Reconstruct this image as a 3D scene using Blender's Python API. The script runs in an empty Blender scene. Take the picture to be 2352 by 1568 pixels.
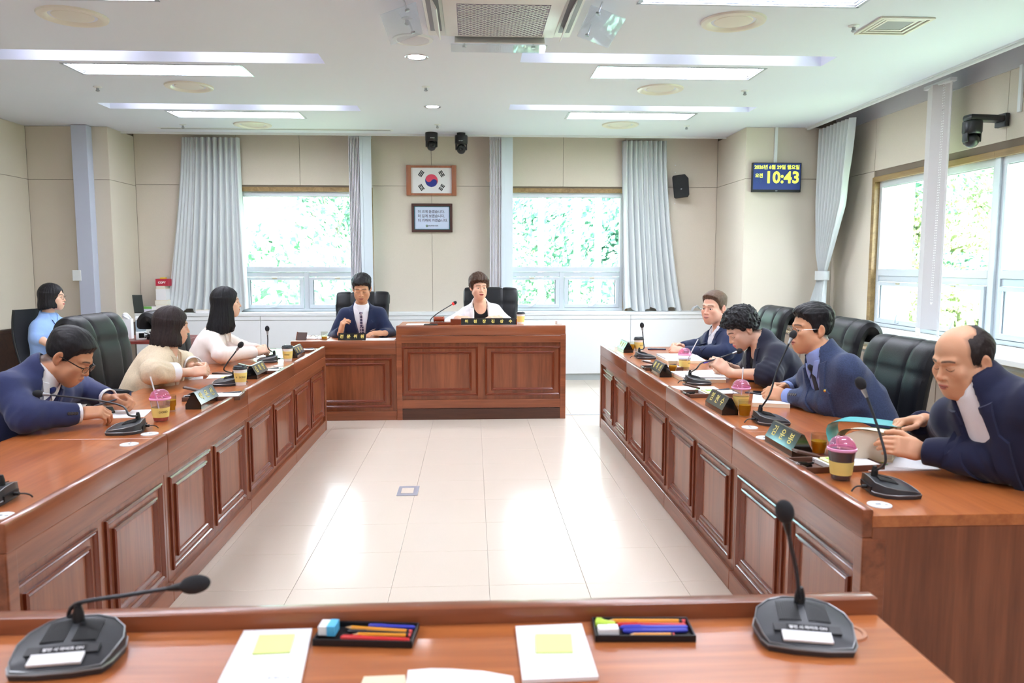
import bpy, bmesh, math, random
import numpy as np
import openvdb
from mathutils import Vector, Matrix
from mathutils.bvhtree import BVHTree
PI = math.pi
random.seed(7)
SC = bpy.context.scene
COL = SC.collection

# ------------------------------------------------------------------ camera
CAM_F = 1760.0; CAM_H = 1.45
PITCH = math.atan(176 / CAM_F); YAW = math.atan(91 * math.cos(PITCH) / CAM_F)
cd = bpy.data.cameras.new('camera'); cam = bpy.data.objects.new('camera', cd); COL.objects.link(cam)
cam.location = (0, 0, CAM_H); cam.rotation_euler = (PI / 2 - PITCH, 0, -YAW)
cd.sensor_width = 36; cd.lens = CAM_F / 2352 * 36; cd.clip_start = .05; cd.clip_end = 400
cd.dof.use_dof = True; cd.dof.focus_distance = 5.2; cd.dof.aperture_fstop = 4.0
SC.camera = cam

# ------------------------------------------------------------------ world, sun, exposure
W = bpy.data.worlds.new('world'); SC.world = W; W.use_nodes = True
wn = W.node_tree.nodes; wl = W.node_tree.links
bg = wn['Background']; bg.inputs['Color'].default_value = (.78, .90, 1.0, 1); bg.inputs['Strength'].default_value = 15.0
sd = bpy.data.lights.new('sun', 'SUN'); sun = bpy.data.objects.new('sun', sd); COL.objects.link(sun)
sd.energy = 38.0; sd.angle = math.radians(3); sd.color = (1.0, .95, .86)
sun.rotation_euler = (math.radians(38), 0, math.radians(-25)); sun.location = (0, -10, 30)
LAMP = 13.5
SC.view_settings.view_transform = 'Standard'; SC.view_settings.look = 'None'
SC.view_settings.exposure = 0.27; SC.view_settings.gamma = 1.0; SC.view_settings.use_curve_mapping = False
SC.cycles.use_denoising = True
SC.cycles.max_bounces = 8; SC.cycles.transparent_max_bounces = 16; SC.cycles.diffuse_bounces = 5
SC.cycles.sample_clamp_indirect = 6.0; SC.cycles.caustics_reflective = False; SC.cycles.caustics_refractive = False

# ------------------------------------------------------------------ pixel -> place (2352x1568 frame)
_r = np.array([math.cos(YAW), -math.sin(YAW), 0]); _f = np.array([math.sin(YAW) * math.cos(PITCH), math.cos(YAW) * math.cos(PITCH), -math.sin(PITCH)])
_u = np.cross(_r, _f); _o = np.array([0, 0, CAM_H])
def _ray(x, y): return _r * (x - 1176) / CAM_F + _u * (784 - y) / CAM_F + _f
def atz(x, y, z): d = _ray(x, y); return _o + d * ((z - CAM_H) / d[2])
def aty(x, y, Y): d = _ray(x, y); return _o + d * (Y / d[1])
def atx(x, y, X): d = _ray(x, y); return _o + d * (X / d[0])

# ------------------------------------------------------------------ object helpers
def tag(o, label=None, cat=None, group=None, kind=None):
    if label: o['label'] = label
    if cat: o['category'] = cat
    if group: o['group'] = group
    if kind: o['kind'] = kind
    return o
def empty(name, loc=(0, 0, 0), rz=0, label=None, cat=None, group=None):
    o = bpy.data.objects.new(name, None); COL.objects.link(o); o.empty_display_size = .05
    o.location = loc; o.rotation_euler = (0, 0, rz)
    return tag(o, label, cat, group)
def link(name, me, mat=None, parent=None, smooth=False):
    if mat is not None:
        me.materials.clear()
        for m in (mat if isinstance(mat, (list, tuple)) else [mat]): me.materials.append(m)
    if smooth: me.polygons.foreach_set('use_smooth', [True] * len(me.polygons))
    o = bpy.data.objects.new(name, me); COL.objects.link(o)
    if parent is not None: o.parent = parent
    return o
def copy_tree(o, parent=None, loc=None, rot=None, **tags):
    c = o.copy(); COL.objects.link(c); c.parent = parent
    if loc is not None: c.location = loc
    if rot is not None: c.rotation_euler = rot if hasattr(rot, '__len__') else (0, 0, rot)
    tag(c, **tags)
    for ch in list(o.children): copy_tree(ch, c)
    return c

class MB:
    """collects shapes into one mesh"""
    def __init__(s): s.v = []; s.f = []; s.m = []; s.cur = 0
    def add(s, vs, fs):
        n = len(s.v); s.v += [tuple(map(float, v)) for v in vs]
        s.f += [tuple(i + n for i in f) for f in fs]; s.m += [s.cur] * len(fs); return s
    def box(s, x0, x1, y0, y1, z0, z1, M=None):
        vs = [(x, y, z) for z in (z0, z1) for y in (y0, y1) for x in (x0, x1)]
        if M is not None: vs = [M @ Vector(v) for v in vs]
        return s.add(vs, [(0, 2, 3, 1), (4, 5, 7, 6), (0, 1, 5, 4), (2, 6, 7, 3), (0, 4, 6, 2), (1, 3, 7, 5)])
    def rbox(s, x0, x1, y0, y1, z0, z1, r=.004, M=None):
        """box with chamfered edges"""
        bm = bmesh.new()
        vs = [bm.verts.new((x, y, z)) for z in (z0, z1) for y in (y0, y1) for x in (x0, x1)]
        for f in [(0, 2, 3, 1), (4, 5, 7, 6), (0, 1, 5, 4), (2, 6, 7, 3), (0, 4, 6, 2), (1, 3, 7, 5)]: bm.faces.new([vs[i] for i in f])
        bmesh.ops.bevel(bm, geom=list(bm.edges), offset=r, segments=2, affect='EDGES', profile=.5)
        bm.verts.index_update()
        s.add([(M @ v.co) if M is not None else v.co[:] for v in bm.verts], [[v.index for v in f.verts] for f in bm.faces]); bm.free(); return s
    def prism(s, pts, d0, d1, axis='x', M=None):
        """2D outline extruded along an axis; pts in the other two axes (x:(y,z) y:(x,z) z:(x,y))"""
        def mk(a, b, d): return {'x': (d, a, b), 'y': (a, d, b), 'z': (a, b, d)}[axis]
        n = len(pts); vs = [mk(a, b, d0) for a, b in pts] + [mk(a, b, d1) for a, b in pts]
        if M is not None: vs = [M @ Vector(v) for v in vs]
        return s.add(vs, [tuple(range(n))[::-1], tuple(range(n, 2 * n))] + [(i, (i + 1) % n, n + (i + 1) % n, n + i) for i in range(n)])
    def lathe(s, prof, seg=24, M=None, cap=True):
        """profile (r,z) turned about z"""
        vs = []; fs = []; n = len(prof)
        for k in range(seg):
            a = 2 * PI * k / seg
            for r, z in prof: vs.append((r * math.cos(a), r * math.sin(a), z))
        for k in range(seg):
            k2 = (k + 1) % seg
            for i in range(n - 1): fs.append((k * n + i, k2 * n + i, k2 * n + i + 1, k * n + i + 1))
        if cap:
            fs.append(tuple(k * n for k in range(seg))[::-1]); fs.append(tuple(k * n + n - 1 for k in range(seg)))
        if M is not None: vs = [M @ Vector(v) for v in vs]
        return s.add(vs, fs)
    def tube(s, pts, r, seg=8, cap=True):
        """round bar along a path; r a number or one per point"""
        P = [Vector(p) for p in pts]; n = len(P); rs = r if hasattr(r, '__len__') else [r] * n
        vs = []; fs = []; up = Vector((0, 0, 1)); prev = None
        for i in range(n):
            t = (P[min(i + 1, n - 1)] - P[max(i - 1, 0)])
            t = t.normalized() if t.length > 1e-9 else Vector((0, 0, 1))
            if prev is None:
                a = t.cross(up if abs(t.z) < .95 else Vector((1, 0, 0))).normalized()
            else:
                a = (prev - t * prev.dot(t)).normalized()
            prev = a; b = t.cross(a)
            for k in range(seg):
                q = 2 * PI * k / seg; vs.append(P[i] + (a * math.cos(q) + b * math.sin(q)) * rs[i])
        for i in range(n - 1):
            for k in range(seg):
                k2 = (k + 1) % seg; fs.append((i * seg + k, i * seg + k2, (i + 1) * seg + k2, (i + 1) * seg + k))
        if cap: fs.append(tuple(range(seg))[::-1]); fs.append(tuple((n - 1) * seg + k for k in range(seg)))
        return s.add(vs, fs)
    def grid(s, fn, nu, nv, closed_u=False):
        vs = [fn(i / (nu if closed_u else nu - 1) if nu > 1 else 0, j / (nv - 1)) for j in range(nv) for i in range(nu)]
        fs = []
        for j in range(nv - 1):
            for i in range(nu if closed_u else nu - 1):
                i2 = (i + 1) % nu; fs.append((j * nu + i, j * nu + i2, (j + 1) * nu + i2, (j + 1) * nu + i))
        return s.add(vs, fs)
    def ball(s, c, r, seg=16, rings=10, M=None):
        r = r if hasattr(r, '__len__') else (r, r, r)
        vs = []
        for j in range(rings + 1):
            ph = PI * j / rings
            for k in range(seg):
                a = 2 * PI * k / seg
                v = Vector((r[0] * math.sin(ph) * math.cos(a), r[1] * math.sin(ph) * math.sin(a), r[2] * math.cos(ph)))
                if M is not None: v = M @ v
                vs.append(v + Vector(c))
        return s.add(vs, [(j * seg + k, (j + 1) * seg + k, (j + 1) * seg + (k + 1) % seg, j * seg + (k + 1) % seg) for j in range(rings) for k in range(seg)])
    def mesh(s, name='mesh'):
        me = bpy.data.meshes.new(name); me.from_pydata(s.v, [], s.f)
        me.polygons.foreach_set('material_index', s.m)
        me.validate(); me.update(); return me
    def build(s, name, mat, parent=None, smooth=False, **t):
        me = s.mesh(name)
        bm = bmesh.new(); bm.from_mesh(me); bmesh.ops.recalc_face_normals(bm, faces=bm.faces); bm.to_mesh(me); bm.free()
        o = link(name, me, mat, parent, smooth)
        if smooth:
            me.set_sharp_from_angle(angle=math.radians(38))
        return tag(o, **t)
def plate(mb, x0, x1, y0, y1, holes, put):
    """rectangle minus rectangular holes, cut into cells; put(mb, xa, xb, ya, yb) draws each cell"""
    xs = sorted({x0, x1, *[h[0] for h in holes], *[h[1] for h in holes]}); ys = sorted({y0, y1, *[h[2] for h in holes], *[h[3] for h in holes]})
    for a, b in zip(xs, xs[1:]):
        for c, d in zip(ys, ys[1:]):
            mx, my = (a + b) / 2, (c + d) / 2
            if mx < x0 or mx > x1 or my < y0 or my > y1: continue
            if any(h[0] < mx < h[1] and h[2] < my < h[3] for h in holes): continue
            put(mb, a, b, c, d)
def text(name, body, size, mat, parent=None, M=None, align='CENTER', extrude=.0004, space=1.0, bold=0.0, word=1.0):
    cu = bpy.data.curves.new(name, 'FONT'); cu.body = body; cu.size = size; cu.align_x = align; cu.align_y = 'CENTER'
    cu.extrude = extrude; cu.space_character = space; cu.offset = bold; cu.space_word = word; cu.resolution_u = 3
    o = bpy.data.objects.new(name, cu); COL.objects.link(o)
    me = bpy.data.meshes.new_from_object(o)
    bpy.data.objects.remove(o); bpy.data.curves.remove(cu)
    me.name = name
    if M is not None: me.transform(M)
    return link(name, me, mat, parent)
def frame_M(o, x, y):
    """matrix with given origin, x and y axes"""
    x = Vector(x).normalized(); y = Vector(y); y = (y - x * x.dot(y)).normalized(); z = x.cross(y)
    M = Matrix((x, y, z)).transposed().to_4x4(); M.translation = Vector(o); return M

# ------------------------------------------------------------------ materials
MATS = {}
def srgb(c): return tuple((v / 12.92 if v <= .04045 else ((v + .055) / 1.055) ** 2.4) for v in [q / 255 for q in c])
def mat(name, col=(200, 200, 200), rough=.5, metal=0.0, spec=.5, noise=0.0, nscale=40, bump=0.0, bscale=200, trans=0.0, emit=0.0, coat=0.0, sheen=0.0, ior=1.45, alpha=1.0, vcol=None, stretch=(1, 1, 1), sss=0.0):
    if name in MATS: return MATS[name]
    m = bpy.data.materials.new(name); m.use_nodes = True; nt = m.node_tree; N = nt.nodes; L = nt.links
    b = N['Principled BSDF']; c = srgb(col)
    b.inputs['Base Color'].default_value = (*c, 1); b.inputs['Roughness'].default_value = rough; b.inputs['Metallic'].default_value = metal
    b.inputs['Specular IOR Level'].default_value = spec; b.inputs['Transmission Weight'].default_value = trans; b.inputs['IOR'].default_value = ior
    b.inputs['Coat Weight'].default_value = coat; b.inputs['Coat Roughness'].default_value = .08; b.inputs['Sheen Weight'].default_value = sheen; b.inputs['Alpha'].default_value = alpha
    if sss: b.inputs['Subsurface Weight'].default_value = sss; b.inputs['Subsurface Radius'].default_value = (.012, .005, .003); b.inputs['Subsurface Scale'].default_value = 1.0
    if emit: b.inputs['Emission Color'].default_value = (*c, 1); b.inputs['Emission Strength'].default_value = emit
    tc = N.new('ShaderNodeTexCoord'); mp = N.new('ShaderNodeMapping'); L.new(tc.outputs['Object'], mp.inputs['Vector']); mp.inputs['Scale'].default_value = stretch
    src = None
    if vcol:
        at = N.new('ShaderNodeAttribute'); at.attribute_name = vcol; src = at.outputs['Color']
    if noise:
        nz = N.new('ShaderNodeTexNoise'); nz.inputs['Scale'].default_value = nscale; nz.inputs['Detail'].default_value = 4; L.new(mp.outputs['Vector'], nz.inputs['Vector'])
        mr = N.new('ShaderNodeMapRange'); mr.inputs['From Min'].default_value = .3; mr.inputs['From Max'].default_value = .7
        mr.inputs['To Min'].default_value = 1 - noise; mr.inputs['To Max'].default_value = 1 + noise; L.new(nz.outputs['Fac'], mr.inputs['Value'])
        mx = N.new('ShaderNodeVectorMath'); mx.operation = 'SCALE'
        if src is not None: L.new(src, mx.inputs[0])
        else: mx.inputs[0].default_value = c
        L.new(mr.outputs['Result'], mx.inputs['Scale']); src = mx.outputs['Vector']
    if src is not None: L.new(src, b.inputs['Base Color'])
    if bump:
        n2 = N.new('ShaderNodeTexNoise'); n2.inputs['Scale'].default_value = bscale; n2.inputs['Detail'].default_value = 3; L.new(mp.outputs['Vector'], n2.inputs['Vector'])
        bp = N.new('ShaderNodeBump'); bp.inputs['Strength'].default_value = bump; bp.inputs['Distance'].default_value = .002
        L.new(n2.outputs['Fac'], bp.inputs['Height']); L.new(bp.outputs['Normal'], b.inputs['Normal'])
    MATS[name] = m; return m
def wood(name, dark, light, axis='y', rough=.3, coat=.35, scale=1.0):
    m = mat(name, dark, rough=rough, coat=coat); nt = m.node_tree; N = nt.nodes; L = nt.links; b = N['Principled BSDF']
    tc = N.new('ShaderNodeTexCoord'); mp = N.new('ShaderNodeMapping'); L.new(tc.outputs['Object'], mp.inputs['Vector'])
    st = {'x': (.35, 5, 5), 'y': (5, .35, 5), 'z': (5, 5, .35)}[axis]; mp.inputs['Scale'].default_value = [q * scale for q in st]
    n1 = N.new('ShaderNodeTexNoise'); n1.inputs['Scale'].default_value = 2.2; n1.inputs['Detail'].default_value = 6; n1.inputs['Distortion'].default_value = 1.2
    n2 = N.new('ShaderNodeTexNoise'); n2.inputs['Scale'].default_value = 14; n2.inputs['Detail'].default_value = 2
    for n in (n1, n2): L.new(mp.outputs['Vector'], n.inputs['Vector'])
    ad = N.new('ShaderNodeMath'); ad.operation = 'MULTIPLY_ADD'; ad.inputs[1].default_value = .45; L.new(n2.outputs['Fac'], ad.inputs[0]); L.new(n1.outputs['Fac'], ad.inputs[2])
    cr = N.new('ShaderNodeValToRGB'); cr.color_ramp.elements[0].position = .45; cr.color_ramp.elements[1].position = .95
    cr.color_ramp.elements[0].color = (*srgb(dark), 1); cr.color_ramp.elements[1].color = (*srgb(light), 1)
    L.new(ad.outputs[0], cr.inputs['Fac']); L.new(cr.outputs['Color'], b.inputs['Base Color'])
    return m
def glass(name, col=(255, 255, 255), fres=1.25, rough=0.0, dens=0.0):
    """thin pane: see-through with a fresnel sheen; dens tints it"""
    if name in MATS: return MATS[name]
    m = bpy.data.materials.new(name); m.use_nodes = True; N = m.node_tree.nodes; L = m.node_tree.links
    N.remove(N['Principled BSDF']); out = N['Material Output']
    t = N.new('ShaderNodeBsdfTransparent'); g = N.new('ShaderNodeBsdfGlossy'); x = N.new('ShaderNodeMixShader'); lw = N.new('ShaderNodeLayerWeight'); pw = N.new('ShaderNodeMath'); fr = N.new('ShaderNodeMath')
    t.inputs['Color'].default_value = (*srgb(col), 1); g.inputs['Roughness'].default_value = rough; f0 = ((fres - 1) / (fres + 1)) ** 2; lw.inputs['Blend'].default_value = .5; pw.operation = 'POWER'; pw.inputs[1].default_value = 5.0; fr.operation = 'MULTIPLY_ADD'; fr.inputs[1].default_value = .8 * (1 - f0); fr.inputs[2].default_value = f0; L.new(lw.outputs['Facing'], pw.inputs[0]); L.new(pw.outputs[0], fr.inputs[0])
    L.new(fr.outputs[0], x.inputs[0]); L.new(t.outputs[0], x.inputs[1]); L.new(g.outputs[0], x.inputs[2])
    if dens:
        d = N.new('ShaderNodeBsdfDiffuse'); d.inputs['Color'].default_value = (*srgb(col), 1); y = N.new('ShaderNodeMixShader'); y.inputs[0].default_value = dens
        L.new(x.outputs[0], y.inputs[1]); L.new(d.outputs[0], y.inputs[2]); L.new(y.outputs[0], out.inputs['Surface'])
    else: L.new(x.outputs[0], out.inputs['Surface'])
    MATS[name] = m; return m

M_CEIL = mat('ceiling_paint', (224, 229, 240), rough=.75, bump=.05, bscale=300)
M_WALL = mat('wall_fabric', (209, 200, 185), rough=.9, noise=.05, nscale=300, bump=.25, bscale=700, spec=.2)
M_SEAM = mat('wall_seam', (120, 108, 94), rough=.9)
M_WHITE = mat('white_panel', (226, 230, 231), rough=.4)
M_ALU = mat('window_aluminium', (205, 213, 219), rough=.35, metal=.2)
M_GASKET = mat('window_gasket', (124, 130, 136), rough=.6)
M_TRIMWOOD = wood('window_trim_wood', (120, 94, 56), (158, 130, 84), 'y', rough=.5, coat=.1)
M_PANE = glass('window_pane', fres=1.15)
M_FLOOR = mat('floor_vinyl', (224, 212, 196), rough=.17, noise=.045, nscale=420, spec=.5)
M_JOINT = mat('floor_joint', (186, 174, 158), rough=.6)
M_DARKWOOD = wood('dark_wainscot', (38, 24, 18), (58, 40, 30), 'x', rough=.45, coat=.1)
M_TOP = wood('desk_top_wood', (150, 78, 38), (188, 112, 60), 'y', rough=.28, coat=.4)
M_FACE = wood('desk_face_wood', (104, 54, 33), (144, 82, 52), 'z', rough=.3, coat=.3)
M_RAIL = wood('desk_rail_wood', (108, 56, 34), (148, 84, 53), 'y', rough=.3, coat=.3)
M_RAILX = wood('desk_rail_wood_across', (108, 56, 34), (148, 84, 53), 'x', rough=.3, coat=.3)
M_TOPX = wood('desk_top_wood_across', (150, 78, 38), (188, 112, 60), 'x', rough=.28, coat=.4)
M_MOULD = mat('desk_moulding', (116, 52, 30), rough=.25, coat=.5)
M_PLINTH = wood('desk_plinth_wood', (62, 36, 26), (84, 50, 36), 'x', rough=.4, coat=.1)
M_DARKGAP = mat('shadow_gap', (26, 20, 18), rough=.8)
M_BLACKP = mat('black_plastic', (26, 27, 29), rough=.45)
M_BLACKG = mat('black_gloss', (16, 18, 18), rough=.12, coat=.6)
M_CHROME = mat('chrome', (215, 218, 222), rough=.18, metal=1.0)
M_STEEL = mat('brushed_steel', (170, 174, 178), rough=.35, metal=.9)
M_LAMP = mat('lamp_diffuser', (238, 241, 255), emit=LAMP * 2.2)
M_DOWN = mat('downlight_diffuser', (250, 248, 255), emit=LAMP * 2.2)
M_PAPER = mat('paper', (246, 247, 248), rough=.8, spec=.2)
M_CREAMP = mat('cream_paper', (238, 226, 196), rough=.8, spec=.2)
M_INK = mat('ink', (30, 30, 34), rough=.7)
# ================================================================== the room
XL, XR, YB, YF, ZC = -5.0, 4.15, -2.6, 9.72, 3.0
M_SLAB = mat('floor_slab', (170, 158, 140), rough=.7)
floor = MB().box(XL - .3, XR + .3, YB - .3, YF + .3, -.2, -.004).build('floor', M_JOINT, kind='structure')
tile = None
tx0, ty0, ts, tt = .07, 3.36, .442, .428
cells = []
for i in range(-12, 11):
    for j in range(-3, 16):
        x0, x1, y0, y1 = tx0 + ts * i, tx0 + ts * (i + 1), ty0 + tt * j, ty0 + tt * (j + 1)
        cells.append((x0, x1, y0, y1))
def _seen(c):
    x, y = (c[0] + c[1]) / 2, (c[2] + c[3]) / 2
    return (-1.75 < x < 1.6 and 2.2 < y < 7.6) or (.4 < x < 3.6 and 7.2 < y < 9.6) or (-4.9 < x < -2.2 and 6.4 < y < 9.4) or (2.1 < x < 3.5 and 4.0 < y < 7.3)
seen = [c for c in cells if _seen(c)]; rest = [c for c in cells if not _seen(c)]
tm = MB().rbox(0, ts - .0016, 0, tt - .0016, -.004, 0, .0012)
for c in seen:
    if tile is None:
        tile = tm.build('tile', M_FLOOR, floor); tile.location = (c[0], c[2], 0)
    else:
        t = tile.copy(); COL.objects.link(t); t.location = (c[0], c[2], 0)
mb = MB()
for c in rest: mb.box(c[0], c[1] - .0016, c[2], c[3] - .0016, -.004, 0)
mb.build('tile_field', M_FLOOR, floor, kind='stuff')
MB().box(.9, 3.3, 7.29, 7.315, 0, .004).build('trim_1', mat('threshold_strip', (196, 204, 222), rough=.3, metal=.5), kind='structure')

# ---- ceiling with coves and sunk light panels
LIGHTS = [(-3.16, -1.80, 6.27, 6.61), (-3.09, -1.76, 8.12, 8.44), (1.0, 2.33, 6.15, 6.53), (1.0, 2.31, 7.98, 8.32), (1.0, 2.33, 4.36, 4.70), (-3.2, -1.85, 4.46, 4.80),
          (1.0, 2.33, 2.5, 2.84), (-3.2, -1.85, 2.5, 2.84), (1.0, 2.33, .65, .99), (-3.2, -1.85, .65, .99), (1.0, 2.33, -1.2, -.86), (-3.2, -1.85, -1.2, -.86)]
COVES = [(-3.62, -1.13, 5.90, 6.19), (-3.60, -1.12, 7.76, 8.03), (.375, 2.74, 5.79, 6.07), (.375, 2.82, 7.63, 7.88)]
ceiling = empty('ceiling'); tag(ceiling, kind='structure')
mb = MB()
holes = LIGHTS + COVES
holes_r = list(holes)
def cput(m, a, b, c, d): m.box(a, b, c, d, ZC, ZC + .02)
plate(mb, XL - .1, 3.82, YB - .1, 9.40, holes_r + [(3.105, 3.9, 8.72, 9.5)], cput)
mb.box(3.105, 3.82, 8.72, 9.40, ZC, ZC + .02)
for (a, b, c, d) in COVES:
    mb.box(a - .01, b + .01, c - .01, d + .35, ZC + .14, ZC + .15)
    mb.box(a - .01, a, c, d + .01, ZC + .02, ZC + .14); mb.box(b, b + .01, c, d + .01, ZC + .02, ZC + .14)
    mb.box(a, b, c - .01, c, ZC + .02, ZC + .14); mb.box(a, b, d, d + .01, ZC + .02, ZC + .14)
mb.build('ceiling_board', M_CEIL, ceiling)
MB().box(XL - .3, XR + .3, YB - .3, YF + .4, ZC + .32, ZC + .45).build('ceiling_slab', M_CEIL, ceiling)
mb = MB(); mb.box(XL - .1, 3.82, 9.40, 9.415, ZC + .02, ZC + .32); mb.box(3.82, 3.835, YB - .1, 8.72, ZC + .02, ZC + .32)
mb.build('curtain_box', M_CEIL, ceiling)
# cove lamps: slim tubes hidden on the near lip of each cove
M_TUBE = mat('cove_tube', (244, 240, 255), emit=LAMP * 1.0)
for k, (a, b, c, d) in enumerate(COVES):
    t = MB()
    n = 2; w = (b - a) / n
    for q in range(n):
        cx = a + w * (q + .5); t.tube([(cx - w * .30, c + .03, ZC + .07), (cx + w * .30, c + .03, ZC + .07)], .013, 8)
    t.build('cove_tube', M_TUBE, ceiling)
MB().rbox(XL, 3.1, 9.375, 9.40, ZC - .022, ZC + .004, .004).build('trim_2', M_WHITE, kind='structure')
mb = MB(); mb.rbox(3.80, 3.83, YB, 8.72, ZC - .03, ZC + .004, .004); mb.box(3.785, 3.795, YB, 8.72, ZC - .012, ZC + .002)
mb.build('trim_3', M_WHITE, kind='structure')
# slot diffuser lines in the ceiling
mb = MB()
for y in (9.10, 9.145): mb.box(-3.55, -.93, y, y + .012, ZC - .004, ZC + .001)
mb.box(-3.57, -.91, 9.075, 9.185, ZC - .002, ZC + .001)
o = mb.build('slot_diffuser', M_WHITE, label='long thin slot air diffuser in the ceiling near the back wall', cat='air vent')
MB().box(-3.54, -.94, 9.118, 9.140, ZC - .0045, ZC - .0022).build('slot', mat('slot_dark', (120, 124, 128)), o)
# ---- ceiling lights
M_LFRAME = mat('light_frame', (188, 196, 206), rough=.3, metal=.4)
ll = {0: 'bright ceiling light panel at the left, the nearer one', 1: 'bright ceiling light panel at the left, closest to the back curtain', 2: 'bright ceiling light panel at the right above the clock screen row, nearer one',
      3: 'bright ceiling light panel at the right, closest to the back wall', 4: 'bright ceiling light panel cut by the top edge of the photo, right'}
for k, (a, b, c, d) in enumerate(LIGHTS):
    e = empty('ceiling_light', ((a + b) / 2, (c + d) / 2, ZC), 0, ll.get(k, 'bright ceiling light panel %s, out of the photo' % ['over the left desks', 'over the right desk end', 'over the left desk end', 'right above the camera', 'left above the camera', 'right behind the camera', 'left behind the camera'][k - 5]), 'ceiling light', 'ceiling light panels')
    hx, hy = (b - a) / 2, (d - c) / 2
    mb = MB()
    for s, (w, z0, z1) in enumerate([(.022, -.004, .004), (.016, .004, .018), (.010, .018, .034)]):
        o_ = s * .014
        for q in ((-hx - .012 + o_, hx + .012 - o_, -hy - .012 + o_, -hy - .012 + o_ + w), (-hx - .012 + o_, hx + .012 - o_, hy + .012 - o_ - w, hy + .012 - o_),
                  (-hx - .012 + o_, -hx - .012 + o_ + w, -hy, hy), (hx + .012 - o_ - w, hx + .012 - o_, -hy, hy)): mb.box(*q, z0, z1)
    mb.build('light_frame', M_LFRAME, e)
    MB().box(-hx + .012, hx - .012, -hy + .012, hy - .012, .02, .03).build('diffuser', M_LAMP, e)
    MB().box(-hx - .01, hx + .01, -hy - .01, hy + .01, .034, .05).build('housing', M_WHITE, e)
for (x, y, r, lb) in [(-.41, 5.96, .075, 'small round downlight glowing white just beyond the air conditioner'), (-.386, 7.775, .07, 'small round downlight glowing white near the ceiling cameras')]:
    e = empty('downlight', (x, y, ZC), 0, lb, 'ceiling light')
    MB().lathe([(r * .86, -.001), (r * 1.12, -.006), (r * 1.2, -.003), (r * 1.2, .0)], 28, cap=False).build('bezel', M_CHROME, e, True)
    MB().lathe([(.001, -.003), (r * .86, -.002), (r * .86, .0)], 28).build('diffuser', M_DOWN, e)
# ---- round air vents
M_VENT = mat('vent_cream', (226, 222, 210), rough=.3)
vl = ['large round ceiling vent in the upper left corner of the photo', 'round ceiling vent between the two left light panels', 'small round ceiling vent nearest the left curtain',
      'large round ceiling vent at the upper right of the photo', 'round ceiling vent between the two right light panels', 'small round ceiling vent nearest the right rear curtain']
for k, (x, y) in enumerate([(-2.49, 5.11), (-2.46, 7.01), (-2.43, 8.85), (1.675, 5.0), (1.67, 6.9), (1.65, 8.64)]):
    e = empty('round_vent', (x, y, ZC), 0, vl[k], 'air vent', 'round ceiling vents')
    MB().lathe([(.205, .0), (.20, -.012), (.175, -.02), (.15, -.012), (.135, .006), (.135, .03)], 36, cap=False).build('vent_ring', M_VENT, e, True)
    MB().lathe([(.001, -.016), (.06, -.016), (.118, -.006), (.122, 0), (.1, .02)], 36).build('vent_disc', M_VENT, e, True)
    MB().lathe([(.001, .026), (.14, .026), (.14, .03)], 24).build('vent_throat', M_BLACKP, e)
# flat round ceiling speaker
e = empty('ceiling_speaker', (-.403, 5.5, ZC), 0, 'flat round white ceiling speaker beside the air conditioner', 'speaker')
MB().lathe([(.14, 0), (.138, -.008), (.118, -.012), (.112, -.008)], 36, cap=False).build('bezel', M_WHITE, e, True)
MB().lathe([(.001, -.02), (.07, -.018), (.112, -.008), (.112, 0)], 36).build('grille', mat('speaker_grille', (205, 205, 212), rough=.7, bump=.4, bscale=900), e, True)
# sprinklers
sl = {(-.404, 5.05): 'sprinkler head left of the air conditioner', (-.399, 6.92): 'sprinkler head between the two round downlights', (-.379, 8.743): 'sprinkler head above the flag picture, near the ceiling cameras',
      (-3.267, 7.07): 'sprinkler head at the far left of the ceiling', (-3.205, 8.89): 'sprinkler head just above the left curtain', (2.443, 6.927): 'sprinkler head right of the nearer right light panel',
      (2.407, 8.68): 'sprinkler head above the wall speaker', (2.49, 5.05): 'sprinkler head beside the square diffuser'}
spk0 = None
for (x, y), lb in sl.items():
    if spk0 is None:
        spk0 = empty('sprinkler', (x, y, ZC), 0, 'chrome ' + lb, 'sprinkler', 'ceiling sprinklers')
        MB().lathe([(.036, 0), (.034, -.006), (.014, -.01), (.012, -.012)], 16).build('escutcheon', M_WHITE, spk0, True)
        MB().lathe([(.012, -.01), (.011, -.026), (.016, -.03), (.017, -.036), (.008, -.042)], 12).build('nozzle', M_STEEL, spk0, True)
    else: copy_tree(spk0, None, (x, y, ZC), 0, label='chrome ' + lb)
# square diffuser
e = empty('square_diffuser', (2.745, 5.03, ZC), 0, 'square white louvred ceiling diffuser at the upper right', 'air vent')
mb = MB()
for a, b, h in ((.175, .155, 0), (.14, .122, .004), (.107, .09, .008), (.074, .058, .012)):
    for q in ((-a, a, -a, -b), (-a, a, b, a), (-a, -b, -b, b), (b, a, -b, b)): mb.box(*q, -.012 + h, -.002 + h)
mb.build('louvre', M_VENT, e)
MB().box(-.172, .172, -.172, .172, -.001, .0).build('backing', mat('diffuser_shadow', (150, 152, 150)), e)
# ceiling hatch
e = empty('ceiling_hatch', (-.98, 4.28, ZC), 0, 'flush white access hatch at the top edge of the ceiling', 'hatch')
mb = MB()
for q in ((-.3, .3, -.3, -.288), (-.3, .3, .288, .3), (-.3, -.288, -.288, .288), (.288, .3, -.288, .288)): mb.box(*q, -.005, 0)
mb.build('hatch_frame', M_ALU, e); MB().box(-.285, .285, -.285, .285, -.003, 0).build('hatch_panel', M_CEIL, e)

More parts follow.
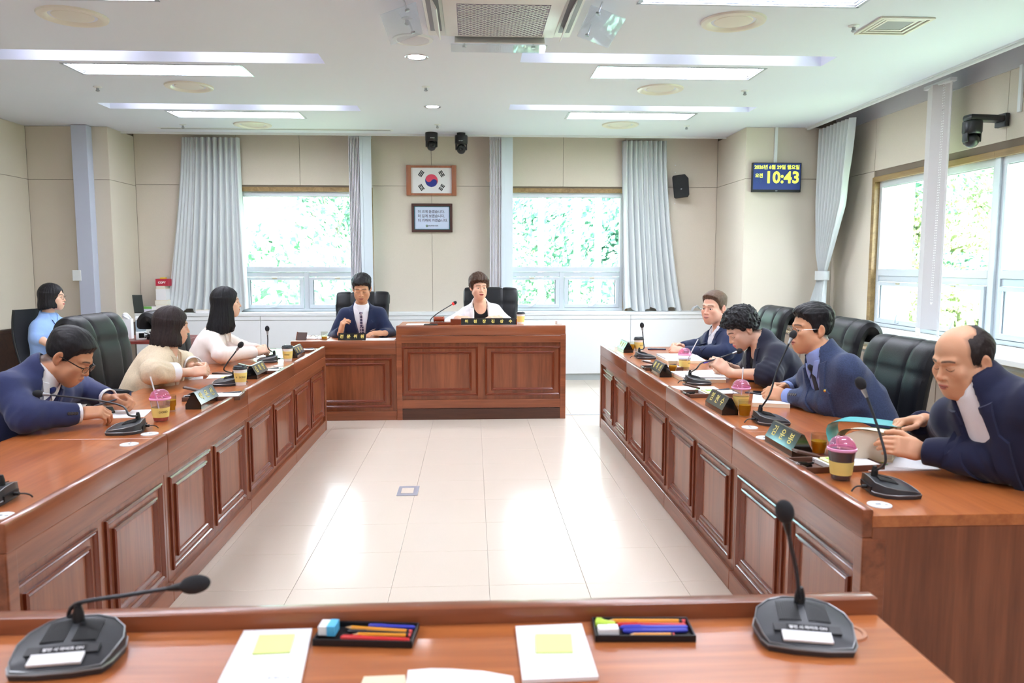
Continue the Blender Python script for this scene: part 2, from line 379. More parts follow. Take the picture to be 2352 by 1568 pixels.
# ---- air conditioner cassette
ac = empty('air_conditioner', (.19, 4.84, ZC), 0, 'white four-way ceiling cassette air conditioner with clear acrylic deflectors', 'air conditioner')
M_ACW = mat('ac_plastic', (226, 229, 228), rough=.35)
mb = MB(); mb.rbox(-.475, .475, -.475, .475, -.03, 0, .012); mb.build('panel', M_ACW, ac, True)
MB().rbox(-.36, .36, -.36, .40, -.055, -.028, .014).build('intake_cover', M_ACW, ac, True)
MB().box(-.275, .275, -.25, .36, -.0565, -.0545).build('grille_back', mat('ac_grille_dark', (130, 124, 140), rough=.7), ac)
mb = MB(); n = 14
for k in range(-20, 21):
    for s in (1, -1):
        # diamond lattice bars clipped to the grille rectangle
        p = []; x0 = k * .043
        for t in np.linspace(-.31, .31, 63):
            x = x0 + s * t * 1.0; y = .055 + t
            if -.272 <= x <= .272 and -.247 <= y <= .357: p.append((x, y))
        if len(p) > 1:
            (ax, ay), (bx, by) = p[0], p[-1]; dx, dy = bx - ax, by - ay; L_ = math.hypot(dx, dy)
            if L_ < .01: continue
            nx, ny = -dy / L_ * .0035, dx / L_ * .0035
            mb.add([(ax + nx, ay + ny, -.0585), (ax - nx, ay - ny, -.0585), (bx - nx, by - ny, -.0585), (bx + nx, by + ny, -.0585),
                    (ax + nx, ay + ny, -.0565), (ax - nx, ay - ny, -.0565), (bx - nx, by - ny, -.0565), (bx + nx, by + ny, -.0565)],
                   [(0, 1, 2, 3), (0, 4, 5, 1), (2, 6, 7, 3), (1, 5, 6, 2), (0, 3, 7, 4)])
mb.build('grille', M_ACW, ac)
for (q, nm) in (((-.455, -.38, -.3, .36), 'slot'), ((.38, .455, -.3, .36), 'slot'), ((-.3, .3, .415, .47), 'slot'), ((-.3, .3, -.47, -.4), 'slot')):
    MB().box(*q, -.0305, -.029).build('air_slot', mat('ac_slot', (128, 130, 136)), ac)
def flap(M):
    MB().rbox(-.3, .3, -.046, .046, -.004, .004, .003, M=M).build('flap', M_ACW, ac)
flap(Matrix.Translation((-.41, .03, -.055)) @ Matrix.Rotation(PI / 2, 4, 'Z') @ Matrix.Rotation(math.radians(62), 4, 'X'))
flap(Matrix.Translation((.41, .03, -.055)) @ Matrix.Rotation(PI / 2, 4, 'Z') @ Matrix.Rotation(math.radians(-62), 4, 'X'))
flap(Matrix.Translation((0, .45, -.05)) @ Matrix.Rotation(math.radians(50), 4, 'X'))
M_ACRYL = glass('clear_acrylic', (244, 248, 252), fres=1.18, rough=.02, dens=.10)
def deflector(M, w):
    d = MB().rbox(-w, w, -.11, .11, -.003, .003, .002, M=M).build('deflector', M_ACRYL, ac)
    for s in (-.72, .72):
        MB().tube([M @ Vector((w * s, -.05, 0)), M @ Vector((w * s, -.05, .085))], .006, 8).build('deflector_post', M_CHROME, d)
        MB().lathe([(.014, -.006), (.014, .006)], 12, M=M @ Matrix.Translation((w * s, -.05, 0))).build('deflector_knob', M_STEEL, d)
deflector(Matrix.Translation((.0, .66, -.055)) @ Matrix.Rotation(math.radians(2), 4, 'X'), .33)
deflector(Matrix.Translation((.0, -.56, -.08)) @ Matrix.Rotation(math.radians(14), 4, 'X') @ Matrix.Rotation(PI, 4, 'Z'), .33)
deflector(Matrix.Translation((.61, .06, -.085)) @ Matrix.Rotation(-PI / 2, 4, 'Z') @ Matrix.Rotation(math.radians(-20), 4, 'X'), .30)
deflector(Matrix.Translation((-.61, .06, -.085)) @ Matrix.Rotation(PI / 2, 4, 'Z') @ Matrix.Rotation(math.radians(-20), 4, 'X'), .30)

# ---- walls
WIN_B = [(-2.88, -1.28), (.35, 1.93)]          # back windows (x range)
WIN_R = [(6.03, 7.82), (4.20, 5.97), (2.37, 4.14)]   # right windows (y range)
ZW0, ZW1 = .865, 2.42
M_PLASTER = mat('wall_core', (200, 196, 186), rough=.9)
wall_back = MB()
plate(wall_back, XL - .3, XR + .3, -.05, ZC + .32, [(a, b, ZW0, 2.36) for a, b in WIN_B], lambda m, a, b, c, d: m.box(a, b, YF + .012, YF + .30, c, d))
wall_back = wall_back.build('wall_back', M_SEAM, kind='structure')
wall_right = MB()
plate(wall_right, YB - .3, YF + .3, -.05, ZC + .32, [(2.37, 7.82, .82, 2.31)], lambda m, a, b, c, d: m.box(XR + .012, XR + .30, a, b, c, d))
wall_right = wall_right.build('wall_right', M_SEAM, kind='structure')
wall_left = MB().box(XL - .3, XL - .012, YB - .3, YF + .3, -.05, ZC + .32).build('wall_left', M_SEAM, kind='structure')
wall_rear = MB().box(XL - .3, XR + .3, YB - .3, YB, -.05, ZC + .32).build('wall_rear', M_WALL, kind='structure')
def wpanel(par, x0, x1, y0, y1, z0, z1, m=M_WALL):
    return MB().rbox(x0, x1, y0, y1, z0, z1, .002).build('wall_panel', m, par)
G = .002
HS = 2.425
def back_panels(x0, x1, z0, z1): wpanel(wall_back, x0 + G, x1 - G, YF - .001, YF + .012, z0 + G, z1 - G)
for a, b in ((-4.1, -2.88), (-1.28, -.503), (-.503, .35), (1.93, 3.105)):
    back_panels(a, b, .80, HS); 
for a, b in ((-4.1, -2.88), (-2.88, -2.115), (-2.115, -1.28), (-1.28, -.503), (-.503, .35), (.35, 1.142), (1.142, 1.93), (1.93, 3.105)): back_panels(a, b, HS, ZC + .1)
for y0, y1 in ((7.84, 8.72),):
    wpanel(wall_right, XR - .001, XR + .012, y0 + G, y1 - G, .7, 2.41 - G); wpanel(wall_right, XR - .001, XR + .012, y0 + G, y1 - G, 2.41 + G, 2.94)
for y0, y1 in ((5.88, 7.84), (3.9, 5.88), (1.9, 3.9), (-.1, 1.9), (YB, -.1)): wpanel(wall_right, XR - .001, XR + .012, y0 + G, y1 - G, 2.41 + G if y0 > 2 else .9, 2.94)
wpanel(wall_right, XR - .001, XR + .012, YB, 2.30, .8, 2.41)
M_VAL = mat('upper_wall_grey', (190, 188, 190), rough=.8)
MB().box(XR - .012, XR + .012, YB, 8.72, 2.94, ZC + .3).build('upper_band', M_VAL, wall_right)
# right corner pillar and left corner pillar
pr = MB().box(3.117, XR + .1, 8.732, YF + .1, 0, ZC + .3).build('wall_pillar_right', M_SEAM, kind='structure')
for z0, z1 in ((.0, HS), (HS, ZC)):
    wpanel(pr, 3.105 + G, XR, 8.72, 8.732, z0 + G, z1 - G); wpanel(pr, 3.105, 3.117, 8.72 + G, 9.72, z0 + G, z1 - G)
pl = MB().box(XL - .1, -4.112, 9.062, YF + .1, 0, ZC + .3).build('wall_pillar_left', M_SEAM, kind='structure')
for z0, z1 in ((.76, 2.41), (2.41, ZC)):
    wpanel(pl, XL, -4.1 - G, 9.05, 9.062, z0 + G, z1 - G); wpanel(pl, -4.112, -4.1, 9.05 + G, 9.72, z0 + G, z1 - G)
    for y0, y1 in ((7.1, 9.05), (5.15, 7.1), (3.2, 5.15), (1.2, 3.2), (-.7, 1.2), (YB, -.7)): wpanel(wall_left, XL - .012, XL, y0 + G, y1 - G, z0 + G, z1 - G)
# dark wainscot at the left
for y0, y1 in ((7.1, 9.05), (5.15, 7.1), (3.2, 5.15), (1.2, 3.2), (-.7, 1.2), (YB, -.7)): wpanel(wall_left, XL - .012, XL + .006, y0 + G, y1 - G, .08, .72, M_DARKWOOD)
wpanel(pl, XL, -4.1, 9.04, 9.062, .08, .72, M_DARKWOOD)
mb = MB(); mb.rbox(XL - .01, XL + .025, YB, 9.05, .72, .76, .006); mb.rbox(XL, -4.1, 9.02, 9.06, .72, .76, .006); mb.build('trim_4', M_DARKWOOD, kind='structure')
mb = MB(); mb.rbox(XL - .01, XL + .015, YB, 9.05, 0, .08, .004); mb.rbox(XL, -4.1, 9.03, 9.06, 0, .08, .004); mb.build('baseboard_left', M_DARKWOOD, kind='structure')
# light grey-blue boxed column in the left corner, with a wall switch
M_COLM = mat('column_paint', (188, 194, 212), rough=.55)
MB().rbox(-4.445, -4.275, 8.93, 9.06, 0, ZC - .005, .004).build('trim_5', M_COLM, label='tall pale blue-grey boxed column in the left corner', kind='structure')
e = empty('wall_switch', (-4.405 - .06, 8.935, 1.33), 0, 'small white switch plate beside the blue-grey corner column', 'switch')
MB().rbox(-.045, .05, -.012, .115, -.06, .06, .004).build('plate', M_WHITE, e)

# ---- back sill box and white panels under the windows
SY = 9.52
mb = MB(); mb.rbox(-4.1, 3.105, SY - .012, YF + .02, .825, .865, .004); mb.build('trim_6', M_WHITE, kind='structure')
sb = MB().box(-4.1, 3.105, SY + .03, YF, .0, .825).build('wall_under_window_back', mat('sill_recess', (170, 178, 178), rough=.6), kind='structure')
for a, b in ((-4.1, -2.6), (-2.6, -1.1), (-1.1, .45), (.45, 1.984), (1.984, 3.105)):
    MB().rbox(a + .002, b - .002, SY, SY + .028, .085, .77, .002).build('sill_panel', M_WHITE, sb); MB().rbox(a + .002, b - .002, SY - .004, SY + .028, .774, .823, .003).build('sill_lip', M_WHITE, sb)
# ---- right sill, white top with grilles, brown cabinets below
mb = MB(); mb.rbox(3.55, XR + .02, 2.3, 8.72, .78, .82, .004); mb.build('trim_7', M_WHITE, kind='structure')
for yy in (7.1, 6.3, 5.4, 4.6):
    g = empty('sill_grille', (3.86, yy, .82), 0, {7.1: 'flat slotted grille in the right window sill, farthest one', 6.3: 'flat slotted grille in the right window sill below the hanging blind', 5.4: 'flat slotted grille in the right window sill behind the balding man', 4.6: 'flat slotted grille in the right sill, nearest the camera'}[yy], 'grille', 'sill grilles')
    mb = MB()
    for k in range(12): mb.box(-.13, .13, -.28 + k * .047, -.28 + k * .047 + .03, .0, .003)
    mb.build('slats', mat('grille_grey', (206, 214, 220), rough=.4), g)
MB().box(3.61, XR, 2.3, 8.72, 0, .78).build('wall_under_window_right', M_WHITE, kind='structure')
M_CAB = mat('cabinet_brown', (128, 112, 98), rough=.35); M_CABT = mat('cabinet_top', (150, 128, 92), rough=.08, coat=.8)
cb = 0
for y0 in (7.76, 6.82, 5.88, 4.94, 4.0, 3.06):
    e = empty('low_cabinet', (3.4, y0, 0), 0, ['taupe low cabinet under the right window sill, farthest one', 'taupe low cabinet under the right sill behind the chair of the bespectacled man', 'taupe low cabinet under the right sill between two black chairs',
        'taupe low cabinet under the right sill behind the empty black chair', 'taupe low cabinet under the right sill behind the balding man', 'taupe low cabinet under the right sill, nearest the camera'][cb], 'cabinet', 'low cabinets'); cb += 1
    MB().rbox(.02, .2, .003, .937, .06, .72, .003).build('body', M_CAB, e)
    MB().rbox(-.003, .205, .0, .94, .72, .745, .003).build('cabinet_top', M_CABT, e)
    MB().box(.04, .19, .01, .93, 0, .06).build('plinth', M_BLACKP, e)
    for s in (0, 1):
        d = MB().rbox(0, .02, .006 + s * .467, .466 + s * .467, .065, .70, .003).build('door', M_CAB, e)
        MB().rbox(-.012, .0, .40 + s * .09, .44 + s * .09, .62, .64, .003).build('handle', M_STEEL, d)

# ---- windows
def bar(mb, o, ax, a0, a1, z0, z1, d0, d1):
    if ax == 'x': mb.rbox(a0, a1, o + d0, o + d1, z0, z1, .003)
    else: mb.rbox(o + d0, o + d1, a0, a1, z0, z1, .003)
def window(n, ax, o, a0, a1, z0, z1, zt, wl=True, wh=True):
    """casement: fixed pane above, two awning sashes below. ax: axis along the wall, o: wall face"""
    e = empty('window_%d' % n); tag(e, kind='structure')
    mb = MB(); fw = .05; d0, d1 = .05, .13
    bar(mb, o, ax, a0, a1, z1 - .06, z1, d0, d1); bar(mb, o, ax, a0, a1, z0, z0 + .035, d0 - .02, d1)
    bar(mb, o, ax, a0, a0 + fw, z0 + .03, z1 - .055, d0 + .002, d1 - .002); bar(mb, o, ax, a1 - fw, a1, z0 + .03, z1 - .055, d0 + .002, d1 - .002)
    bar(mb, o, ax, a0 + fw - .004, a1 - fw + .004, zt - .065, zt, d0 - .001, d1 - .004); bar(mb, o, ax, a0 + fw - .004, a1 - fw + .004, zt - .125, zt - .067, d0 + .015, d1 - .006)
    m = (a0 + a1) / 2; bar(mb, o, ax, m - .03, m + .03, z0 + .03, zt - .068, d0 + .004, d1 - .008)
    mb.build('window_frame', M_ALU, e)
    mb = MB()
    for q in ((a0 + fw, a1 - fw, z1 - .064, z1 - .06), (a0 + fw, a1 - fw, zt, zt + .004)): bar(mb, o, ax, *q, d0 + .012, d0 + .03)
    mb.build('gasket', M_GASKET, e)
    p = MB(); bar(p, o, ax, a0 + fw, a1 - fw, zt, z1 - .06, .10, .106); p.build('pane', M_PANE, e)
    for k, (b0, b1) in enumerate(((a0 + fw + .004, m - .034), (m + .034, a1 - fw - .004))):
        zb, zu = z0 + .04, zt - .13
        s = MB(); w = .045
        bar(s, o, ax, b0, b1, zu - .035, zu, .035, .09); bar(s, o, ax, b0, b1, zb, zb + w, .035, .09); bar(s, o, ax, b0, b0 + w, zb + w - .003, zu - .032, .0365, .0885); bar(s, o, ax, b1 - w, b1, zb + w - .003, zu - .032, .0365, .0885)
        so = s.build('sash', M_ALU, e)
        p = MB(); bar(p, o, ax, b0 + w, b1 - w, zb + w, zu - .035, .06, .066); p.build('pane', M_PANE, so)
        gk = MB(); bar(gk, o, ax, b0 - .002, b1 + .002, zb - .006, zb - .001, .04, .06); bar(gk, o, ax, b0 + w, b0 + w + .012, zb + w, zu - .035, .055, .07); bar(gk, o, ax, b1 - w - .012, b1 - w, zb + w, zu - .035, .055, .07)
        gk.build('sash_gasket', M_GASKET, so)
        c = (b0 + b1) / 2
        h = MB(); bar(h, o, ax, c - .03, c + .03, zu - .018, zu - .006, .025, .036); h.build('pull_plate', mat('brass_plate', (190, 176, 140), rough=.4, metal=.4), so)
        h = MB(); bar(h, o, ax, c - .045, c + .03, zb + .012, zb + .026, .015, .036)
        def pt(a, d, z): return (a, o + d, z) if ax == 'x' else (o + d, a, z)
        h.tube([pt(c, .02, zb + .02), pt(c + (.05 if ax == 'x' else -.05), .0, zb + .055), pt(c + (.095 if ax == 'x' else -.095), -.012, zb + .11)], [.011, .009, .008], 8)
        h.build('handle', M_ALU, so)
    # wooden reveal lining
    t = MB(); r0, r1 = -.004, .05
    bar(t, o, ax, a0 - .03, a1 + .03, z1 - .003, z1 + .05, r0, d1 - .011)
    (bar(t, o, ax, a0 - .05, a0 + .004, z0, z1 + .047, r0 + .001, d1 - .013) if wl else None); (bar(t, o, ax, a1 - .004, a1 + .05, z0, z1 + .047, r0 + .001, d1 - .013) if wh else None)
    t.build('wood_lining', M_TRIMWOOD, e)
    t = MB(); bar(t, o, ax, a0 - .02, a1 + .02, z1 - .002, z1 + .02, d1, .31); bar(t, o, ax, a0 - .02, a0 + .002, z0, z1, d1, .31); bar(t, o, ax, a1 - .002, a1 + .02, z0, z1, d1, .31); bar(t, o, ax, a0 - .02, a1 + .02, z0 - .02, z0 + .002, d1, .33)
    t.build('outer_lining', M_ALU, e)
    return e
for k, (a, b) in enumerate(WIN_B): window(k + 1, 'x', YF, a, b, ZW0, 2.355, 1.425)
for k, (a, b) in enumerate(WIN_R): window(k + 3, 'y', XR, a, b, .82, 2.30, 1.405, k == 2, k == 0)
for (a, b) in ((5.97, 6.03), (4.14, 4.20)): MB().rbox(XR + .03, XR + .13, a, b, .82, 2.30, .003).build('trim_8' if a > 5 else 'trim_9', M_ALU, kind='structure')
# ================================================================== desks
def ring(mb, mp, u0, u1, z0, z1, w=.022, h=.009):
    """mitred rectangular moulding frame; mp(u, z, n) -> point"""
    prof = [(0, 0), (0, h), (w * .25, h * 1.35), (w * .45, h * .8), (w * .6, h * 1.1), (w * .85, h * .6), (w, 0)]
    vs = []; n = len(prof)
    for (su, sz) in ((0, 0), (1, 0), (1, 1), (0, 1)):
        for d, k in prof:
            vs.append(mp((u0 + d) if su == 0 else (u1 - d), (z0 + d) if sz == 0 else (z1 - d), k))
    fs = []
    for c in range(4):
        c2 = (c + 1) % 4
        for i in range(n - 1): fs.append((c * n + i, c2 * n + i, c2 * n + i + 1, c * n + i + 1))
    mb.add(vs, fs)
def desk_unit(name, label, group, u0, u1, mp, ztop, zband, npan, matL, matT, depth=.67, lip=.02, base=.09, mid=None, end0=False, end1=False, dark_plinth=False):
    """one desk unit. mp(u, z, n): u along the front, n outwards from the front face (negative = into the desk)"""
    e = empty(name, (0, 0, 0), 0, label, 'desk', group)
    def bx(m, a, b, za, zb, n0, n1, r=.003):
        p = [mp(a, za, n0), mp(b, zb, n1)]
        lo = [min(p[0][i], p[1][i]) for i in range(3)]; hi = [max(p[0][i], p[1][i]) for i in range(3)]
        m.rbox(lo[0], hi[0], lo[1], hi[1], lo[2], hi[2], r)
    g = .0004
    m = MB(); bx(m, u0 + g, u1 - g, ztop - .035, ztop, -depth, -.03, .0015); m.build('desk_top', matT, e)
    m = MB(); bx(m, u0 + g, u1 - g, ztop - .07, ztop + lip, -.035, 0, .009); m.build('front_lip', matL, e, True)
    zmid = mid if mid else (ztop + zband) / 2
    m = MB(); bx(m, u0 + g, u1 - g, zband, zmid - .0025, -.04, -.002); m.build('lower_rail', matL, e)
    m = MB(); bx(m, u0 + g, u1 - g, zmid + .0005, ztop - .06, -.04, -.002); m.build('upper_rail', matL, e)
    m = MB(); bx(m, u0 + g, u1 - g, base - .01, zband + .01, -.05, -.024); m.build('face_board', M_FACE, e)
    m = MB(); zb = 0 if not dark_plinth else .108
    bx(m, u0 + g, u1 - g, zb, base, -.04, -.004, .004); m.build('base_board', matL, e)
    if dark_plinth:
        m = MB(); bx(m, u0 + g, u1 - g, 0, .104, -.04, -.006); m.build('plinth', M_PLINTH, e)
        m = MB(); bx(m, u0 + g, u1 - g, .10, .112, -.05, -.03); m.build('plinth_gap', M_DARKGAP, e)
    w = (u1 - u0) / npan
    def mp2(u, z, n): return mp(u, z, n - .024)
    for k in range(npan):
        a, b = u0 + w * k + .032, u0 + w * (k + 1) - .032
        if k == 0: a += .012
        if k == npan - 1: b -= .012
        z0, z1 = base + .035, zband - .035
        m = MB(); ring(m, mp2, a, b, z0, z1); o1 = m.build('outer_moulding', M_MOULD, e, True)
        i = .055 if w < .7 else .06
        m = MB(); ring(m, mp2, a + i, b - i, z0 + i * .8, z1 - i * .8, .024, .010); m.build('inner_moulding', M_MOULD, e, True)
    for (flag, u, s) in ((end0, u0, 1), (end1, u1, -1)):
        if flag:
            m = MB(); bx(m, min(u, u + s * .03), max(u, u + s * .03), 0, ztop - .035, -depth + .02, -.03); m.build('end_panel', M_FACE, e)
            m = MB(); bx(m, min(u - s * .002, u + s * .05), max(u - s * .002, u + s * .05), 0, ztop - .07, -.075, -.0015, .004); m.build('corner_post', matL, e)
    m = MB(); bx(m, u0 + .3, u0 + .33, 0, ztop - .035, -depth + .1, -.05); bx(m, u1 - .33, u1 - .3, 0, ztop - .035, -depth + .1, -.05); m.build('leg_panel', M_FACE, e)
    return e
DX_L, DX_R = -1.29, 1.135
YS = [2.12, 3.255, 4.42, 5.585, 6.75]
ZT = .72
who_l = ['nearest the camera', 'before the man in navy', 'before the beige-jacketed woman', 'at the podium end']
who_r = ['nearest the camera', 'in front of the bespectacled man', 'in front of the curly-haired woman', 'at the window end']
for k in range(4):
    desk_unit('conference_desk', 'panelled brown desk unit of the left row, ' + who_l[k], 'left desk row', YS[k], YS[k + 1], lambda u, z, n: (DX_L + n, u, z), ZT, .575, 2, M_RAIL, M_TOP, mid=.655, end0=k == 0, end1=k == 3)
    desk_unit('conference_desk', 'panelled brown desk unit of the right row, ' + who_r[k], 'right desk row', YS[k], YS[k + 1], lambda u, z, n: (DX_R - n, u, z), ZT, .575, 2, M_RAIL, M_TOP, mid=.655, end0=k == 0, end1=k == 3)
# podium for the chairwoman and the lower one beside it
desk_unit('podium_desk', 'tall panelled wooden podium desk of the woman in white', 'podium desks', -.71, .871, lambda u, z, n: (u, 7.12 - n, z), .875, .726, 2, M_RAILX, M_TOPX, depth=.7, lip=.014, base=.19, mid=.795, end0=True, end1=True, dark_plinth=True)
desk_unit('podium_desk', 'lower panelled wooden desk beside the podium, of the man with the patterned tie', 'podium desks', -1.68, -.712, lambda u, z, n: (u, 7.125 - n, z), .738, .62, 1, M_RAILX, M_TOPX, depth=.7, lip=.012, base=.085, mid=.69, end0=True)
# desk at the camera: raised ledge along its far edge
fd = empty('front_desk', (0, 0, 0), 0, 'wooden desk in the foreground with notepads and pen trays on it', 'desk')
MB().rbox(-1.25, .845, .84, 1.505, ZT - .035, ZT, .004).build('desk_top', M_TOPX, fd)
MB().rbox(-1.25, .85, 1.505, 1.545, ZT - .09, ZT + .033, .006).build('front_lip', M_RAILX, fd, True)
MB().rbox(-1.2, .80, 1.50, 1.53, 0, ZT - .05, .003).build('face_board', M_FACE, fd)
MB().rbox(.775, .805, .9, 1.50, 0, ZT - .035, .003).build('end_panel', M_FACE, fd)
MB().rbox(-1.2, -1.17, .9, 1.50, 0, ZT - .035, .003).build('end_panel', M_FACE, fd)

# ================================================================== executive chairs
M_LEATHER = mat('black_leather', (22, 23, 26), rough=.40, spec=.36, bump=.35, bscale=260)
M_LEATHERB = mat('black_leather_side', (20, 21, 24), rough=.42, spec=.36, bump=.3, bscale=260)
def smooth_path(P, n):
    """Catmull-Rom through points"""
    P = [np.array(p, float) for p in P]; Q = [2 * P[0] - P[1]] + P + [2 * P[-1] - P[-2]]; out = []
    m = len(P) - 1
    for k in range(n):
        t = k / (n - 1) * m; i = min(int(t), m - 1); t -= i
        a, b, c, d = Q[i], Q[i + 1], Q[i + 2], Q[i + 3]
        out.append(.5 * ((2 * b) + (-a + c) * t + (2 * a - 5 * b + 4 * c - d) * t * t + (-a + 3 * b - 3 * c + d) * t ** 3))
    return out
def pad(path, widths, thick, useams, vseams, puff, nu=44, nv=48, back_in=.85):
    """upholstered pad swept along a side profile (y, z)"""
    pts = smooth_path(path, nv); mb = MB(); rows = []
    for j, p in enumerate(pts):
        t = pts[min(j + 1, nv - 1)] - pts[max(j - 1, 0)]; t /= np.linalg.norm(t); nrm = np.array([t[1], -t[0]])   # front normal (towards +y for an upward path)
        v = j / (nv - 1); w = np.interp(v, np.linspace(0, 1, len(widths)), widths)
        vv = [0.0] + list(vseams) + [1.0]; s = max(i for i in range(len(vv) - 1) if v >= vv[i] - 1e-9); lv = (v - vv[s]) / (vv[s + 1] - vv[s]) * 2 - 1
        hv = (1 - abs(lv) ** 8) ; hv = max(hv, 0) ** .5
        row = []
        uu = [-1.0] + list(useams) + [1.0]
        for i in range(nu):
            u = -1 + 2 * i / (nu - 1); s = min(max(q for q in range(len(uu) - 1) if u >= uu[q] - 1e-9), len(uu) - 2); lu = (u - uu[s]) / (uu[s + 1] - uu[s]) * 2 - 1
            hu = max(1 - abs(lu) ** 7, 0) ** .5
            edge = max(1 - abs(u) ** 10, 0) ** .5
            h = thick * .35 * edge + puff * (hu * .75 + .25) * hv - .009 * (1 - min(hu * 1.6, 1)) * edge
            y, z = p + nrm * h
            row.append((w * u, y, z))
        for i in range(nu):   # back side
            u = 1 - 2 * i / (nu - 1); edge = max(1 - abs(u) ** 6, 0) ** .5
            y, z = p - nrm * (thick * .65 * edge + .004)
            row.append((w * u * .985, y, z))
        rows.append(row)
    n2 = len(rows[0]); vs = [q for r in rows for q in r]; fs = [(j * n2 + i, j * n2 + (i + 1) % n2, (j + 1) * n2 + (i + 1) % n2, (j + 1) * n2 + i) for j in range(nv - 1) for i in range(n2)]
    fs += [tuple(range(n2))[::-1], tuple((nv - 1) * n2 + i for i in range(n2))]
    return mb.add(vs, fs)
def make_chair():
    e = empty('office_chair')
    back = [(-.225, .44), (-.245, .56), (-.255, .70), (-.265, .82), (-.278, .92), (-.298, 1.0), (-.332, 1.055), (-.372, 1.062), (-.402, 1.03), (-.41, .975)]
    pad(back, [.235, .255, .268, .275, .275, .275, .27], .075, [-.46, .46], [.46], .017).build('backrest', M_LEATHER, e, True)
    seat = [(-.27, .455), (-.1, .45), (.08, .46), (.2, .455), (.26, .42)]
    m = pad([(y, z) for y, z in seat[::-1]], [.25, .265, .27, .26], .07, [-.5, .5], [.5], .03, nv=30)
    m.build('seat', M_LEATHER, e, True)
    for s in (-1, 1):
        a = MB(); a.tube(smooth_path([(s * .25, -.02, .42), (s * .315, .0, .47), (s * .325, -.02, .58), (s * .32, -.08, .655), (s * .315, -.2, .64), (s * .285, -.27, .58)], 18), .014, 8); arm = a.build('armrest', M_CHROME, e, True)
        a = MB(); a.rbox(s * .32 - .032, s * .32 + .032, -.2, .09, .655, .69, .014); a.build('arm_pad', M_LEATHERB, arm, True)
    MB().lathe([(.028, .12), (.028, .30), (.045, .30), (.05, .40)], 16).build('gas_lift', M_BLACKP, e, True)
    for k in range(5):
        q = 2 * PI * k / 5 + .3; c, s = math.cos(q), math.sin(q)
        l = MB(); l.tube([(0, 0, .13), (c * .15, s * .15, .115), (c * .3, s * .3, .085)], [.03, .024, .016], 8); lg = l.build('base_leg', M_CHROME, e, True)
        w = MB(); w.lathe([(.001, -.022), (.03, -.02), (.03, .02), (.001, .022)], 14, M=Matrix.Translation((c * .3, s * .3, .031)) @ Matrix.Rotation(q, 4, 'Z') @ Matrix.Rotation(PI / 2, 4, 'X')); w.build('caster', M_BLACKP, lg, True)
    return e
ch0 = make_chair(); _used = [False]
def chair(x, y, rz, label, z=0, sc=1.0):
    """rz: 0 faces +y"""
    if not _used[0]:
        _used[0] = True; c = ch0; c.location = (x, y, z); c.rotation_euler = (0, 0, rz); tag(c, label, 'chair', 'black leather executive chairs')
    else: c = copy_tree(ch0, None, (x, y, z), rz, label=label)
    c.scale = (sc, sc, sc); return c
# ================================================================== distance-field modelling for people
f32 = np.float32
def nrm(v): v = np.array(v, float); return v / (np.linalg.norm(v) + 1e-12)
def smin(a, b, k):
    h = np.clip(.5 + .5 * (b - a) / k, 0, 1); return b + (a - b) * h - k * h * (1 - h)
def smax(a, b, k): return -smin(-a, -b, k)
def cap(p, a, b, ra, rb):
    a = np.array(a, f32); b = np.array(b, f32); ba = b - a; pa = p - a
    t = np.clip(pa @ ba / (ba @ ba + 1e-12), 0, 1); d = pa - t[:, None] * ba
    return np.sqrt((d * d).sum(1)) - (ra + (rb - ra) * t)
def ell(p, c, r):
    q = p - np.array(c, f32); r = np.array(r, f32); k0 = np.sqrt(((q / r) ** 2).sum(1)); k1 = np.sqrt(((q / (r * r)) ** 2).sum(1)) + 1e-9
    return k0 * (k0 - 1) / k1
def sph(p, c, r): q = p - np.array(c, f32); return np.sqrt((q * q).sum(1)) - r
def _hash(i, j, k):
    h = (i.astype(np.uint32) * np.uint32(374761393) + j.astype(np.uint32) * np.uint32(668265263) + k.astype(np.uint32) * np.uint32(2147483647 - 97531)).astype(np.uint32)
    h = (h ^ (h >> np.uint32(13))) * np.uint32(1274126177); h = h ^ (h >> np.uint32(16))
    return (h & np.uint32(65535)).astype(f32) / 65535
def vnoise(p):
    i = np.floor(p).astype(np.int32); f = (p - i).astype(f32); f = f * f * (3 - 2 * f); r = 0
    for dx in (0, 1):
        wx = f[:, 0] if dx else 1 - f[:, 0]
        for dy in (0, 1):
            wy = f[:, 1] if dy else 1 - f[:, 1]
            for dz in (0, 1):
                wz = f[:, 2] if dz else 1 - f[:, 2]
                r = r + wx * wy * wz * _hash(i[:, 0] + dx, i[:, 1] + dy, i[:, 2] + dz)
    return r
def sdf_mesh(fn, lo, hi, vox, margin=4.6):
    lo = np.array(lo, float); hi = np.array(hi, float); B = 4
    nb = np.ceil((hi - lo) / (vox * B)).astype(int) + 1
    g = np.stack(np.meshgrid(*[np.arange(n) for n in nb], indexing='ij'), -1).reshape(-1, 3)
    c = (lo + (g * B + (B - 1) / 2) * vox).astype(f32); d = np.concatenate([fn(q) for q in np.array_split(c, max(1, len(c) // 200000))])
    near = np.abs(d) < margin * vox
    vol = np.where(d < 0, f32(-10 * vox), f32(10 * vox)).reshape(nb)
    vol = np.repeat(np.repeat(np.repeat(vol, B, 0), B, 1), B, 2).astype(f32)
    gb = g[near]; off = np.stack(np.meshgrid(*[np.arange(B)] * 3, indexing='ij'), -1).reshape(-1, 3)
    idx = (gb[:, None, :] * B + off[None]).reshape(-1, 3)
    if len(idx):
        pts = (lo + idx * vox).astype(f32)
        v = np.concatenate([fn(q) for q in np.array_split(pts, max(1, len(pts) // 200000))]); vol[idx[:, 0], idx[:, 1], idx[:, 2]] = v
    gr = openvdb.FloatGrid(); gr.background = 10 * vox; gr.copyFromArray(vol)
    P, Q = gr.convertToQuads(0.0)
    return P * vox + lo, Q[:, ::-1]
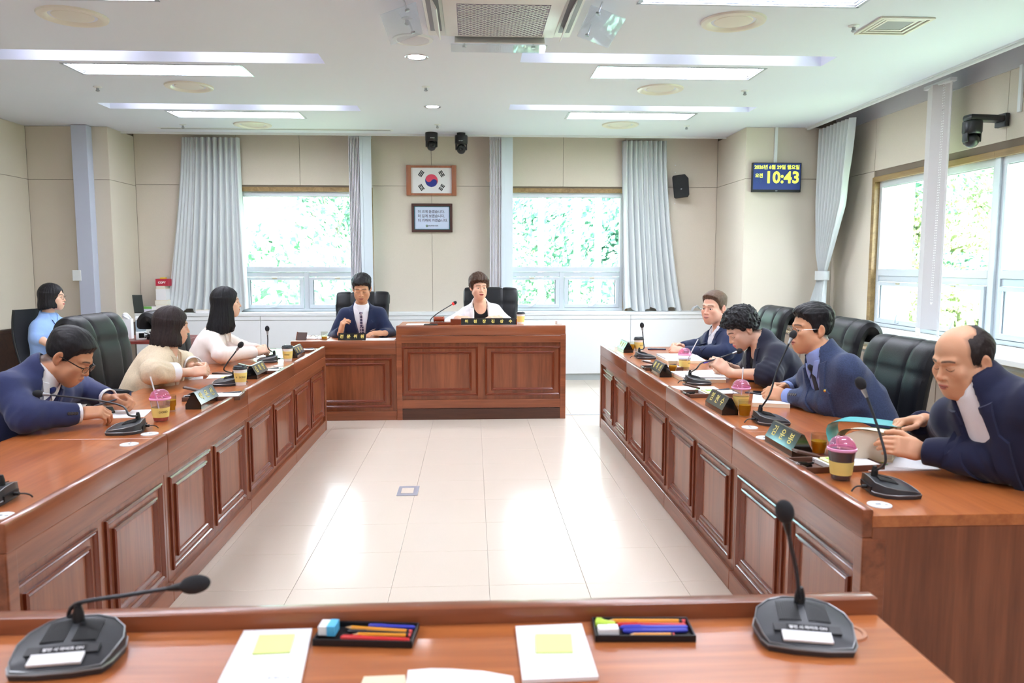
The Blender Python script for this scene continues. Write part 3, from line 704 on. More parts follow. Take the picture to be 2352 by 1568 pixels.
def relax(P, Q, it=3, lam=.55):
    a = np.concatenate([Q[:, i] for i in range(4)]); b = np.concatenate([Q[:, (i + 1) % 4] for i in range(4)]); i = np.concatenate([a, b]); j = np.concatenate([b, a]); n = len(P); dg = np.maximum(np.bincount(i, minlength=n), 1)
    P = P.copy()
    for _ in range(it):
        m = np.stack([np.bincount(i, weights=P[j, c], minlength=n) for c in range(3)], 1) / dg[:, None]; P += lam * (m - P)
    return P
def np_mesh(name, P, Q):
    me = bpy.data.meshes.new(name); n = len(P); m = len(Q)
    me.vertices.add(n); me.vertices.foreach_set('co', np.ascontiguousarray(P, dtype=f32).ravel())
    me.loops.add(m * 4); me.loops.foreach_set('vertex_index', np.ascontiguousarray(Q, dtype=np.int32).ravel())
    me.polygons.add(m); me.polygons.foreach_set('loop_start', np.arange(0, m * 4, 4, dtype=np.int32)); me.polygons.foreach_set('loop_total', np.full(m, 4, np.int32))
    me.polygons.foreach_set('use_smooth', np.ones(m, bool)); me.update(calc_edges=True); me.validate(); return me
def set_vcol(me, C):
    a = me.color_attributes.new('col', 'FLOAT_COLOR', 'POINT'); a.data.foreach_set('color', np.concatenate([C, np.ones((len(C), 1))], 1).astype(f32).ravel())
def lin(c): return np.array(srgb(c), f32)
def orient(fwd, up=(0, 0, 1), roll=0):
    """columns: x = left-to-right of the one looking along fwd is -x ... returns rows (side, fwd, up); side = fwd x up"""
    f = nrm(fwd); u = np.array(up, float); u = nrm(u - f * (u @ f)); s = np.cross(f, u)
    if roll: s, u = s * math.cos(roll) + u * math.sin(roll), u * math.cos(roll) - s * math.sin(roll)
    return np.array([s, f, u], f32)

# ------------------------------------------------------------------ head
def head_core(p, h):
    w = h.get('wide', 1.0); j = h.get('jaw', 1.0)
    d = ell(p, (0, -.012, .028), (.0765 * w, .098, .088))
    d = smin(d, ell(p, (0, .026, -.045), (.061 * w, .068, .080)), .03)
    return d
def head_sdf(p, h):
    w = h.get('wide', 1.0); j = h.get('jaw', 1.0); q = p.copy(); q[:, 0] = np.abs(q[:, 0])
    d = head_core(p, h)
    d = smin(d, sph(q, (.0, .068, -.106), .021 * j), .035)
    d = smin(d, cap(q, (.05 * w * j, .0, -.066), (.018, .062, -.104), .022, .018), .028)
    d = smin(d, ell(q, (.041 * w, .066, -.028), (.023, .02, .02)), .022)
    d = smin(d, cap(q, (.010, .0905, .016), (.046, .073, .018), .0085, .007), .018)
    d = smin(d, ell(q, (.040 * w, .046, -.060), (.024, .030, .034)), .03)
    d = smin(d, ell(q, (0, .074, -.072), (.034, .028, .030)), .022)
    d = smax(d, -ell(q, (.031, .105, -.006), (.018, .014, .010)), .014)
    d = smin(d, ell(q, (.0315, .0745, -.008), (.0165, .0150, .0125)), .006)
    n = h.get('nose', 1.0)
    nose = cap(q, (0, .0865, .006), (0, .0985 + .007 * n, -.033), .0068, .0092)
    nose = smin(nose, sph(q, (0, .1005 + .007 * n, -.0385), .0102), .006)
    nose = smin(nose, ell(q, (.0112, .0965, -.0425), (.0082, .010, .0068)), .006)
    d = smin(d, nose, .009)
    d = smax(d, -ell(q, (.0062, .1035, -.0500), (.0036, .005, .003)), .002)
    up = ell(q, (.006, .0975, -.068), (.0175, .0095, .0052)); lo = ell(q, (0, .0965, -.0775), (.0185, .0095, .0062))
    d = smin(d, smin(up, lo, .002), .006)
    op = h.get('open', 0)
    d = smax(d, -ell(q, (0, .106, -.0728 - op * .4), (.0215 - op, .012, .0011 + op)), .0015)
    if h.get('eyes', 'open') == 'open':
        e = ell(q, (.0315, .094, -.0085), (.0135, .014, .0034)); d = smax(d, -e, .002)
    # ears
    c, s = math.cos(.45), math.sin(.45); g = q - np.array([.0775 * w, -.012, -.012], f32); gx = g[:, 0] * c + g[:, 1] * s; gy = -g[:, 0] * s + g[:, 1] * c
    e = np.stack([gx, gy, g[:, 2]], 1); ear = ell(e, (.004, 0, .002), (.0075, .0185, .031)); ear = smin(ear, ell(e, (.002, .006, -.026), (.006, .009, .009)), .006)
    ear = smax(ear, -ell(e, (.0115, .002, .004), (.006, .0105, .019)), .004)
    d = smin(d, ear, .006)
    return d
def hairline(p, h):
    """positive inside the hair-bearing scalp"""
    y = p[:, 1]; x = np.abs(p[:, 0])
    f = h.get('front', .066); sb = h.get('sideburn', -.03)
    z0 = np.interp(y, [-.10, -.06, -.03, -.012, .004, .022, .040, .060, .085, .12], [-.075, -.07, -.045, -.012, sb, sb + .008, .028, f - .012, f, f])
    return p[:, 2] - z0
def hair_sdf(p, h):
    st = h['hair']; az = np.arctan2(p[:, 0], -p[:, 1]); seed = h.get('seed', 0)
    core = head_core(p, h)
    if st in ('short', 'bald', 'curly'):
        m = hairline(p, h)
        if st == 'bald':
            top = .086 + .9 * np.clip(-p[:, 1] - .02, 0, .1) - .2 * np.clip(p[:, 1] - .0, 0, .1)
            y_ = np.minimum(p[:, 1], .018); z0 = np.interp(y_, [-.10, -.06, -.03, -.012, .004, .02], [-.075, -.07, -.045, -.012, -.022, -.012]); m = np.minimum(np.minimum(p[:, 2] - z0, top - p[:, 2]), .034 - p[:, 1] - .25 * np.abs(p[:, 2] - .03))
        T = h.get('side', .006) + (h.get('top', .018) - h.get('side', .006)) * np.clip((p[:, 2] - .03) / .05, 0, 1)
        if 'fringe' in h: T = T + h['fringe'] * np.clip((p[:, 1] - .03) / .05, 0, 1) * np.clip((p[:, 2] - .05) / .03, 0, 1)
        if st == 'curly':
            n = vnoise(p * 48 + seed) * .5 + vnoise(p * np.array([130, 130, 70], f32) + seed + 9) * .5; T = T + (n - .5) * .030
            jag = (vnoise(p * 60 + seed) - .5) * .03
        else:
            a = np.stack([p[:, 0] * 90 + p[:, 2] * 20, p[:, 1] * 26, p[:, 2] * 30], 1); n = vnoise(a + seed) * .6 + vnoise(a * 2.2 + seed + 5) * .4
            T = T + (n - .5) * h.get('mess', .006); jag = (vnoise(np.stack([p[:, 0] * 130, p[:, 1] * 110, p[:, 2] * 20], 1) + seed) - .5) * .014
        return core - T * np.clip((m + jag) / h.get('grow', .026), -1.5, 1)
    zb = h.get('length', -.11); fl = h.get('flare', .012)
    t = np.clip((.03 - p[:, 2]) / (.03 - zb), 0, 1)
    t2 = t - 1.6 * np.clip(t - .8, 0, 1)
    rx = (.0905 * h.get('wide', 1.0) + fl * t2); ry = .098 + fl * .7 * t2
    cy = -.020 - h.get('back', 0.0) * t * t
    q = np.stack([p[:, 0] / rx, (p[:, 1] - cy) / ry], 1); cyl = (np.sqrt((q * q).sum(1)) - 1) * .09
    cyl = np.maximum(cyl, p[:, 2] - .03)
    d = smin(ell(p, (0, -.016, .026), (.092 * h.get('wide', 1.0), .113, .103)), cyl, .02)
    ends = (vnoise(np.stack([az * 22, p[:, 2] * 0, p[:, 2] * 0], 1) + seed) - .5) * .02
    d = smax(d, (zb + h.get('slope', .15) * p[:, 1] + ends) - p[:, 2], .012)
    # face opening
    fx = h.get('facew', .060); part = h.get('part', 0)
    op = ell(p, (0, .125, -.045), (fx, .105, .112)); op = smin(op, ell(p, (0, .14, -.13), (fx * 1.05, .115, .09)), .03)
    d = smax(d, -op, .012)
    s = np.stack([az * 16, p[:, 2] * 8, p[:, 1] * 2], 1); n = vnoise(s + seed) * .55 + vnoise(s * 2.7 + seed + 3) * .45
    return d + (n - .5) * .0085 + (vnoise(p * 240) - .5) * .001
def head_colors(L, h, me_scalp=True):
    n = len(L); base = lin(h.get('skin', (214, 170, 140))); C = np.tile(base, (n, 1)).astype(f32)
    q = L.copy(); q[:, 0] = np.abs(q[:, 0]); front = q[:, 1] > .05
    red = base * np.array([1.0, .80, .76], f32)
    def mix(m, col): m = np.clip(m, 0, 1)[:, None]; C[:] = C * (1 - m) + np.array(col, f32) * m
    mix(.45 * np.exp(-(((q - np.array([.043, .075, -.035])) / .02) ** 2).sum(1)), red)
    mix(.5 * np.exp(-(((q - np.array([0, .112, -.038])) / .014) ** 2).sum(1)), red)
    mix(.6 * np.exp(-(((q - np.array([.082, -.01, -.01])) / .02) ** 2).sum(1)), red)
    mix((vnoise(L * 60) - .5) * .25, base * .82)
    lip = lin(h.get('lip', (176, 104, 92)))
    dl = np.minimum(ell(q, (.006, .0975, -.068), (.0185, .013, .0058)), ell(q, (0, .0965, -.0775), (.0185, .013, .0068)))
    mix(np.where(front, .5 - dl / .002, 0), lip)
    mix(np.where(front & (q[:, 0] < .0225), 1 - np.abs(q[:, 2] + .0728) / .0016, 0) * (q[:, 1] > .088), lip * .35)
    hc = lin(h.get('haircol', (28, 26, 28)))
    bz = .0205 + .05 * (q[:, 0] - .01) - 12 * np.maximum(q[:, 0] - .030, 0) ** 2
    mix(np.where(front & (q[:, 0] > .011) & (q[:, 0] < .052), h.get('brow', .85) * (1 - np.abs(q[:, 2] - bz) / .0052) * 1.6, 0), hc * 1.3 + base * .08)
    if h.get('eyes', 'open') == 'down':
        lz = -.0155 + 22 * (q[:, 0] - .0315) ** 2
        mix(np.where(front & (np.abs(q[:, 0] - .0315) < .0165), 1.3 * (1 - np.abs(q[:, 2] - lz) / .0021), 0), (.03, .022, .02))
        mix(np.where(front & (np.abs(q[:, 0] - .0315) < .015), .35 * (1 - np.abs(q[:, 2] - (lz + .011)) / .002), 0), base * .5)
    else:
        lz = -.0043 - 16 * (q[:, 0] - .0315) ** 2
        mix(np.where(front & (np.abs(q[:, 0] - .0315) < .0165), 1.2 * (1 - np.abs(q[:, 2] - lz) / .0019), 0), (.03, .022, .02))
        mix(np.where(front & (np.abs(q[:, 0] - .0315) < .015), .3 * (1 - np.abs(q[:, 2] - (lz + .008)) / .002), 0), base * .5)
    if 'stubble' in h: mix(h['stubble'] * np.clip((-.05 - q[:, 2]) / .02, 0, 1) * (q[:, 1] > .0), base * .62)
    # under-eye and nasolabial creases
    mix(.18 * np.exp(-((q[:, 2] + .026 + .4 * (q[:, 0] - .03)) / .003) ** 2) * front * (q[:, 0] < .05) * (q[:, 0] > .015), base * .6)
    mix(h.get('crease', .3) * np.exp(-((q[:, 0] - (.017 + .35 * np.clip(-.042 - q[:, 2], 0, .03))) / .0022) ** 2) * front * (q[:, 2] < -.04) * (q[:, 2] > -.07), base * .62)
    if h['hair'] in ('short', 'curly', 'bald'):
        m = hairline(L, h)
        if h['hair'] == 'bald': m = np.minimum(np.minimum(m + .05 * (L[:, 1] > .0), .088 + .9 * np.clip(-L[:, 1] - .02, 0, .1) - .2 * np.clip(L[:, 1], 0, .1) - L[:, 2]), .034 - L[:, 1] - .25 * np.abs(L[:, 2] - .03)); m = np.where(L[:, 2] < -.02 - .3 * np.maximum(-L[:, 1], 0) , -1, m)
        ear = (q[:, 0] > .078 * h.get('wide', 1.0)) & (np.abs(q[:, 2] + .012) < .036) & (np.abs(q[:, 1] + .008) < .024)
        mix(np.where(ear, 0, np.clip((m + .010) / .02, 0, 1) * .9), hc * 1.2 + base * .06)
    return C
# ------------------------------------------------------------------ hand
FX = [.0285, .0095, -.0095, -.0275]; FL = [.074, .082, .075, .060]; FR = [.0088, .009, .0086, .0076]
def hand_sdf(p, hd):
    """local: x thumb side, y along the fingers, z back of the hand"""
    q = p - np.array([0, .046, 0], f32); b = np.abs(q) - np.array([.0225, .030, .0005], f32)
    palm = np.sqrt((np.maximum(b, 0) ** 2).sum(1)) + np.minimum(b.max(1), 0) - .0150
    wr = np.stack([p[:, 0] * .86, p[:, 1], p[:, 2] * 1.18], 1)
    d = smin(palm, cap(wr, (0, -.02, 0), (0, .02, 0), .0262, .0238), .02)
    d = smin(d, ell(p, (.024, .024, -.009), (.017, .026, .012)), .012)
    cu = hd.get('curl', (25, 35, 20)); sp = hd.get('spread', .06)
    for k in range(4):
        c = cu[k] if hasattr(cu[0], '__len__') else cu
        a = np.array([FX[k], .083 - .004 * abs(k - 1), .001]); ang = 0; pr = a; dd = None
        th = -(k - 1.5) * sp
        for s, fr in enumerate((.46, .30, .24)):
            ang += math.radians(c[s]); L = FL[k] * fr * 1.08
            nx = pr + np.array([math.sin(-th) * math.cos(ang), math.cos(th) * math.cos(ang), -math.sin(ang)]) * L
            seg = cap(p, pr, nx, FR[k] - .0006 * s, FR[k] - .0006 * (s + 1)); dd = seg if dd is None else smin(dd, seg, .003); pr = nx
        d = smin(d, dd, .0055)
    t = hd.get('thumb', [(.034, .022, -.008), (.055, .055, -.022), (.056, .084, -.028), (.050, .106, -.030)]); rr = (.0125, .0108, .0098, .0085); dd = None
    for s in range(3):
        seg = cap(p, t[s], t[s + 1], rr[s], rr[s + 1]); dd = seg if dd is None else smin(dd, seg, .004)
    return smin(d, dd, .009)
# ================================================================== people
def mskin(): return mat('skin', (214, 170, 140), rough=.48, spec=.35, vcol='col', bump=.08, bscale=500, sss=.12)
def mhair(name, c): return mat(name, c, rough=.52, spec=.32, noise=.35, nscale=30, stretch=(6, 6, 1.2), bump=.5, bscale=90)
def mcloth(name, c, rough=.8, noise=.06, nscale=300, bump=.25, bscale=600, sheen=.15): return mat(name, c, rough=rough, noise=noise, nscale=nscale, bump=bump, bscale=bscale, sheen=sheen, spec=.25)
TW = ([0, .12, .3, .55, .78, .9, 1.0], [.175, .172, .165, .185, .18, .125, .066], [.135, .13, .122, .128, .112, .084, .062])
class Body:
    def __init__(s, PV, NB, face, hw=.19, bw=1.0, bd=1.0, bust=0.0):
        s.PV = np.array(PV, float); s.NB = np.array(NB, float); s.ax = nrm(s.NB - s.PV); s.L = np.linalg.norm(s.NB - s.PV)
        f = np.array([face[0], face[1], 0.0]); s.fr = nrm(f - s.ax * (f @ s.ax)); s.sd = np.cross(s.fr, s.ax)   # sd: the person's right
        s.bw, s.bd, s.bust = bw, bd, bust
        s.SH = {k: s.NB - s.ax * .105 + s.sd * ((hw - .048) * (1 if k == 'R' else -1)) + s.fr * .012 for k in 'RL'}
    def loc(s, p):
        q = p - s.PV.astype(f32); return q @ s.sd.astype(f32), (q @ s.ax.astype(f32)) / f32(s.L), q @ s.fr.astype(f32)
    def at(s, a, t, f): return s.PV + s.sd * a + s.ax * (t * s.L) + s.fr * f
    def torso(s, p, grow=0.0):
        a, t, f = s.loc(p); tc = np.clip(t, 0, 1); w = np.interp(tc, TW[0], TW[1]) * s.bw + grow; d = np.interp(tc, TW[0], TW[2]) * s.bd + grow
        w[tc > .9] = np.interp(tc[tc > .9], [.9, 1], [TW[1][5] * s.bw + grow, TW[1][6] + grow]); 
        q = np.sqrt((a / w) ** 2 + (f / d) ** 2); dd = (q - 1) * np.minimum(w, d); ex = np.abs(t - tc) * s.L
        r = np.where(ex > 0, np.sqrt(np.maximum(dd, 0) ** 2 + ex * ex) + np.minimum(dd, 0) * (ex < .03), dd)
        if s.bust:
            for sg in (-1, 1):
                c = s.at(sg * .075 * s.bw, .63, .085 * s.bd); r = smin(r, sph(p, c, .058 * s.bust + grow), .05)
        return r
def patch(name, B, bvhs, edge_in, edge_out, m, parent, off, th=.004, nu=6, nv=26, lift=None):
    """thin sheet laid on clothing: rows between two edge curves given as (side, t) in torso terms"""
    top = []; ok = []
    for j in range(nv):
        v = j / (nv - 1); a0, t0 = edge_in(v); a1, t1 = edge_out(v)
        for i in range(nu):
            u = i / (nu - 1); a, t = a0 + (a1 - a0) * u, t0 + (t1 - t0) * u
            o = Vector(B.at(a, t, .235)); d = Vector(-B.fr); best = None
            for bv in bvhs:
                h = bv.ray_cast(o, d, .6)
                if h[0] is not None and (best is None or h[3] < best[1]): best = (h[0], h[3], h[1])
            if best is None: top.append(None)
            else: top.append((best[0] - d * (off + (lift(u, v) if lift else 0)), best[2]))
    for k in range(len(top)):
        if top[k] is None:
            j, i = divmod(k, nu); c = [q for q in (k - nu, k + nu, k - 1, k + 1) if 0 <= q < len(top) and top[q] is not None]
            top[k] = (top[c[0]][0].copy(), top[c[0]][1]) if c else (Vector(B.at(0, .5, .12)), Vector(B.fr))
    vs = [t[0] for t in top] + [t[0] + Vector(B.fr) * -th for t in top]; n = nu * nv; fs = []
    for j in range(nv - 1):
        for i in range(nu - 1):
            a = j * nu + i; fs += [(a, a + 1, a + nu + 1, a + nu), (n + a, n + a + nu, n + a + nu + 1, n + a + 1)]
    bd = [i for i in range(nu)] + [j * nu + nu - 1 for j in range(1, nv)] + [(nv - 1) * nu + i for i in range(nu - 2, -1, -1)] + [j * nu for j in range(nv - 2, 0, -1)]
    for k in range(len(bd)): a, b = bd[k], bd[(k + 1) % len(bd)]; fs.append((a, n + a, n + b, b))
    mb = MB(); mb.add([v - parent_off for v in vs], fs); return mb.build(name, m, parent, True)
parent_off = Vector((0, 0, 0))
def person(label, root, head, body, arms, fit, vh=.0026, vc=.0055, legs=None, glasses=None):
    global parent_off
    R0 = np.array([root[0], root[1], 0.0]); parent_off = Vector(R0)
    e = empty('person', tuple(R0), 0, label, 'person')
    B = Body(**body); h = head['h']; hs = head.get('scale', 1.0); HP = np.array(head['pos'], f32); HR = orient(head['fwd'], head.get('up', (0, 0, 1)), head.get('roll', 0))
    def tol(p): return ((p - HP) @ HR.T / hs).astype(f32)
    def tow(l): return np.array(l) * hs @ HR + HP
    nk0 = tow([0, -.018, -.06]); nk1 = B.NB + B.ax * .0 - B.fr * .01; nk2 = B.NB - B.ax * .1
    nr = head.get('neck', .054) * (hs * .5 + .5)
    def neck(p): return smin(cap(p, nk0, nk1, nr, nr * 1.06), cap(p, nk1, nk2, nr * 1.06, .08), .03)
    def base_d(p): return smin(neck(p), B.torso(p, -.012), .03)
    def neck_top(p): return cap(p, nk0, nk1, nr, nr * 1.06)
    def skin(p):
        d = head_sdf(tol(p), h) * hs; d = smin(d, neck(p), .022); return smin(d, B.torso(p, -.012), .03)
    lo = np.minimum(HP - .165 * hs, B.NB - .13); hi = np.maximum(HP + .165 * hs, B.NB + .13)
    parts = []; cols = []
    def skincut(p):   # keep only the upper chest
        a, t, f = B.loc(p); return np.maximum(skin(p), (.76 - t) * B.L)
    P, Q = sdf_mesh(skincut, lo, hi, vh); parts.append((P, Q)); cols.append(head_colors(tol(P.astype(f32)), h))
    base = lin(h.get('skin', (214, 170, 140)))
    jt = {}
    for k, a in arms.items():
        S = B.SH[k]; E = np.array(a['elbow'], float); Wp = np.array(a['wrist'], float); fd = nrm(a.get('fwd', Wp - E)); hsz = a.get('size', 1.0)
        HRh = orient(fd, a['dorsal']); HRh = HRh if k == 'R' else HRh.copy()
        # orient rows: (side, fwd, up); thumb side is -side for a right hand seen from the back
        sx = -1.0 if k == 'R' else 1.0
        def tolh(p, W_=Wp, H_=HRh, s_=sx, z_=hsz):
            l = (p - W_.astype(f32)) @ H_.T / z_; l = l.astype(f32).copy(); l[:, 0] *= s_; return l
        def hskin(p, E=E, Wp=Wp, a=a, tolh=tolh, hsz=hsz, fd=fd):
            d = hand_sdf(tolh(p), a.get('hand', {})) * hsz; return smin(d, cap(p, E + (Wp - E) * .1, Wp - fd * .03, .040, .026), .02)
        cfr = fit.get('cuff', .9); cfr = cfr[k] if isinstance(cfr, dict) else cfr; st = max(min(.42, cfr - .2), .0); c0 = Wp + fd * .09; lo = np.minimum(np.minimum(c0 - .15, Wp - .06), E + (Wp - E) * st - .06); hi = np.maximum(np.maximum(c0 + .15, Wp + .06), E + (Wp - E) * st + .06)
        def hcut(p, E=E, Wp=Wp, hskin=hskin, st=st): w = Wp - E; L = np.linalg.norm(w); return np.maximum(hskin(p), st * L - (p - E.astype(f32)) @ (w / L).astype(f32))
        P, Q = sdf_mesh(hcut, lo, hi, a.get('vox', max(vh * 1.12, .0029))); l = tolh(P.astype(f32)); C = np.tile(base, (len(P), 1)); 
        tip = np.clip((l[:, 1] - .10) / .05, 0, 1)[:, None] * .35; C = C * (1 - tip) + base * np.array([1, .82, .78]) * tip
        parts.append((P, Q)); cols.append(C); jt[k] = (S, E, Wp, fd)
    # unseen torso and upper arms under the clothes keep the figure whole
    def under(p):
        d = B.torso(p, -.022)
        for k, (S, E, Wp, fd) in jt.items(): d = smin(d, smin(cap(p, S, E, .042, .036), cap(p, E, Wp - fd * .02, .034, .022), .02), .03)
        return d
    pts = np.array([B.PV, B.NB] + [q for v in jt.values() for q in v[:3]]); P, Q = sdf_mesh(under, pts.min(0) - .2, pts.max(0) + .15, .018); parts.append((P, Q)); cols.append(np.tile(base, (len(P), 1)))
    n = 0; PP = []; QQ = []
    for P, Q in parts: PP.append(P); QQ.append(Q + n); n += len(P)
    me = np_mesh('body', np.concatenate(PP) - R0, np.concatenate(QQ)); set_vcol(me, np.concatenate(cols)); link('body', me, mskin(), e)
    # hair
    hm = mhair('hair_%d_%d_%d' % tuple(h.get('haircol', (28, 26, 28))), h.get('haircol', (28, 26, 28)))
    ext = h.get('length', -.11); lo = tow([0, 0, 0]) - .17 * hs; hi = tow([0, 0, 0]) + .17 * hs
    if ext < -.13:
        ce = tow([0, -.03 - h.get('back', 0), ext]); lo = np.minimum(lo, ce - .16); hi = np.maximum(hi, ce + .16)
    def hf(p):
        return hair_sdf(tol(p), h) * hs
    P, Q = sdf_mesh(hf, lo, hi, vh * 1.15); P = relax(P, Q, 1, .4); me = np_mesh('hair', P - R0, Q); link('hair', me, hm, e)
    # eyes
    if h.get('eyes', 'open') == 'open':
        gz = nrm(h.get('gaze', (0, 1, 0)))
        for sg in (-1, 1):
            mb = MB(); c = np.array([sg * .0315, .0765, -.0085]); seg, rg = 20, 14; vs = []; cc = []
            zx = nrm(np.cross(gz, (0, 0, 1))); zy = np.cross(zx, gz)
            for j in range(rg + 1):
                ph = PI * j / rg * .6
                for q in range(seg):
                    aa = 2 * PI * q / seg; l = c + (gz * math.cos(ph) + (zx * math.cos(aa) + zy * math.sin(aa)) * math.sin(ph)) * .0125
                    vs.append(tow(l) - R0); cc.append((.012, .008, .006) if ph < .50 else (.05, .03, .02) if ph < .58 else (.80, .78, .76))
            mb.add(vs, [(j * seg + q, (j + 1) * seg + q, (j + 1) * seg + (q + 1) % seg, j * seg + (q + 1) % seg) for j in range(rg) for q in range(seg)])
            me = mb.mesh('eye'); set_vcol(me, np.array(cc)); link('eye', me, mat('eyeball', (255, 255, 255), rough=.15, vcol='col'), e, True)
    # glasses
    if glasses:
        gm = mat('glasses_' + glasses['name'], glasses['col'], rough=.25, metal=glasses.get('metal', 0)); r = glasses.get('r', .0011)
        g = MB()
        for sg in (-1, 1):
            rx, rz = glasses.get('rx', .022), glasses.get('rz', .017); pw = glasses.get('pw', 2.6)
            loop = []
            for q in range(25):
                a = 2 * PI * q / 24; cx, sz = math.cos(a), math.sin(a); k = (abs(cx) ** pw + abs(sz) ** pw) ** (-1 / pw)
                loop.append(tow([sg * .0325 + rx * cx * k, .1085 - .0025 * abs(cx * k + sg * 0) ** 2 - (.006 if cx * sg > .5 else 0) * abs(cx), -.010 + rz * sz * k]) - R0)
            g.tube(loop, r, 6, cap=False)
            g.tube([tow([sg * (.0325 + rx), .102, -.002]) - R0, tow([sg * .073, .085, -.002]) - R0, tow([sg * .083, .0, .0]) - R0, tow([sg * .084, -.015, -.006]) - R0], glasses.get('temple', r), 6)
        g.tube([tow([-.0105, .1085, -.004]) - R0, tow([0, .1115, -.001]) - R0, tow([.0105, .1085, -.004]) - R0], r, 6)
        go = g.build('glasses', gm, e, True)
        for sg in (-1, 1):
            lm = MB(); rx, rz = glasses.get('rx', .022), glasses.get('rz', .017); pw = glasses.get('pw', 2.6); vs = [tow([sg * .0325, .108, -.010]) - R0]
            for q in range(24):
                a = 2 * PI * q / 24; cx, sz = math.cos(a), math.sin(a); k = (abs(cx) ** pw + abs(sz) ** pw) ** (-1 / pw); vs.append(tow([sg * .0325 + rx * cx * k, .1068, -.010 + rz * sz * k]) - R0)
            lm.add(vs, [(0, 1 + q, 1 + (q + 1) % 24) for q in range(24)]); lm.build('lens', glass('spectacle_lens', fres=1.3), go)
    # ---------------------------------------------------------------- clothes
    tv = fit.get('v', .45); wv = fit.get('vw', .07); opn = fit.get('openw', 0.0)
    cuff = fit.get('cuff', .9); sr = fit.get('sleeve', (.070, .060, .052, .043)); seed = fit.get('seed', 0); fold = fit.get('fold', 1.0)
    nd = nrm(nrm(nk0 - nk1) * .45 + B.ax * .55)
    def arm_d(p, grow=0.0, cf=None):
        r = None
        for k, (S, E, Wp, fd) in jt.items():
            fr = (cf if cf else cuff); fr = fr[k] if isinstance(fr, dict) else fr
            C = E + (Wp - E) * fr; w = nrm(C - E)
            up = cap(p, S, E, sr[0] * .88 + grow, sr[1] + grow); fo = cap(p, E, C, sr[1] + grow, sr[3] + grow); fo = smax(fo, ((p - C.astype(f32)) @ w.astype(f32)) - .002, .004)
            q = p - E.astype(f32); de = np.sqrt((q * q).sum(1)); al = q @ nrm(C - S).astype(f32)
            wr = np.exp(-(de / .10) ** 2) * np.sin(al * 165 + 6 * vnoise(p * 14 + seed)) * .0042 * fold
            a = smin(up, fo, .02) + wr; r = a if r is None else np.minimum(r, a)
        return r
    def wrinkle(p): return ((vnoise(p * 9 + seed) - .5) * .010 + (np.abs(vnoise(p * np.array([17, 17, 11], f32) + seed + 4) - .5) - .2) * .009) * fold
    shirt_o = None; bv_shirt = None
    pts = np.array([B.PV, B.NB] + [q for v in jt.values() for q in v[:3]]); blo, bhi = pts.min(0) - .17, pts.max(0) + .12
    if fit.get('shirt') is not None:
        cr = fit.get('collar', .060)
        def shirt(p):
            a, t, f = B.loc(p); hh = (p - nk1.astype(f32)) @ nd.astype(f32)
            d = base_d(p) - .008 + (vnoise(p * 16 + seed) - .5) * .005 * np.clip(-hh / .05, 0, 1)
            d = smax(d, hh - (.028 if cr else .012), .002)
            if not cr:
                nl = fit.get('neckline', (.062, .075)); g = np.sqrt((a / nl[0]) ** 2 + (np.minimum((t - .985) * B.L, 0) / nl[1]) ** 2) - 1
                d = smax(d, -np.where(f > .0, g * nl[0], .05), .003)
            if fit.get('opencollar'): d = smax(d, -np.maximum(np.abs(a) - .55 * np.clip(hh + fit['opencollar'], 0, .1), .01 - f), .003)
            return np.maximum(d, (.0 - t) * B.L)
        slo = np.minimum(B.NB - .24, B.PV - .2); P, Q = sdf_mesh(shirt, np.minimum(B.PV, B.NB) - .22, np.maximum(B.PV, B.NB) + .2, vc * 1.45); P = relax(P, Q, 4); me = np_mesh('shirt', P - R0, Q); shirt_o = link('shirt', me, fit['shirt'], e)
        bv_shirt = BVHTree.FromPolygons([tuple(v) for v in P], [tuple(q) for q in Q])
        if fit.get('cuffs', False):
            ce = fit.get('cuffext', .06)
            for k, (S, E, Wp, fd) in jt.items():
                fr = cuff[k] if isinstance(cuff, dict) else cuff
                L_ = np.linalg.norm(Wp - E); C = E + (Wp - E) * (fr - .03); C2 = E + (Wp - E) * (fr + ce); w = nrm(C2 - C); rr = sr[3] - .003 if not fit.get('cuffwide') else sr[3] + .004
                M = frame_M(Vector(C2 - R0), Vector(np.cross(w, (0.1, .2, .9))), Vector(np.cross(np.cross(w, (0.1, .2, .9)), -w)))
                M = Matrix.Translation(Vector(C - R0)) @ Vector((0, 0, 1)).rotation_difference(Vector(w)).to_matrix().to_4x4(); Lc = float(np.linalg.norm(C2 - C))
                MB().lathe([(rr - .006, 0), (rr, 0), (rr, Lc * .5), (rr, Lc), (rr - .003, Lc + .002), (rr - .006, Lc), (rr - .007, 0)], 22, M=M, cap=False).build('cuff', fit.get('cuffmat', fit['shirt']), shirt_o, True)
    def jacket(p):
        a, t, f = B.loc(p); q = p - nk1.astype(f32); hh = q @ nd.astype(f32); ff = (q - hh[:, None] * nd.astype(f32)) @ B.fr.astype(f32)
        top = fit.get('jtop', .024) + .35 * np.clip(-ff, -.01, .04)
        d = smax(base_d(p) - .017, hh - top, .003)
        d = smin(d, B.torso(p, .012 * fit.get('loose', 1.0)), .02)
        d = smax(d, -np.maximum(neck_top(p) - .011, -hh + .004), .003)
        if fit.get('v') is not None:
            w = opn + (wv - opn) * np.clip((t - tv) / (.97 - tv), 0, 1); vv = np.maximum(np.maximum((np.abs(a) - w), (tv - t) * B.L), .0 - f)
            d = smax(d, -vv, .004)
        for k in jt: d = smin(d, cap(p, B.NB - B.ax * .075 + B.sd * (.04 if k == 'R' else -.04), B.SH[k], .046, sr[0] * .86), .04)
        ds = np.minimum(*[np.sqrt(((p - B.SH[k].astype(f32)) ** 2).sum(1)) for k in 'RL']) if len(jt) == 2 else 0; kk = (.010 + .045 * np.exp(-(ds / .11) ** 2)).astype(f32)
        d = smin(d, arm_d(p), kk) + 1.4 * wrinkle(p) * np.clip(-hh / .06, .1, 1)
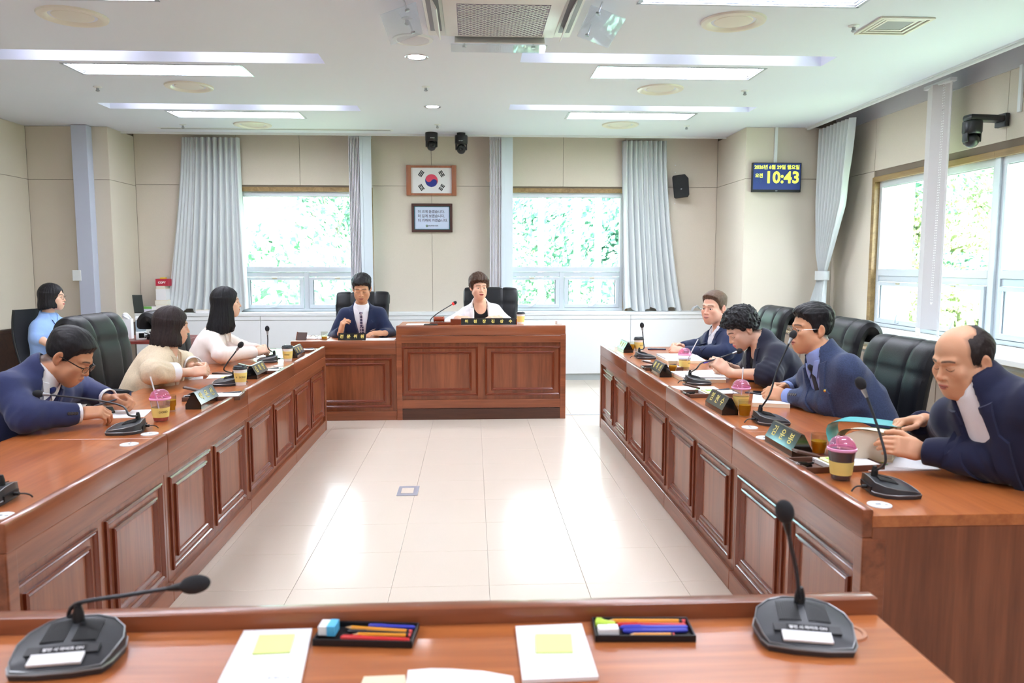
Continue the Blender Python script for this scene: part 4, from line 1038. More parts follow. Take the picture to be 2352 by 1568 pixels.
        return smax(d, (.0 - t - .08) * B.L, .01)
    P, Q = sdf_mesh(jacket, blo, bhi, vc * 1.15); P = relax(P, Q, 4); me = np_mesh(fit.get('name', 'jacket'), P - R0, Q); jo = link(fit.get('name', 'jacket'), me, fit['jacket'], e)
    bj = BVHTree.FromPolygons([tuple(v) for v in P], [tuple(q) for q in Q])
    if fit.get('lapel'):
        lt = fit.get('lapel_t', tv); lw = fit.get('lapelw', .055)
        for sg in (-1, 1):
            def ein(v, sg=sg): t = lt + (.955 - lt) * v; return sg * (opn + (wv - opn) * np.clip((t - tv) / (.97 - tv), 0, 1) + .002), t
            def eout(v, sg=sg):
                a, t = ein(v); a = abs(a)
                w = lw * (v / .72 if v < .72 else (1.0 if v < .76 else .62 + .2 * (v - .76))); return sg * (a + max(w, .004)), t - (.03 * v if v < .76 else 0)
            patch('lapel', B, [bj], ein, eout, fit.get('lapelmat', fit['jacket']), jo, .010, .010)
    if fit.get('tie') is not None and bv_shirt:
        def w_(v): return .010 + .022 * (1 - v) if v < .9 else .012 + .05 * (v - .9)
        t1 = fit.get('tie_t', .93); t0 = fit.get('tie_b', .3)
        to = patch('tie', B, [bv_shirt], lambda v: (-w_(v), t0 + (t1 - t0) * v), lambda v: (w_(v), t0 + (t1 - t0) * v), fit['tie'], e, .004, .006, nu=7)
        k = bv_shirt.ray_cast(Vector(B.at(0, t1 - .012, .4)), Vector(-B.fr), .6)
        if k[0] is not None:
            M = Matrix((Vector(B.sd), Vector(B.fr), Vector(B.ax))).transposed()
            MB().ball(k[0] - parent_off + Vector(B.fr) * .004, (.017, .012, .02), 14, 10, M=M).build('tie_knot', fit['tie'], to, True)
    if fit.get('points') and bv_shirt:      # shirt collar points
        for sg in (-1, 1):
            patch('collar_point', B, [bv_shirt], lambda v, sg=sg: (sg * (.008 + .030 * v), .90 + .085 * v), lambda v, sg=sg: (sg * (.032 + .032 * v), .862 + .115 * v), fit['shirt'], shirt_o, .010, .006, nu=5, nv=8)
    def spot(a, t, bv=None):
        k = (bv or bj).ray_cast(Vector(B.at(a, t, .45)), Vector(-B.fr), .7); return (k[0] - Vector(R0)) if k[0] is not None else Vector(B.at(a, t, .13) - R0)
    M3 = Matrix((Vector(B.sd), Vector(B.ax), Vector(B.fr))).transposed().to_4x4()
    if 'pin' in fit:
        c = spot(*fit['pin']); MB().lathe([(.001, .004), (.006, .0035), (.008, .001), (.008, -.002)], 12, M=Matrix.Translation(c + Vector(B.fr) * .008) @ M3).build('lapel_pin', mat('gold_pin', (226, 190, 96), rough=.25, metal=.9), jo, True)
    for (a, t) in fit.get('buttons', []):
        c = spot(a, t); MB().lathe([(.001, .003), (.009, .003), (.010, .001), (.010, -.003)], 12, M=Matrix.Translation(c + Vector(B.fr) * .003) @ M3).build('button', fit.get('btnmat', M_BLACKP), jo, True)
    # cuff buttons
    if fit.get('cuffbuttons'):
        k, sgn = fit['cuffbuttons']; S, E, Wp, fd = jt[k]; fr = cuff[k] if isinstance(cuff, dict) else cuff; w = nrm(Wp - E)
        for q in range(4):
            c = E + (Wp - E) * (fr - .07 - q * .05); dv = nrm(np.array(sgn) - w * (np.array(sgn) @ w)); hit = bj.ray_cast(Vector(c + dv * .2), Vector(-dv), .3)
            if hit[0] is not None:
                M = Matrix.Translation(hit[0] - parent_off) @ Vector((0, 0, 1)).rotation_difference(Vector(dv)).to_matrix().to_4x4()
                MB().lathe([(.001, .003), (.006, .003), (.0075, .001), (.0075, -.002)], 10, M=M).build('cuff_button', mat('horn_button', (58, 54, 52), rough=.3), jo, True)
    # legs and shoes
    if legs:
        tr = fit.get('trousers', mcloth('dark_trousers', (34, 36, 44)))
        pv = B.PV - np.array([0, 0, .02]); fdir = nrm([legs['dir'][0], legs['dir'][1], 0]); sdv = np.cross(fdir, (0, 0, 1)); hp = {}
        def leg(p):
            d = ell(p, pv, (.17 * body.get('bw', 1), .17 * body.get('bw', 1), .10))
            for sg in (-1, 1):
                H_ = pv + sdv * sg * .09; K = H_ + fdir * legs.get('thigh', .40) + np.array([0, 0, .03]); A = np.array([K[0], K[1], .08]) + fdir * legs.get('shin', .0)
                d = smin(d, smin(cap(p, H_, K, .085, .065), cap(p, K, A, .065, .05), .03), .04)
            return np.maximum(d, .05 - p[:, 2])
        K = pv + fdir * .5; P, Q = sdf_mesh(leg, np.minimum(pv, K) - [.25, .25, .6], np.maximum(pv, K) + [.25, .25, .2], .012); link('trousers', np_mesh('trousers', P - R0, Q), tr, e)
        for sg in (-1, 1):
            K = pv + sdv * sg * .09 + fdir * (legs.get('thigh', .40) + legs.get('shin', 0)); c = Vector((K[0] + fdir[0] * .07 - R0[0], K[1] + fdir[1] * .07 - R0[1], .045)); an = math.atan2(fdir[1], fdir[0])
            MB().ball(c, (.135, .05, .045), 16, 10, M=Matrix.Rotation(an, 3, 'Z')).build('shoe', M_BLACKP, e, True)
    return dict(root=e, B=B, tow=tow, jacket=jo, bj=bj, spot=spot, M3=M3, R0=R0)
def V(px, py, Y, dx=0, dy=0, dz=0): return aty(px, py, Y) + np.array([dx, dy, dz])
def az(deg, down=0):
    a = math.radians(deg); b = math.radians(down); return (math.cos(a) * math.cos(b), math.sin(a) * math.cos(b), -math.sin(b))
NAVY = mcloth('navy_suit', (46, 54, 92)); NAVY2 = mcloth('dark_navy_suit', (30, 34, 60)); NAVY3 = mcloth('blue_check_suit', (56, 68, 98), noise=.22, nscale=150); NAVY4 = mcloth('ink_navy_suit', (36, 46, 76)); NAVY5 = mcloth('black_navy_jacket', (32, 34, 50))
WSHIRT = mcloth('white_shirt', (238, 240, 246), noise=.02, sheen=0); BSHIRT = mcloth('light_blue_shirt', (142, 160, 212), noise=.03, sheen=0)
BEIGE = mcloth('beige_linen', (212, 194, 166), noise=.08, nscale=120); CREAM = mcloth('cream_pink_cloth', (236, 222, 214), noise=.03); WHITEJ = mcloth('white_jacket_cloth', (242, 242, 245), noise=.02)
TIE1 = mcloth('blue_tie', (40, 52, 110), rough=.5); TIE3 = mcloth('dark_tie', (34, 36, 46), rough=.6)
TIE4 = mat('check_tie', (60, 58, 92), rough=.5)
_n = TIE4.node_tree.nodes; _c = _n.new('ShaderNodeTexChecker'); _c.inputs['Scale'].default_value = 48; _c.inputs['Color1'].default_value = (*srgb((54, 50, 84)), 1); _c.inputs['Color2'].default_value = (*srgb((188, 182, 196)), 1)
_t = _n.new('ShaderNodeTexCoord'); _m = _n.new('ShaderNodeMapping'); _m.inputs['Rotation'].default_value = (0, .75, 0); TIE4.node_tree.links.new(_t.outputs['Object'], _m.inputs['Vector']); TIE4.node_tree.links.new(_m.outputs['Vector'], _c.inputs['Vector']); TIE4.node_tree.links.new(_c.outputs['Color'], _n['Principled BSDF'].inputs['Base Color'])
BLACKT = mcloth('black_top', (22, 22, 26)); KNIT = mcloth('light_blue_knit', (148, 182, 236), bump=.5, bscale=300)
def clasp(k, a): return dict(curl=(62, 62, 30), spread=.03, thumb=[(.034, .022, -.008), (.045, .050, -.028), (.038, .074, -.036), (.028, .092, -.034)])
PE = {}
# ---- balding man reading at the right front
PE['bald'] = person('balding man in a dark navy jacket and open white collar reading a booklet', (2.15, 2.5),
    dict(pos=V(2211, 823, 2.52), fwd=az(190, 17), scale=.95, neck=.064, h=dict(hair='bald', eyes='down', skin=(212, 160, 126), haircol=(42, 34, 32), wide=1.12, jaw=1.2, nose=1.15, side=.007, top=.004, sideburn=-.02, crease=.5)),
    dict(PV=(2.14, 2.40, .48), NB=V(2243, 884, 2.49), face=(-.95, -.2), hw=.215, bw=1.22, bd=1.2),
    dict(R=dict(elbow=V(2165, 1010, 2.98), wrist=V(2110, 966, 2.84), dorsal=(.1, .3, 1), fwd=(-1, -.12, -.02), hand=dict(curl=(38, 42, 25), spread=.05)),
         L=dict(elbow=V(2300, 1058, 2.42), wrist=V(2112, 1034, 2.58), dorsal=(-.15, -.85, .4), fwd=(-1, .10, .20), hand=dict(curl=(30, 40, 25)))),
    dict(jacket=NAVY2, shirt=WSHIRT, v=.02, vw=.046, openw=.024, jtop=.036, opencollar=.012, lapel=True, lapel_t=.42, lapelw=.06, cuff=dict(R=.93, L=.95), sleeve=(.082, .074, .064, .050), seed=3),
    vh=.0026, vc=.0052, legs=dict(dir=(-1, 0)))
# ---- bespectacled man with the dotted tie
PE['specs'] = person('man with thin round glasses, blue checked jacket and dark dotted tie, hands clasped', (2.0, 3.7),
    dict(pos=V(1864, 752, 3.74), fwd=az(182, 3), scale=.96, neck=.056, h=dict(hair='short', eyes='open', gaze=(0, 1, 0), skin=(214, 160, 124), haircol=(26, 25, 27), wide=1.05, jaw=1.1, front=.062, top=.020, side=.005, fringe=.006, sideburn=-.025, mess=.012)),
    dict(PV=(2.02, 3.60, .48), NB=V(1884, 812, 3.70), face=(-1, -.12), hw=.20, bw=1.08, bd=1.05),
    dict(R=dict(elbow=V(1850, 880, 4.2), wrist=V(1800, 893, 4.06), dorsal=(0, .9, .5), fwd=(-1, -.35, .12), hand=clasp(0, 0)),
         L=dict(elbow=V(1906, 924, 3.62), wrist=V(1800, 908, 3.9), dorsal=(-.1, -.8, .6), fwd=(-1, .35, .16), hand=clasp(0, 0))),
    dict(jacket=NAVY3, shirt=BSHIRT, tie=TIE3, v=.22, tie_t=.955, vw=.060, jtop=.034, lapel=True, lapelw=.06, cuff=dict(R=.85, L=.80), cuffs=True, cuffext=.13, points=True, pin=(-.085, .76), cuffbuttons=('L', (-.2, -1, .3)), buttons=[(0, .18)], seed=11, sleeve=(.074, .066, .055, .044)),
    vh=.0028, vc=.0055, legs=dict(dir=(-1, 0)), glasses=dict(name='silver', col=(170, 168, 164), metal=.8, r=.0009, rx=.0215, rz=.020, pw=2.1))
# ---- curly-haired woman writing
PE['curly'] = person('woman with short curly black hair in a dark navy jacket bending over her notes', (2.0, 4.7),
    dict(pos=V(1703, 753, 4.72), fwd=az(184, 34), scale=.97, neck=.050, h=dict(hair='curly', eyes='down', skin=(228, 184, 158), haircol=(26, 25, 28), lip=(206, 92, 100), wide=1.03, front=.050, top=.034, side=.026, sideburn=-.012, crease=.15)),
    dict(PV=(2.02, 4.62, .48), NB=V(1748, 782, 4.68), face=(-1, -.1), hw=.185, bw=1.1, bd=1.1, bust=1.0),
    dict(R=dict(elbow=V(1712, 858, 5.0), wrist=V(1668, 842, 4.86), dorsal=(0, .8, .6), fwd=(-1, -.4, .2), hand=dict(curl=(50, 55, 30))),
         L=dict(elbow=V(1768, 862, 4.42), wrist=V(1668, 850, 4.56), dorsal=(-.3, -.8, .6), fwd=(-.8, .15, .62), hand=dict(curl=(48, 55, 30), thumb=[(.034, .022, -.008), (.048, .055, -.030), (.036, .080, -.042), (.022, .094, -.046)]))),
    dict(jacket=NAVY5, shirt=BLACKT, collar=0, v=.45, vw=.052, jtop=.046, lapel=True, lapelw=.05, cuff=dict(R=.36, L=.30), pin=(-.09, .72), seed=21, sleeve=(.078, .072, .062, .060)),
    vh=.0032, vc=.0065, legs=dict(dir=(-1, 0)))
# ---- grey-brown haired man at the window end
PE['far'] = person('man with brown side-parted hair, navy suit and no tie, looking towards the camera', (2.05, 6.2),
    dict(pos=V(1640, 705, 6.15), fwd=az(216, 3), scale=1.03, neck=.055, h=dict(hair='short', eyes='open', gaze=(.1, 1, 0), skin=(224, 172, 148), haircol=(92, 72, 58), wide=1.04, jaw=1.12, front=.074, top=.020, side=.006, fringe=.008, sideburn=-.02, crease=.45, lip=(190, 130, 122))),
    dict(PV=(2.08, 6.15, .48), NB=V(1655, 750, 6.16), face=(-1, -.25), hw=.20, bw=1.05, bd=1.0),
    dict(R=dict(elbow=V(1612, 792, 6.5), wrist=V(1562, 797, 6.36), dorsal=(0, .9, .5), fwd=(-1, -.35, .1), hand=clasp(0, 0)),
         L=dict(elbow=V(1668, 808, 5.95), wrist=V(1566, 806, 6.2), dorsal=(-.1, -.8, .6), fwd=(-1, .3, .12), hand=clasp(0, 0))),
    dict(jacket=NAVY4, shirt=WSHIRT, v=.32, vw=.06, jtop=.03, opencollar=.035, lapel=True, lapelw=.055, cuff=.90, points=True, buttons=[(0, .28)], seed=31),
    vh=.0038, vc=.0075, legs=dict(dir=(-1, 0)))
# ---- man in the navy suit writing, left front
PE['left'] = person('man in a navy suit and black half-rim glasses bending over his papers', (-2.3, 3.58),
    dict(pos=V(160, 815, 3.62), fwd=az(4, 34), scale=1.0, neck=.058, h=dict(hair='short', eyes='down', skin=(200, 146, 112), haircol=(28, 27, 30), wide=1.05, jaw=1.1, front=.066, top=.018, side=.005, sideburn=-.02, mess=.007, crease=.4, lip=(170, 104, 92))),
    dict(PV=(-2.36, 3.52, .48), NB=V(103, 854, 3.58), face=(1, -.12), hw=.205, bw=1.1, bd=1.08),
    dict(R=dict(elbow=V(60, 955, 3.36), wrist=V(188, 949, 3.50), dorsal=(.25, -.45, .9), fwd=(1, .18, .04), hand=dict(curl=(45, 50, 30), thumb=[(.034, .022, -.008), (.046, .055, -.030), (.034, .082, -.040), (.020, .098, -.042)])),
         L=dict(elbow=V(185, 893, 4.0), wrist=V(262, 917, 3.86), dorsal=(.2, .5, .8), fwd=(1, -.15, .10), hand=dict(curl=(45, 55, 30), thumb=[(.034, .022, -.008), (.046, .055, -.030), (.034, .082, -.040), (.020, .098, -.042)]))),
    dict(jacket=NAVY, shirt=WSHIRT, tie=TIE1, v=.30, tie_t=.95, vw=.064, jtop=.03, lapel=True, lapelw=.06, cuff=dict(R=.92, L=.80), cuffs=True, cuffext=.05, points=True, cuffbuttons=('R', (.2, -1, .2)), seed=41, sleeve=(.078, .070, .060, .048)),
    vh=.0028, vc=.0055, legs=dict(dir=(1, 0)), glasses=dict(name='black', col=(24, 24, 26), r=.0012, rx=.024, rz=.015, pw=3.4, temple=.0026))
# ---- woman in the beige jacket
PE['beige'] = person('woman with a dark brown bob and beige linen jacket, hands folded', (-2.15, 4.82),
    dict(pos=V(395, 745, 4.82), fwd=az(24, 8), scale=.90, neck=.046, h=dict(hair='bob', eyes='open', gaze=(0, 1, -.1), skin=(226, 182, 156), haircol=(44, 34, 34), lip=(196, 112, 104), length=-.145, flare=.022, slope=.1, seed=3, facew=.064)),
    dict(PV=(-2.14, 4.80, .48), NB=V(388, 793, 4.80), face=(1, .15), hw=.175, bw=1.0, bd=1.0, bust=1.0),
    dict(R=dict(elbow=V(350, 856, 4.52), wrist=V(442, 854, 4.76), dorsal=(0, -.8, .6), fwd=(1, .3, .05), size=.92, hand=clasp(0, 0)),
         L=dict(elbow=V(425, 832, 5.12), wrist=V(452, 843, 4.97), dorsal=(0, .9, .5), fwd=(1, -.25, .06), size=.92, hand=clasp(0, 0))),
    dict(jacket=BEIGE, shirt=WSHIRT, collar=0, v=.02, vw=.07, openw=.05, lapel=True, lapel_t=.4, lapelw=.05, cuff=dict(R=.42, L=.6), cuffs=True, cuffwide=True, cuffext=.15, seed=51, sleeve=(.072, .066, .060, .056), fold=1.3),
    vh=.0032, vc=.0065, legs=dict(dir=(1, 0)))
# ---- woman in the cream jacket
PE['cream'] = person('woman with long black hair and a pale cream jacket, hands clasped', (-2.15, 5.9),
    dict(pos=V(520, 692, 5.88), fwd=az(16, 0), scale=.90, neck=.046, h=dict(hair='long', eyes='open', gaze=(0, 1, 0), skin=(230, 190, 164), haircol=(24, 24, 28), lip=(198, 118, 112), length=-.26, flare=.03, back=.045, slope=.25, seed=8, facew=.062)),
    dict(PV=(-2.13, 5.9, .48), NB=V(506, 748, 5.9), face=(1, .1), hw=.175, bw=.98, bd=.98, bust=1.0),
    dict(R=dict(elbow=V(508, 814, 5.62), wrist=V(588, 808, 5.88), dorsal=(0, -.8, .6), fwd=(1, .2, .22), size=.95, hand=clasp(0, 0)),
         L=dict(elbow=V(556, 798, 6.2), wrist=V(592, 803, 6.06), dorsal=(0, .9, .5), fwd=(1, -.25, .2), size=.95, hand=clasp(0, 0))),
    dict(jacket=CREAM, shirt=CREAM, collar=0, v=.02, vw=.06, openw=.03, lapel=True, lapel_t=.45, lapelw=.045, cuff=.93, seed=61, sleeve=(.068, .060, .052, .044)),
    vh=.0038, vc=.007, legs=dict(dir=(1, 0)))
# ---- man with the patterned tie at the lower podium
PE['clerk'] = person('man in a dark navy suit with a patterned tie and name badge, looking down', (-1.12, 8.05),
    dict(pos=V(831, 661, 7.72), fwd=az(-88, 20), scale=1.04, neck=.052, h=dict(hair='short', eyes='down', skin=(204, 152, 118), haircol=(28, 27, 30), front=.058, top=.030, side=.012, fringe=.008, sideburn=-.03, mess=.012, lip=(176, 110, 98))),
    dict(PV=(-1.12, 8.05, .50), NB=V(830, 700, 7.80), face=(.03, -1), hw=.215, bw=1.12, bd=1.1),
    dict(R=dict(elbow=V(768, 778, 7.80), wrist=V(783, 760, 7.50), dorsal=(-.6, -.5, .4), fwd=(.3, -.3, 1), size=1.05, hand=dict(curl=(40, 50, 30))),
         L=dict(elbow=V(893, 768, 7.82), wrist=V(878, 765, 7.50), dorsal=(0, -.3, 1), fwd=(-1, -.35, .05), size=1.05, hand=dict(curl=(18, 22, 12)))),
    dict(jacket=NAVY4, shirt=WSHIRT, tie=TIE4, v=.40, vw=.080, lapel=True, lapelw=.06, cuff=.88, points=True, seed=71, sleeve=(.080, .070, .060, .050)),
    vh=.004, vc=.0075, legs=dict(dir=(0, -1)))
# ---- chairwoman
PE['chair'] = person('woman with short brown hair in a white jacket and black top speaking at the podium', (.09, 8.05),
    dict(pos=V(1100, 658, 7.75), fwd=az(-74, 4), scale=.98, neck=.050, h=dict(hair='short', eyes='open', gaze=(.05, 1, 0), skin=(232, 184, 156), haircol=(74, 54, 42), lip=(188, 92, 90), open=.003, front=.050, top=.036, side=.026, sideburn=-.035, mess=.016, fringe=.004, seed=5)),
    dict(PV=(.09, 8.05, .56), NB=V(1102, 695, 7.82), face=(.1, -1), hw=.195, bw=1.05, bd=1.0, bust=1.0),
    dict(R=dict(elbow=V(1036, 742, 7.88), wrist=V(1056, 731, 7.50), dorsal=(0, -.4, 1), fwd=(.9, -.5, .0), hand=dict(curl=(20, 25, 15))),
         L=dict(elbow=V(1164, 742, 7.88), wrist=V(1142, 730, 7.50), dorsal=(0, -.4, 1), fwd=(-.9, -.5, .0), hand=dict(curl=(20, 25, 15)))),
    dict(jacket=WHITEJ, shirt=BLACKT, collar=0, v=.02, vw=.075, openw=.06, lapel=True, lapel_t=.45, lapelw=.05, cuff=.85, pin=(-.10, .72), seed=81, sleeve=(.072, .064, .056, .05)),
    vh=.0038, vc=.0075, legs=dict(dir=(0, -1)))
# ---- woman in the blue knit polo by the left wall
PE['blue'] = person('woman with a black bob, glasses and light blue knit polo seated by the left wall', (-3.98, 7.4),
    dict(pos=V(120, 680, 7.4), fwd=az(8, 2), scale=.97, neck=.046, h=dict(hair='bob', eyes='open', gaze=(0, 1, 0), skin=(226, 184, 160), haircol=(26, 24, 28), lip=(196, 106, 104), length=-.115, flare=.016, slope=.12, seed=13, facew=.066)),
    dict(PV=(-4.0, 7.4, .48), NB=V(112, 722, 7.4), face=(1, -.25), hw=.170, bw=.95, bd=.95, bust=1.0),
    dict(R=dict(elbow=V(86, 775, 7.22), wrist=V(128, 796, 7.18), dorsal=(0, -.6, .8), fwd=(1, .1, -.1), hand=dict(curl=(25, 30, 15))),
         L=dict(elbow=V(118, 775, 7.62), wrist=V(152, 798, 7.5), dorsal=(0, .6, .8), fwd=(1, -.1, -.1), hand=dict(curl=(25, 30, 15)))),
    dict(jacket=KNIT, name='knit_polo', shirt=KNIT, collar=.06, v=.70, vw=.045, cuff=dict(R=.22, L=.22), jcollar=True, colf=.06, seed=91, sleeve=(.068, .060, .055, .056), fold=.5, points=True),
    vh=.004, vc=.008, legs=dict(dir=(1, 0)), glasses=dict(name='gold', col=(150, 120, 90), metal=.6, r=.001, rx=.023, rz=.020, pw=2.2))
# ================================================================== chairs in place
HP2 = PI / 2
chair(-2.06, 4.97, -HP2 - .05, 'black leather executive chair behind the woman in the beige jacket', sc=1.03)
chair(-2.06, 6.08, -HP2, 'black leather executive chair behind the woman in the cream jacket', sc=1.0)
chair(-2.20, 3.50, -HP2, 'black leather executive chair of the man in the navy suit, mostly hidden', sc=1.0)
chair(-1.19, 8.10, PI + .02, 'black leather executive chair behind the man with the patterned tie', sc=1.05)
chair(.19, 8.10, PI - .03, 'black leather executive chair behind the woman in white at the podium', sc=1.09)
chair(2.12, 6.08, HP2, 'black leather executive chair behind the brown-haired man', sc=1.01)
chair(2.10, 4.86, HP2, 'black leather executive chair whose rolled top shows behind the bespectacled man', sc=1.0)
chair(1.87, 3.74, HP2 + .06, 'large black leather executive chair in full view between the bespectacled and the balding man', sc=.98)
chair(2.18, 2.42, HP2, 'black leather executive chair of the balding man, mostly hidden', sc=1.0)

# ================================================================== microphones
M_MICB = mat('mic_body', (54, 56, 60), rough=.4); M_MICT = mat('mic_trim', (150, 152, 154), rough=.3, metal=.6); M_FOAM = mat('mic_foam', (40, 41, 44), rough=.95, bump=.6, bscale=500)
M_NECK = mat('mic_gooseneck', (52, 54, 58), rough=.4, metal=.3)
def outline(k=1.0):
    pts = [(-.062, -.066), (-.03, -.070), (.03, -.070), (.062, -.066), (.088, -.040), (.096, -.005), (.088, .05), (.078, .072), (.03, .080), (-.03, .080), (-.078, .072), (-.088, .05), (-.096, -.005), (-.088, -.040)]
    return [(x * k, y * k) for x, y in pts]
def mic_top(x, y): return (.014 + .038 * max(0, min(1, (.08 - y) / .13)) ** 1.0) - .02 * (abs(x) / .096) ** 2 * max(0, (.04 - y) / .1)
def make_mic_base(front=False):
    e = empty('microphone'); O = outline(); n = len(O); m = MB()
    r0 = [(x * .97, y * .97, .0) for x, y in O]; r1 = [(x, y, .010) for x, y in O]; r2 = [(x * .95, y * .95, mic_top(x, y)) for x, y in O]; r3 = [(x * .5, y * .5, mic_top(x * .5, y * .5) + .003) for x, y in O]
    vs = r0 + r1 + r2 + r3 + [(0, 0, mic_top(0, 0) + .004)]
    fs = [tuple(range(n))[::-1]] + [(a * n + i, a * n + (i + 1) % n, (a + 1) * n + (i + 1) % n, (a + 1) * n + i) for a in range(3) for i in range(n)] + [(3 * n + i, 3 * n + (i + 1) % n, 4 * n) for i in range(n)]
    m.add(vs, fs); b = m.build('mic_base', M_MICB, e, True)
    m = MB(); rim = [(x * .99, y * .99, (.010 + mic_top(x, y)) / 2 if False else .0125) for x, y in O]; m.tube(rim + [rim[0]], .0022, 6, cap=False); rr = [(x * .955, y * .955, mic_top(x, y) + .001) for x, y in O]; m.tube(rr + [rr[0]], .0013, 6, cap=False)
    m.build('mic_trim', M_MICT, b, True)
    m = MB(); m.box(-.045, .045, -.0725, -.066, .010, .026); m.build('cable_recess', M_BLACKP, b)
    m = MB()
    for k in range(-11, 12):
        x = k * .0042
        if abs(x) < .006: continue
        m.add([(x - .0011, -.045, mic_top(x, -.045) + .0016), (x + .0011, -.045, mic_top(x, -.045) + .0016), (x + .0011, .012, mic_top(x, .012) + .0036), (x - .0011, .012, mic_top(x, .012) + .0036),
               (x - .0011, -.045, mic_top(x, -.045) + .0046), (x + .0011, -.045, mic_top(x, -.045) + .0046), (x + .0011, .012, mic_top(x, .012) + .0062), (x - .0011, .012, mic_top(x, .012) + .0062)], [(4, 5, 6, 7), (0, 4, 7, 3), (1, 2, 6, 5), (0, 1, 5, 4), (2, 3, 7, 6)])
    m.build('speaker_ribs', M_BLACKP, b)
    m = MB(); m.tube([(.012, -.068, .018), (.012, -.088, .018)], .006, 8); m.tube(smooth_path([(.012, -.088, .018), (.014, -.104, .017), (.02, -.116, .010), (.022, -.122, .002)], 8), .0026, 6); m.build('cable', M_BLACKP, e, True)
    return e
mic0 = None
def mic(loc, rz, path, foam, label, fr=(.0165, .0165, .022), sticker=False):
    global mic0
    if mic0 is None: mic0 = make_mic_base(); e = mic0; e.location = loc; e.rotation_euler = (0, 0, rz); tag(e, label, 'microphone', 'desk microphones')
    else: e = copy_tree(mic_src, None, loc, rz, label=label, cat='microphone', group='desk microphones')
    return e
mic_src = make_mic_base()
def mic_full(loc, rz, path, label, fr=(.0165, .0165, .022), sticker=False):
    e = copy_tree(mic_src, None, loc, rz, label=label, cat='microphone', group='desk microphones')
    Mi = (Matrix.Translation(Vector(loc)) @ Matrix.Rotation(rz, 4, 'Z')).inverted()
    s0 = Vector((0, -.045, mic_top(0, -.045) + .002)); P = [s0, s0 + Vector((0, 0, .012))] + [Mi @ Vector(p) for p in path]
    MB().lathe([(.011, 0), (.010, .018), (.006, .034)], 14, M=Matrix.Translation(s0 - Vector((0, 0, .004)))).build('stem_collar', M_BLACKP, e, True)
    pts = smooth_path([tuple(p) for p in P], 34); n = len(pts)
    MB().tube(pts, [.0042] * n, 8).build('gooseneck', M_NECK, e, True)
    t = Vector(pts[-1]) - Vector(pts[-3]); t.normalize(); M = Vector((0, 0, 1)).rotation_difference(t).to_matrix()
    MB().lathe([(.0048, -.03), (.0075, -.012), (.0085, .0)], 12, M=Matrix.Translation(Vector(pts[-1])) @ M.to_4x4()).build('capsule', M_BLACKP if sticker else M_STEEL, e, True)
    MB().ball(Vector(pts[-1]) + t * fr[2] * .8, fr, 20, 14, M=M).build('windscreen', M_FOAM, e, True)
    if sticker:
        b = [c for c in e.children if c.name.startswith('mic_base')][0]
        def onto(x, y): return mic_top(x, y) + .0062
        M_ = frame_M((0, .034, onto(0, .034) + .0002), (-1, 0, 0), Vector((0, -.05, onto(0, .02) - onto(0, .07))))
        MB().box(-.062, .062, -.010, .010, -.0035, 0, M=M_).build('button_strip', M_BLACKP, b)
        MB().box(-.038, .040, -.0075, .0075, 0, .0006, M=M_).build('instruction_strip', M_INK, b)
        text('instruction_text', '발언 시 마이크 ON', .0088, M_PAPER, b, M_ @ Matrix.Translation((0.001, 0, .001)), bold=.0002, extrude=.0002)
        M_ = frame_M((.004, .056, onto(0, .056) + .0004), (-1, 0, 0), Vector((0, -.05, onto(0, .03) - onto(0, .08))))
        MB().box(-.045, .045, -.012, .014, -.004, .0008, M=M_).build('white_card', M_PAPER, b)
    return e
RZR, RZL = -HP2, HP2
TZ = ZT
def T(px, py, z=TZ): return atz(px, py, z)
def loc3(p, z=TZ + .0005): return (float(p[0]), float(p[1]), z)
mic_full(loc3(T(2040, 1128)), RZR - .15, [V(2034, 1060, 2.27), V(2022, 1000, 2.30), V(1996, 925, 2.34), V(1982, 892, 2.35)], 'desk microphone in front of the balding man, at the right desk end')
mic_full(loc3(T(1768, 970)), RZR - .1, [V(1768, 905, 3.4), V(1785, 850, 3.42), V(1806, 802, 3.44), V(1818, 776, 3.45)], 'tall desk microphone reaching up before the face of the bespectacled man')
mic_full(loc3(T(1601, 880)), RZR - .1, [V(1599, 847, 4.52), V(1612, 833, 4.55), V(1645, 824, 4.58), V(1692, 808, 4.6)], 'desk microphone bent sideways towards the curly-haired woman')
mic_full(loc3(T(1481, 822)), RZR, [V(1479, 800, 5.86), V(1478, 785, 5.86), V(1475, 752, 5.86)], 'upright desk microphone at the window end of the right desks')
mic_full(loc3(T(293, 990)), RZL + .2, [V(296, 953, 3.36), V(280, 932, 3.40), V(210, 917, 3.44), V(98, 905, 3.40)], 'desk microphone bent low towards the man in the navy suit')
mic_full(loc3(T(520, 882)), RZL + .25, [V(515, 850, 4.66), V(520, 836, 4.66), V(538, 812, 4.68), V(549, 797, 4.68)], 'desk microphone in front of the woman in the beige jacket')
mic_full(loc3(T(616, 830)), RZL + .2, [V(616, 800, 5.84), V(615, 780, 5.84), V(614, 760, 5.84)], 'upright desk microphone in front of the woman in the cream jacket')
mic_full(loc3(T(-30, 1152)), RZL + .1, [V(-60, 1060, 2.4), V(-120, 1010, 2.4), V(-200, 990, 2.4)], 'desk microphone cut by the left edge of the photo')
mic_full((-.752, 1.405, TZ + .0005), PI + .12, [V(158, 1415, 1.455), V(180, 1385, 1.45), V(300, 1365, 1.44), V(420, 1346, 1.43)], 'blurred foreground microphone at the left, bent to the right', fr=(.0175, .0175, .030), sticker=True)
mic_full((.648, 1.415, TZ + .0005), PI - .22, [V(1836, 1370, 1.45), V(1829, 1310, 1.44), V(1816, 1250, 1.43), V(1806, 1195, 1.425)], 'blurred foreground microphone standing upright at the right', fr=(.0182, .0182, .024), sticker=True)
for o in [mic_src] + list(mic_src.children_recursive): bpy.data.objects.remove(o)
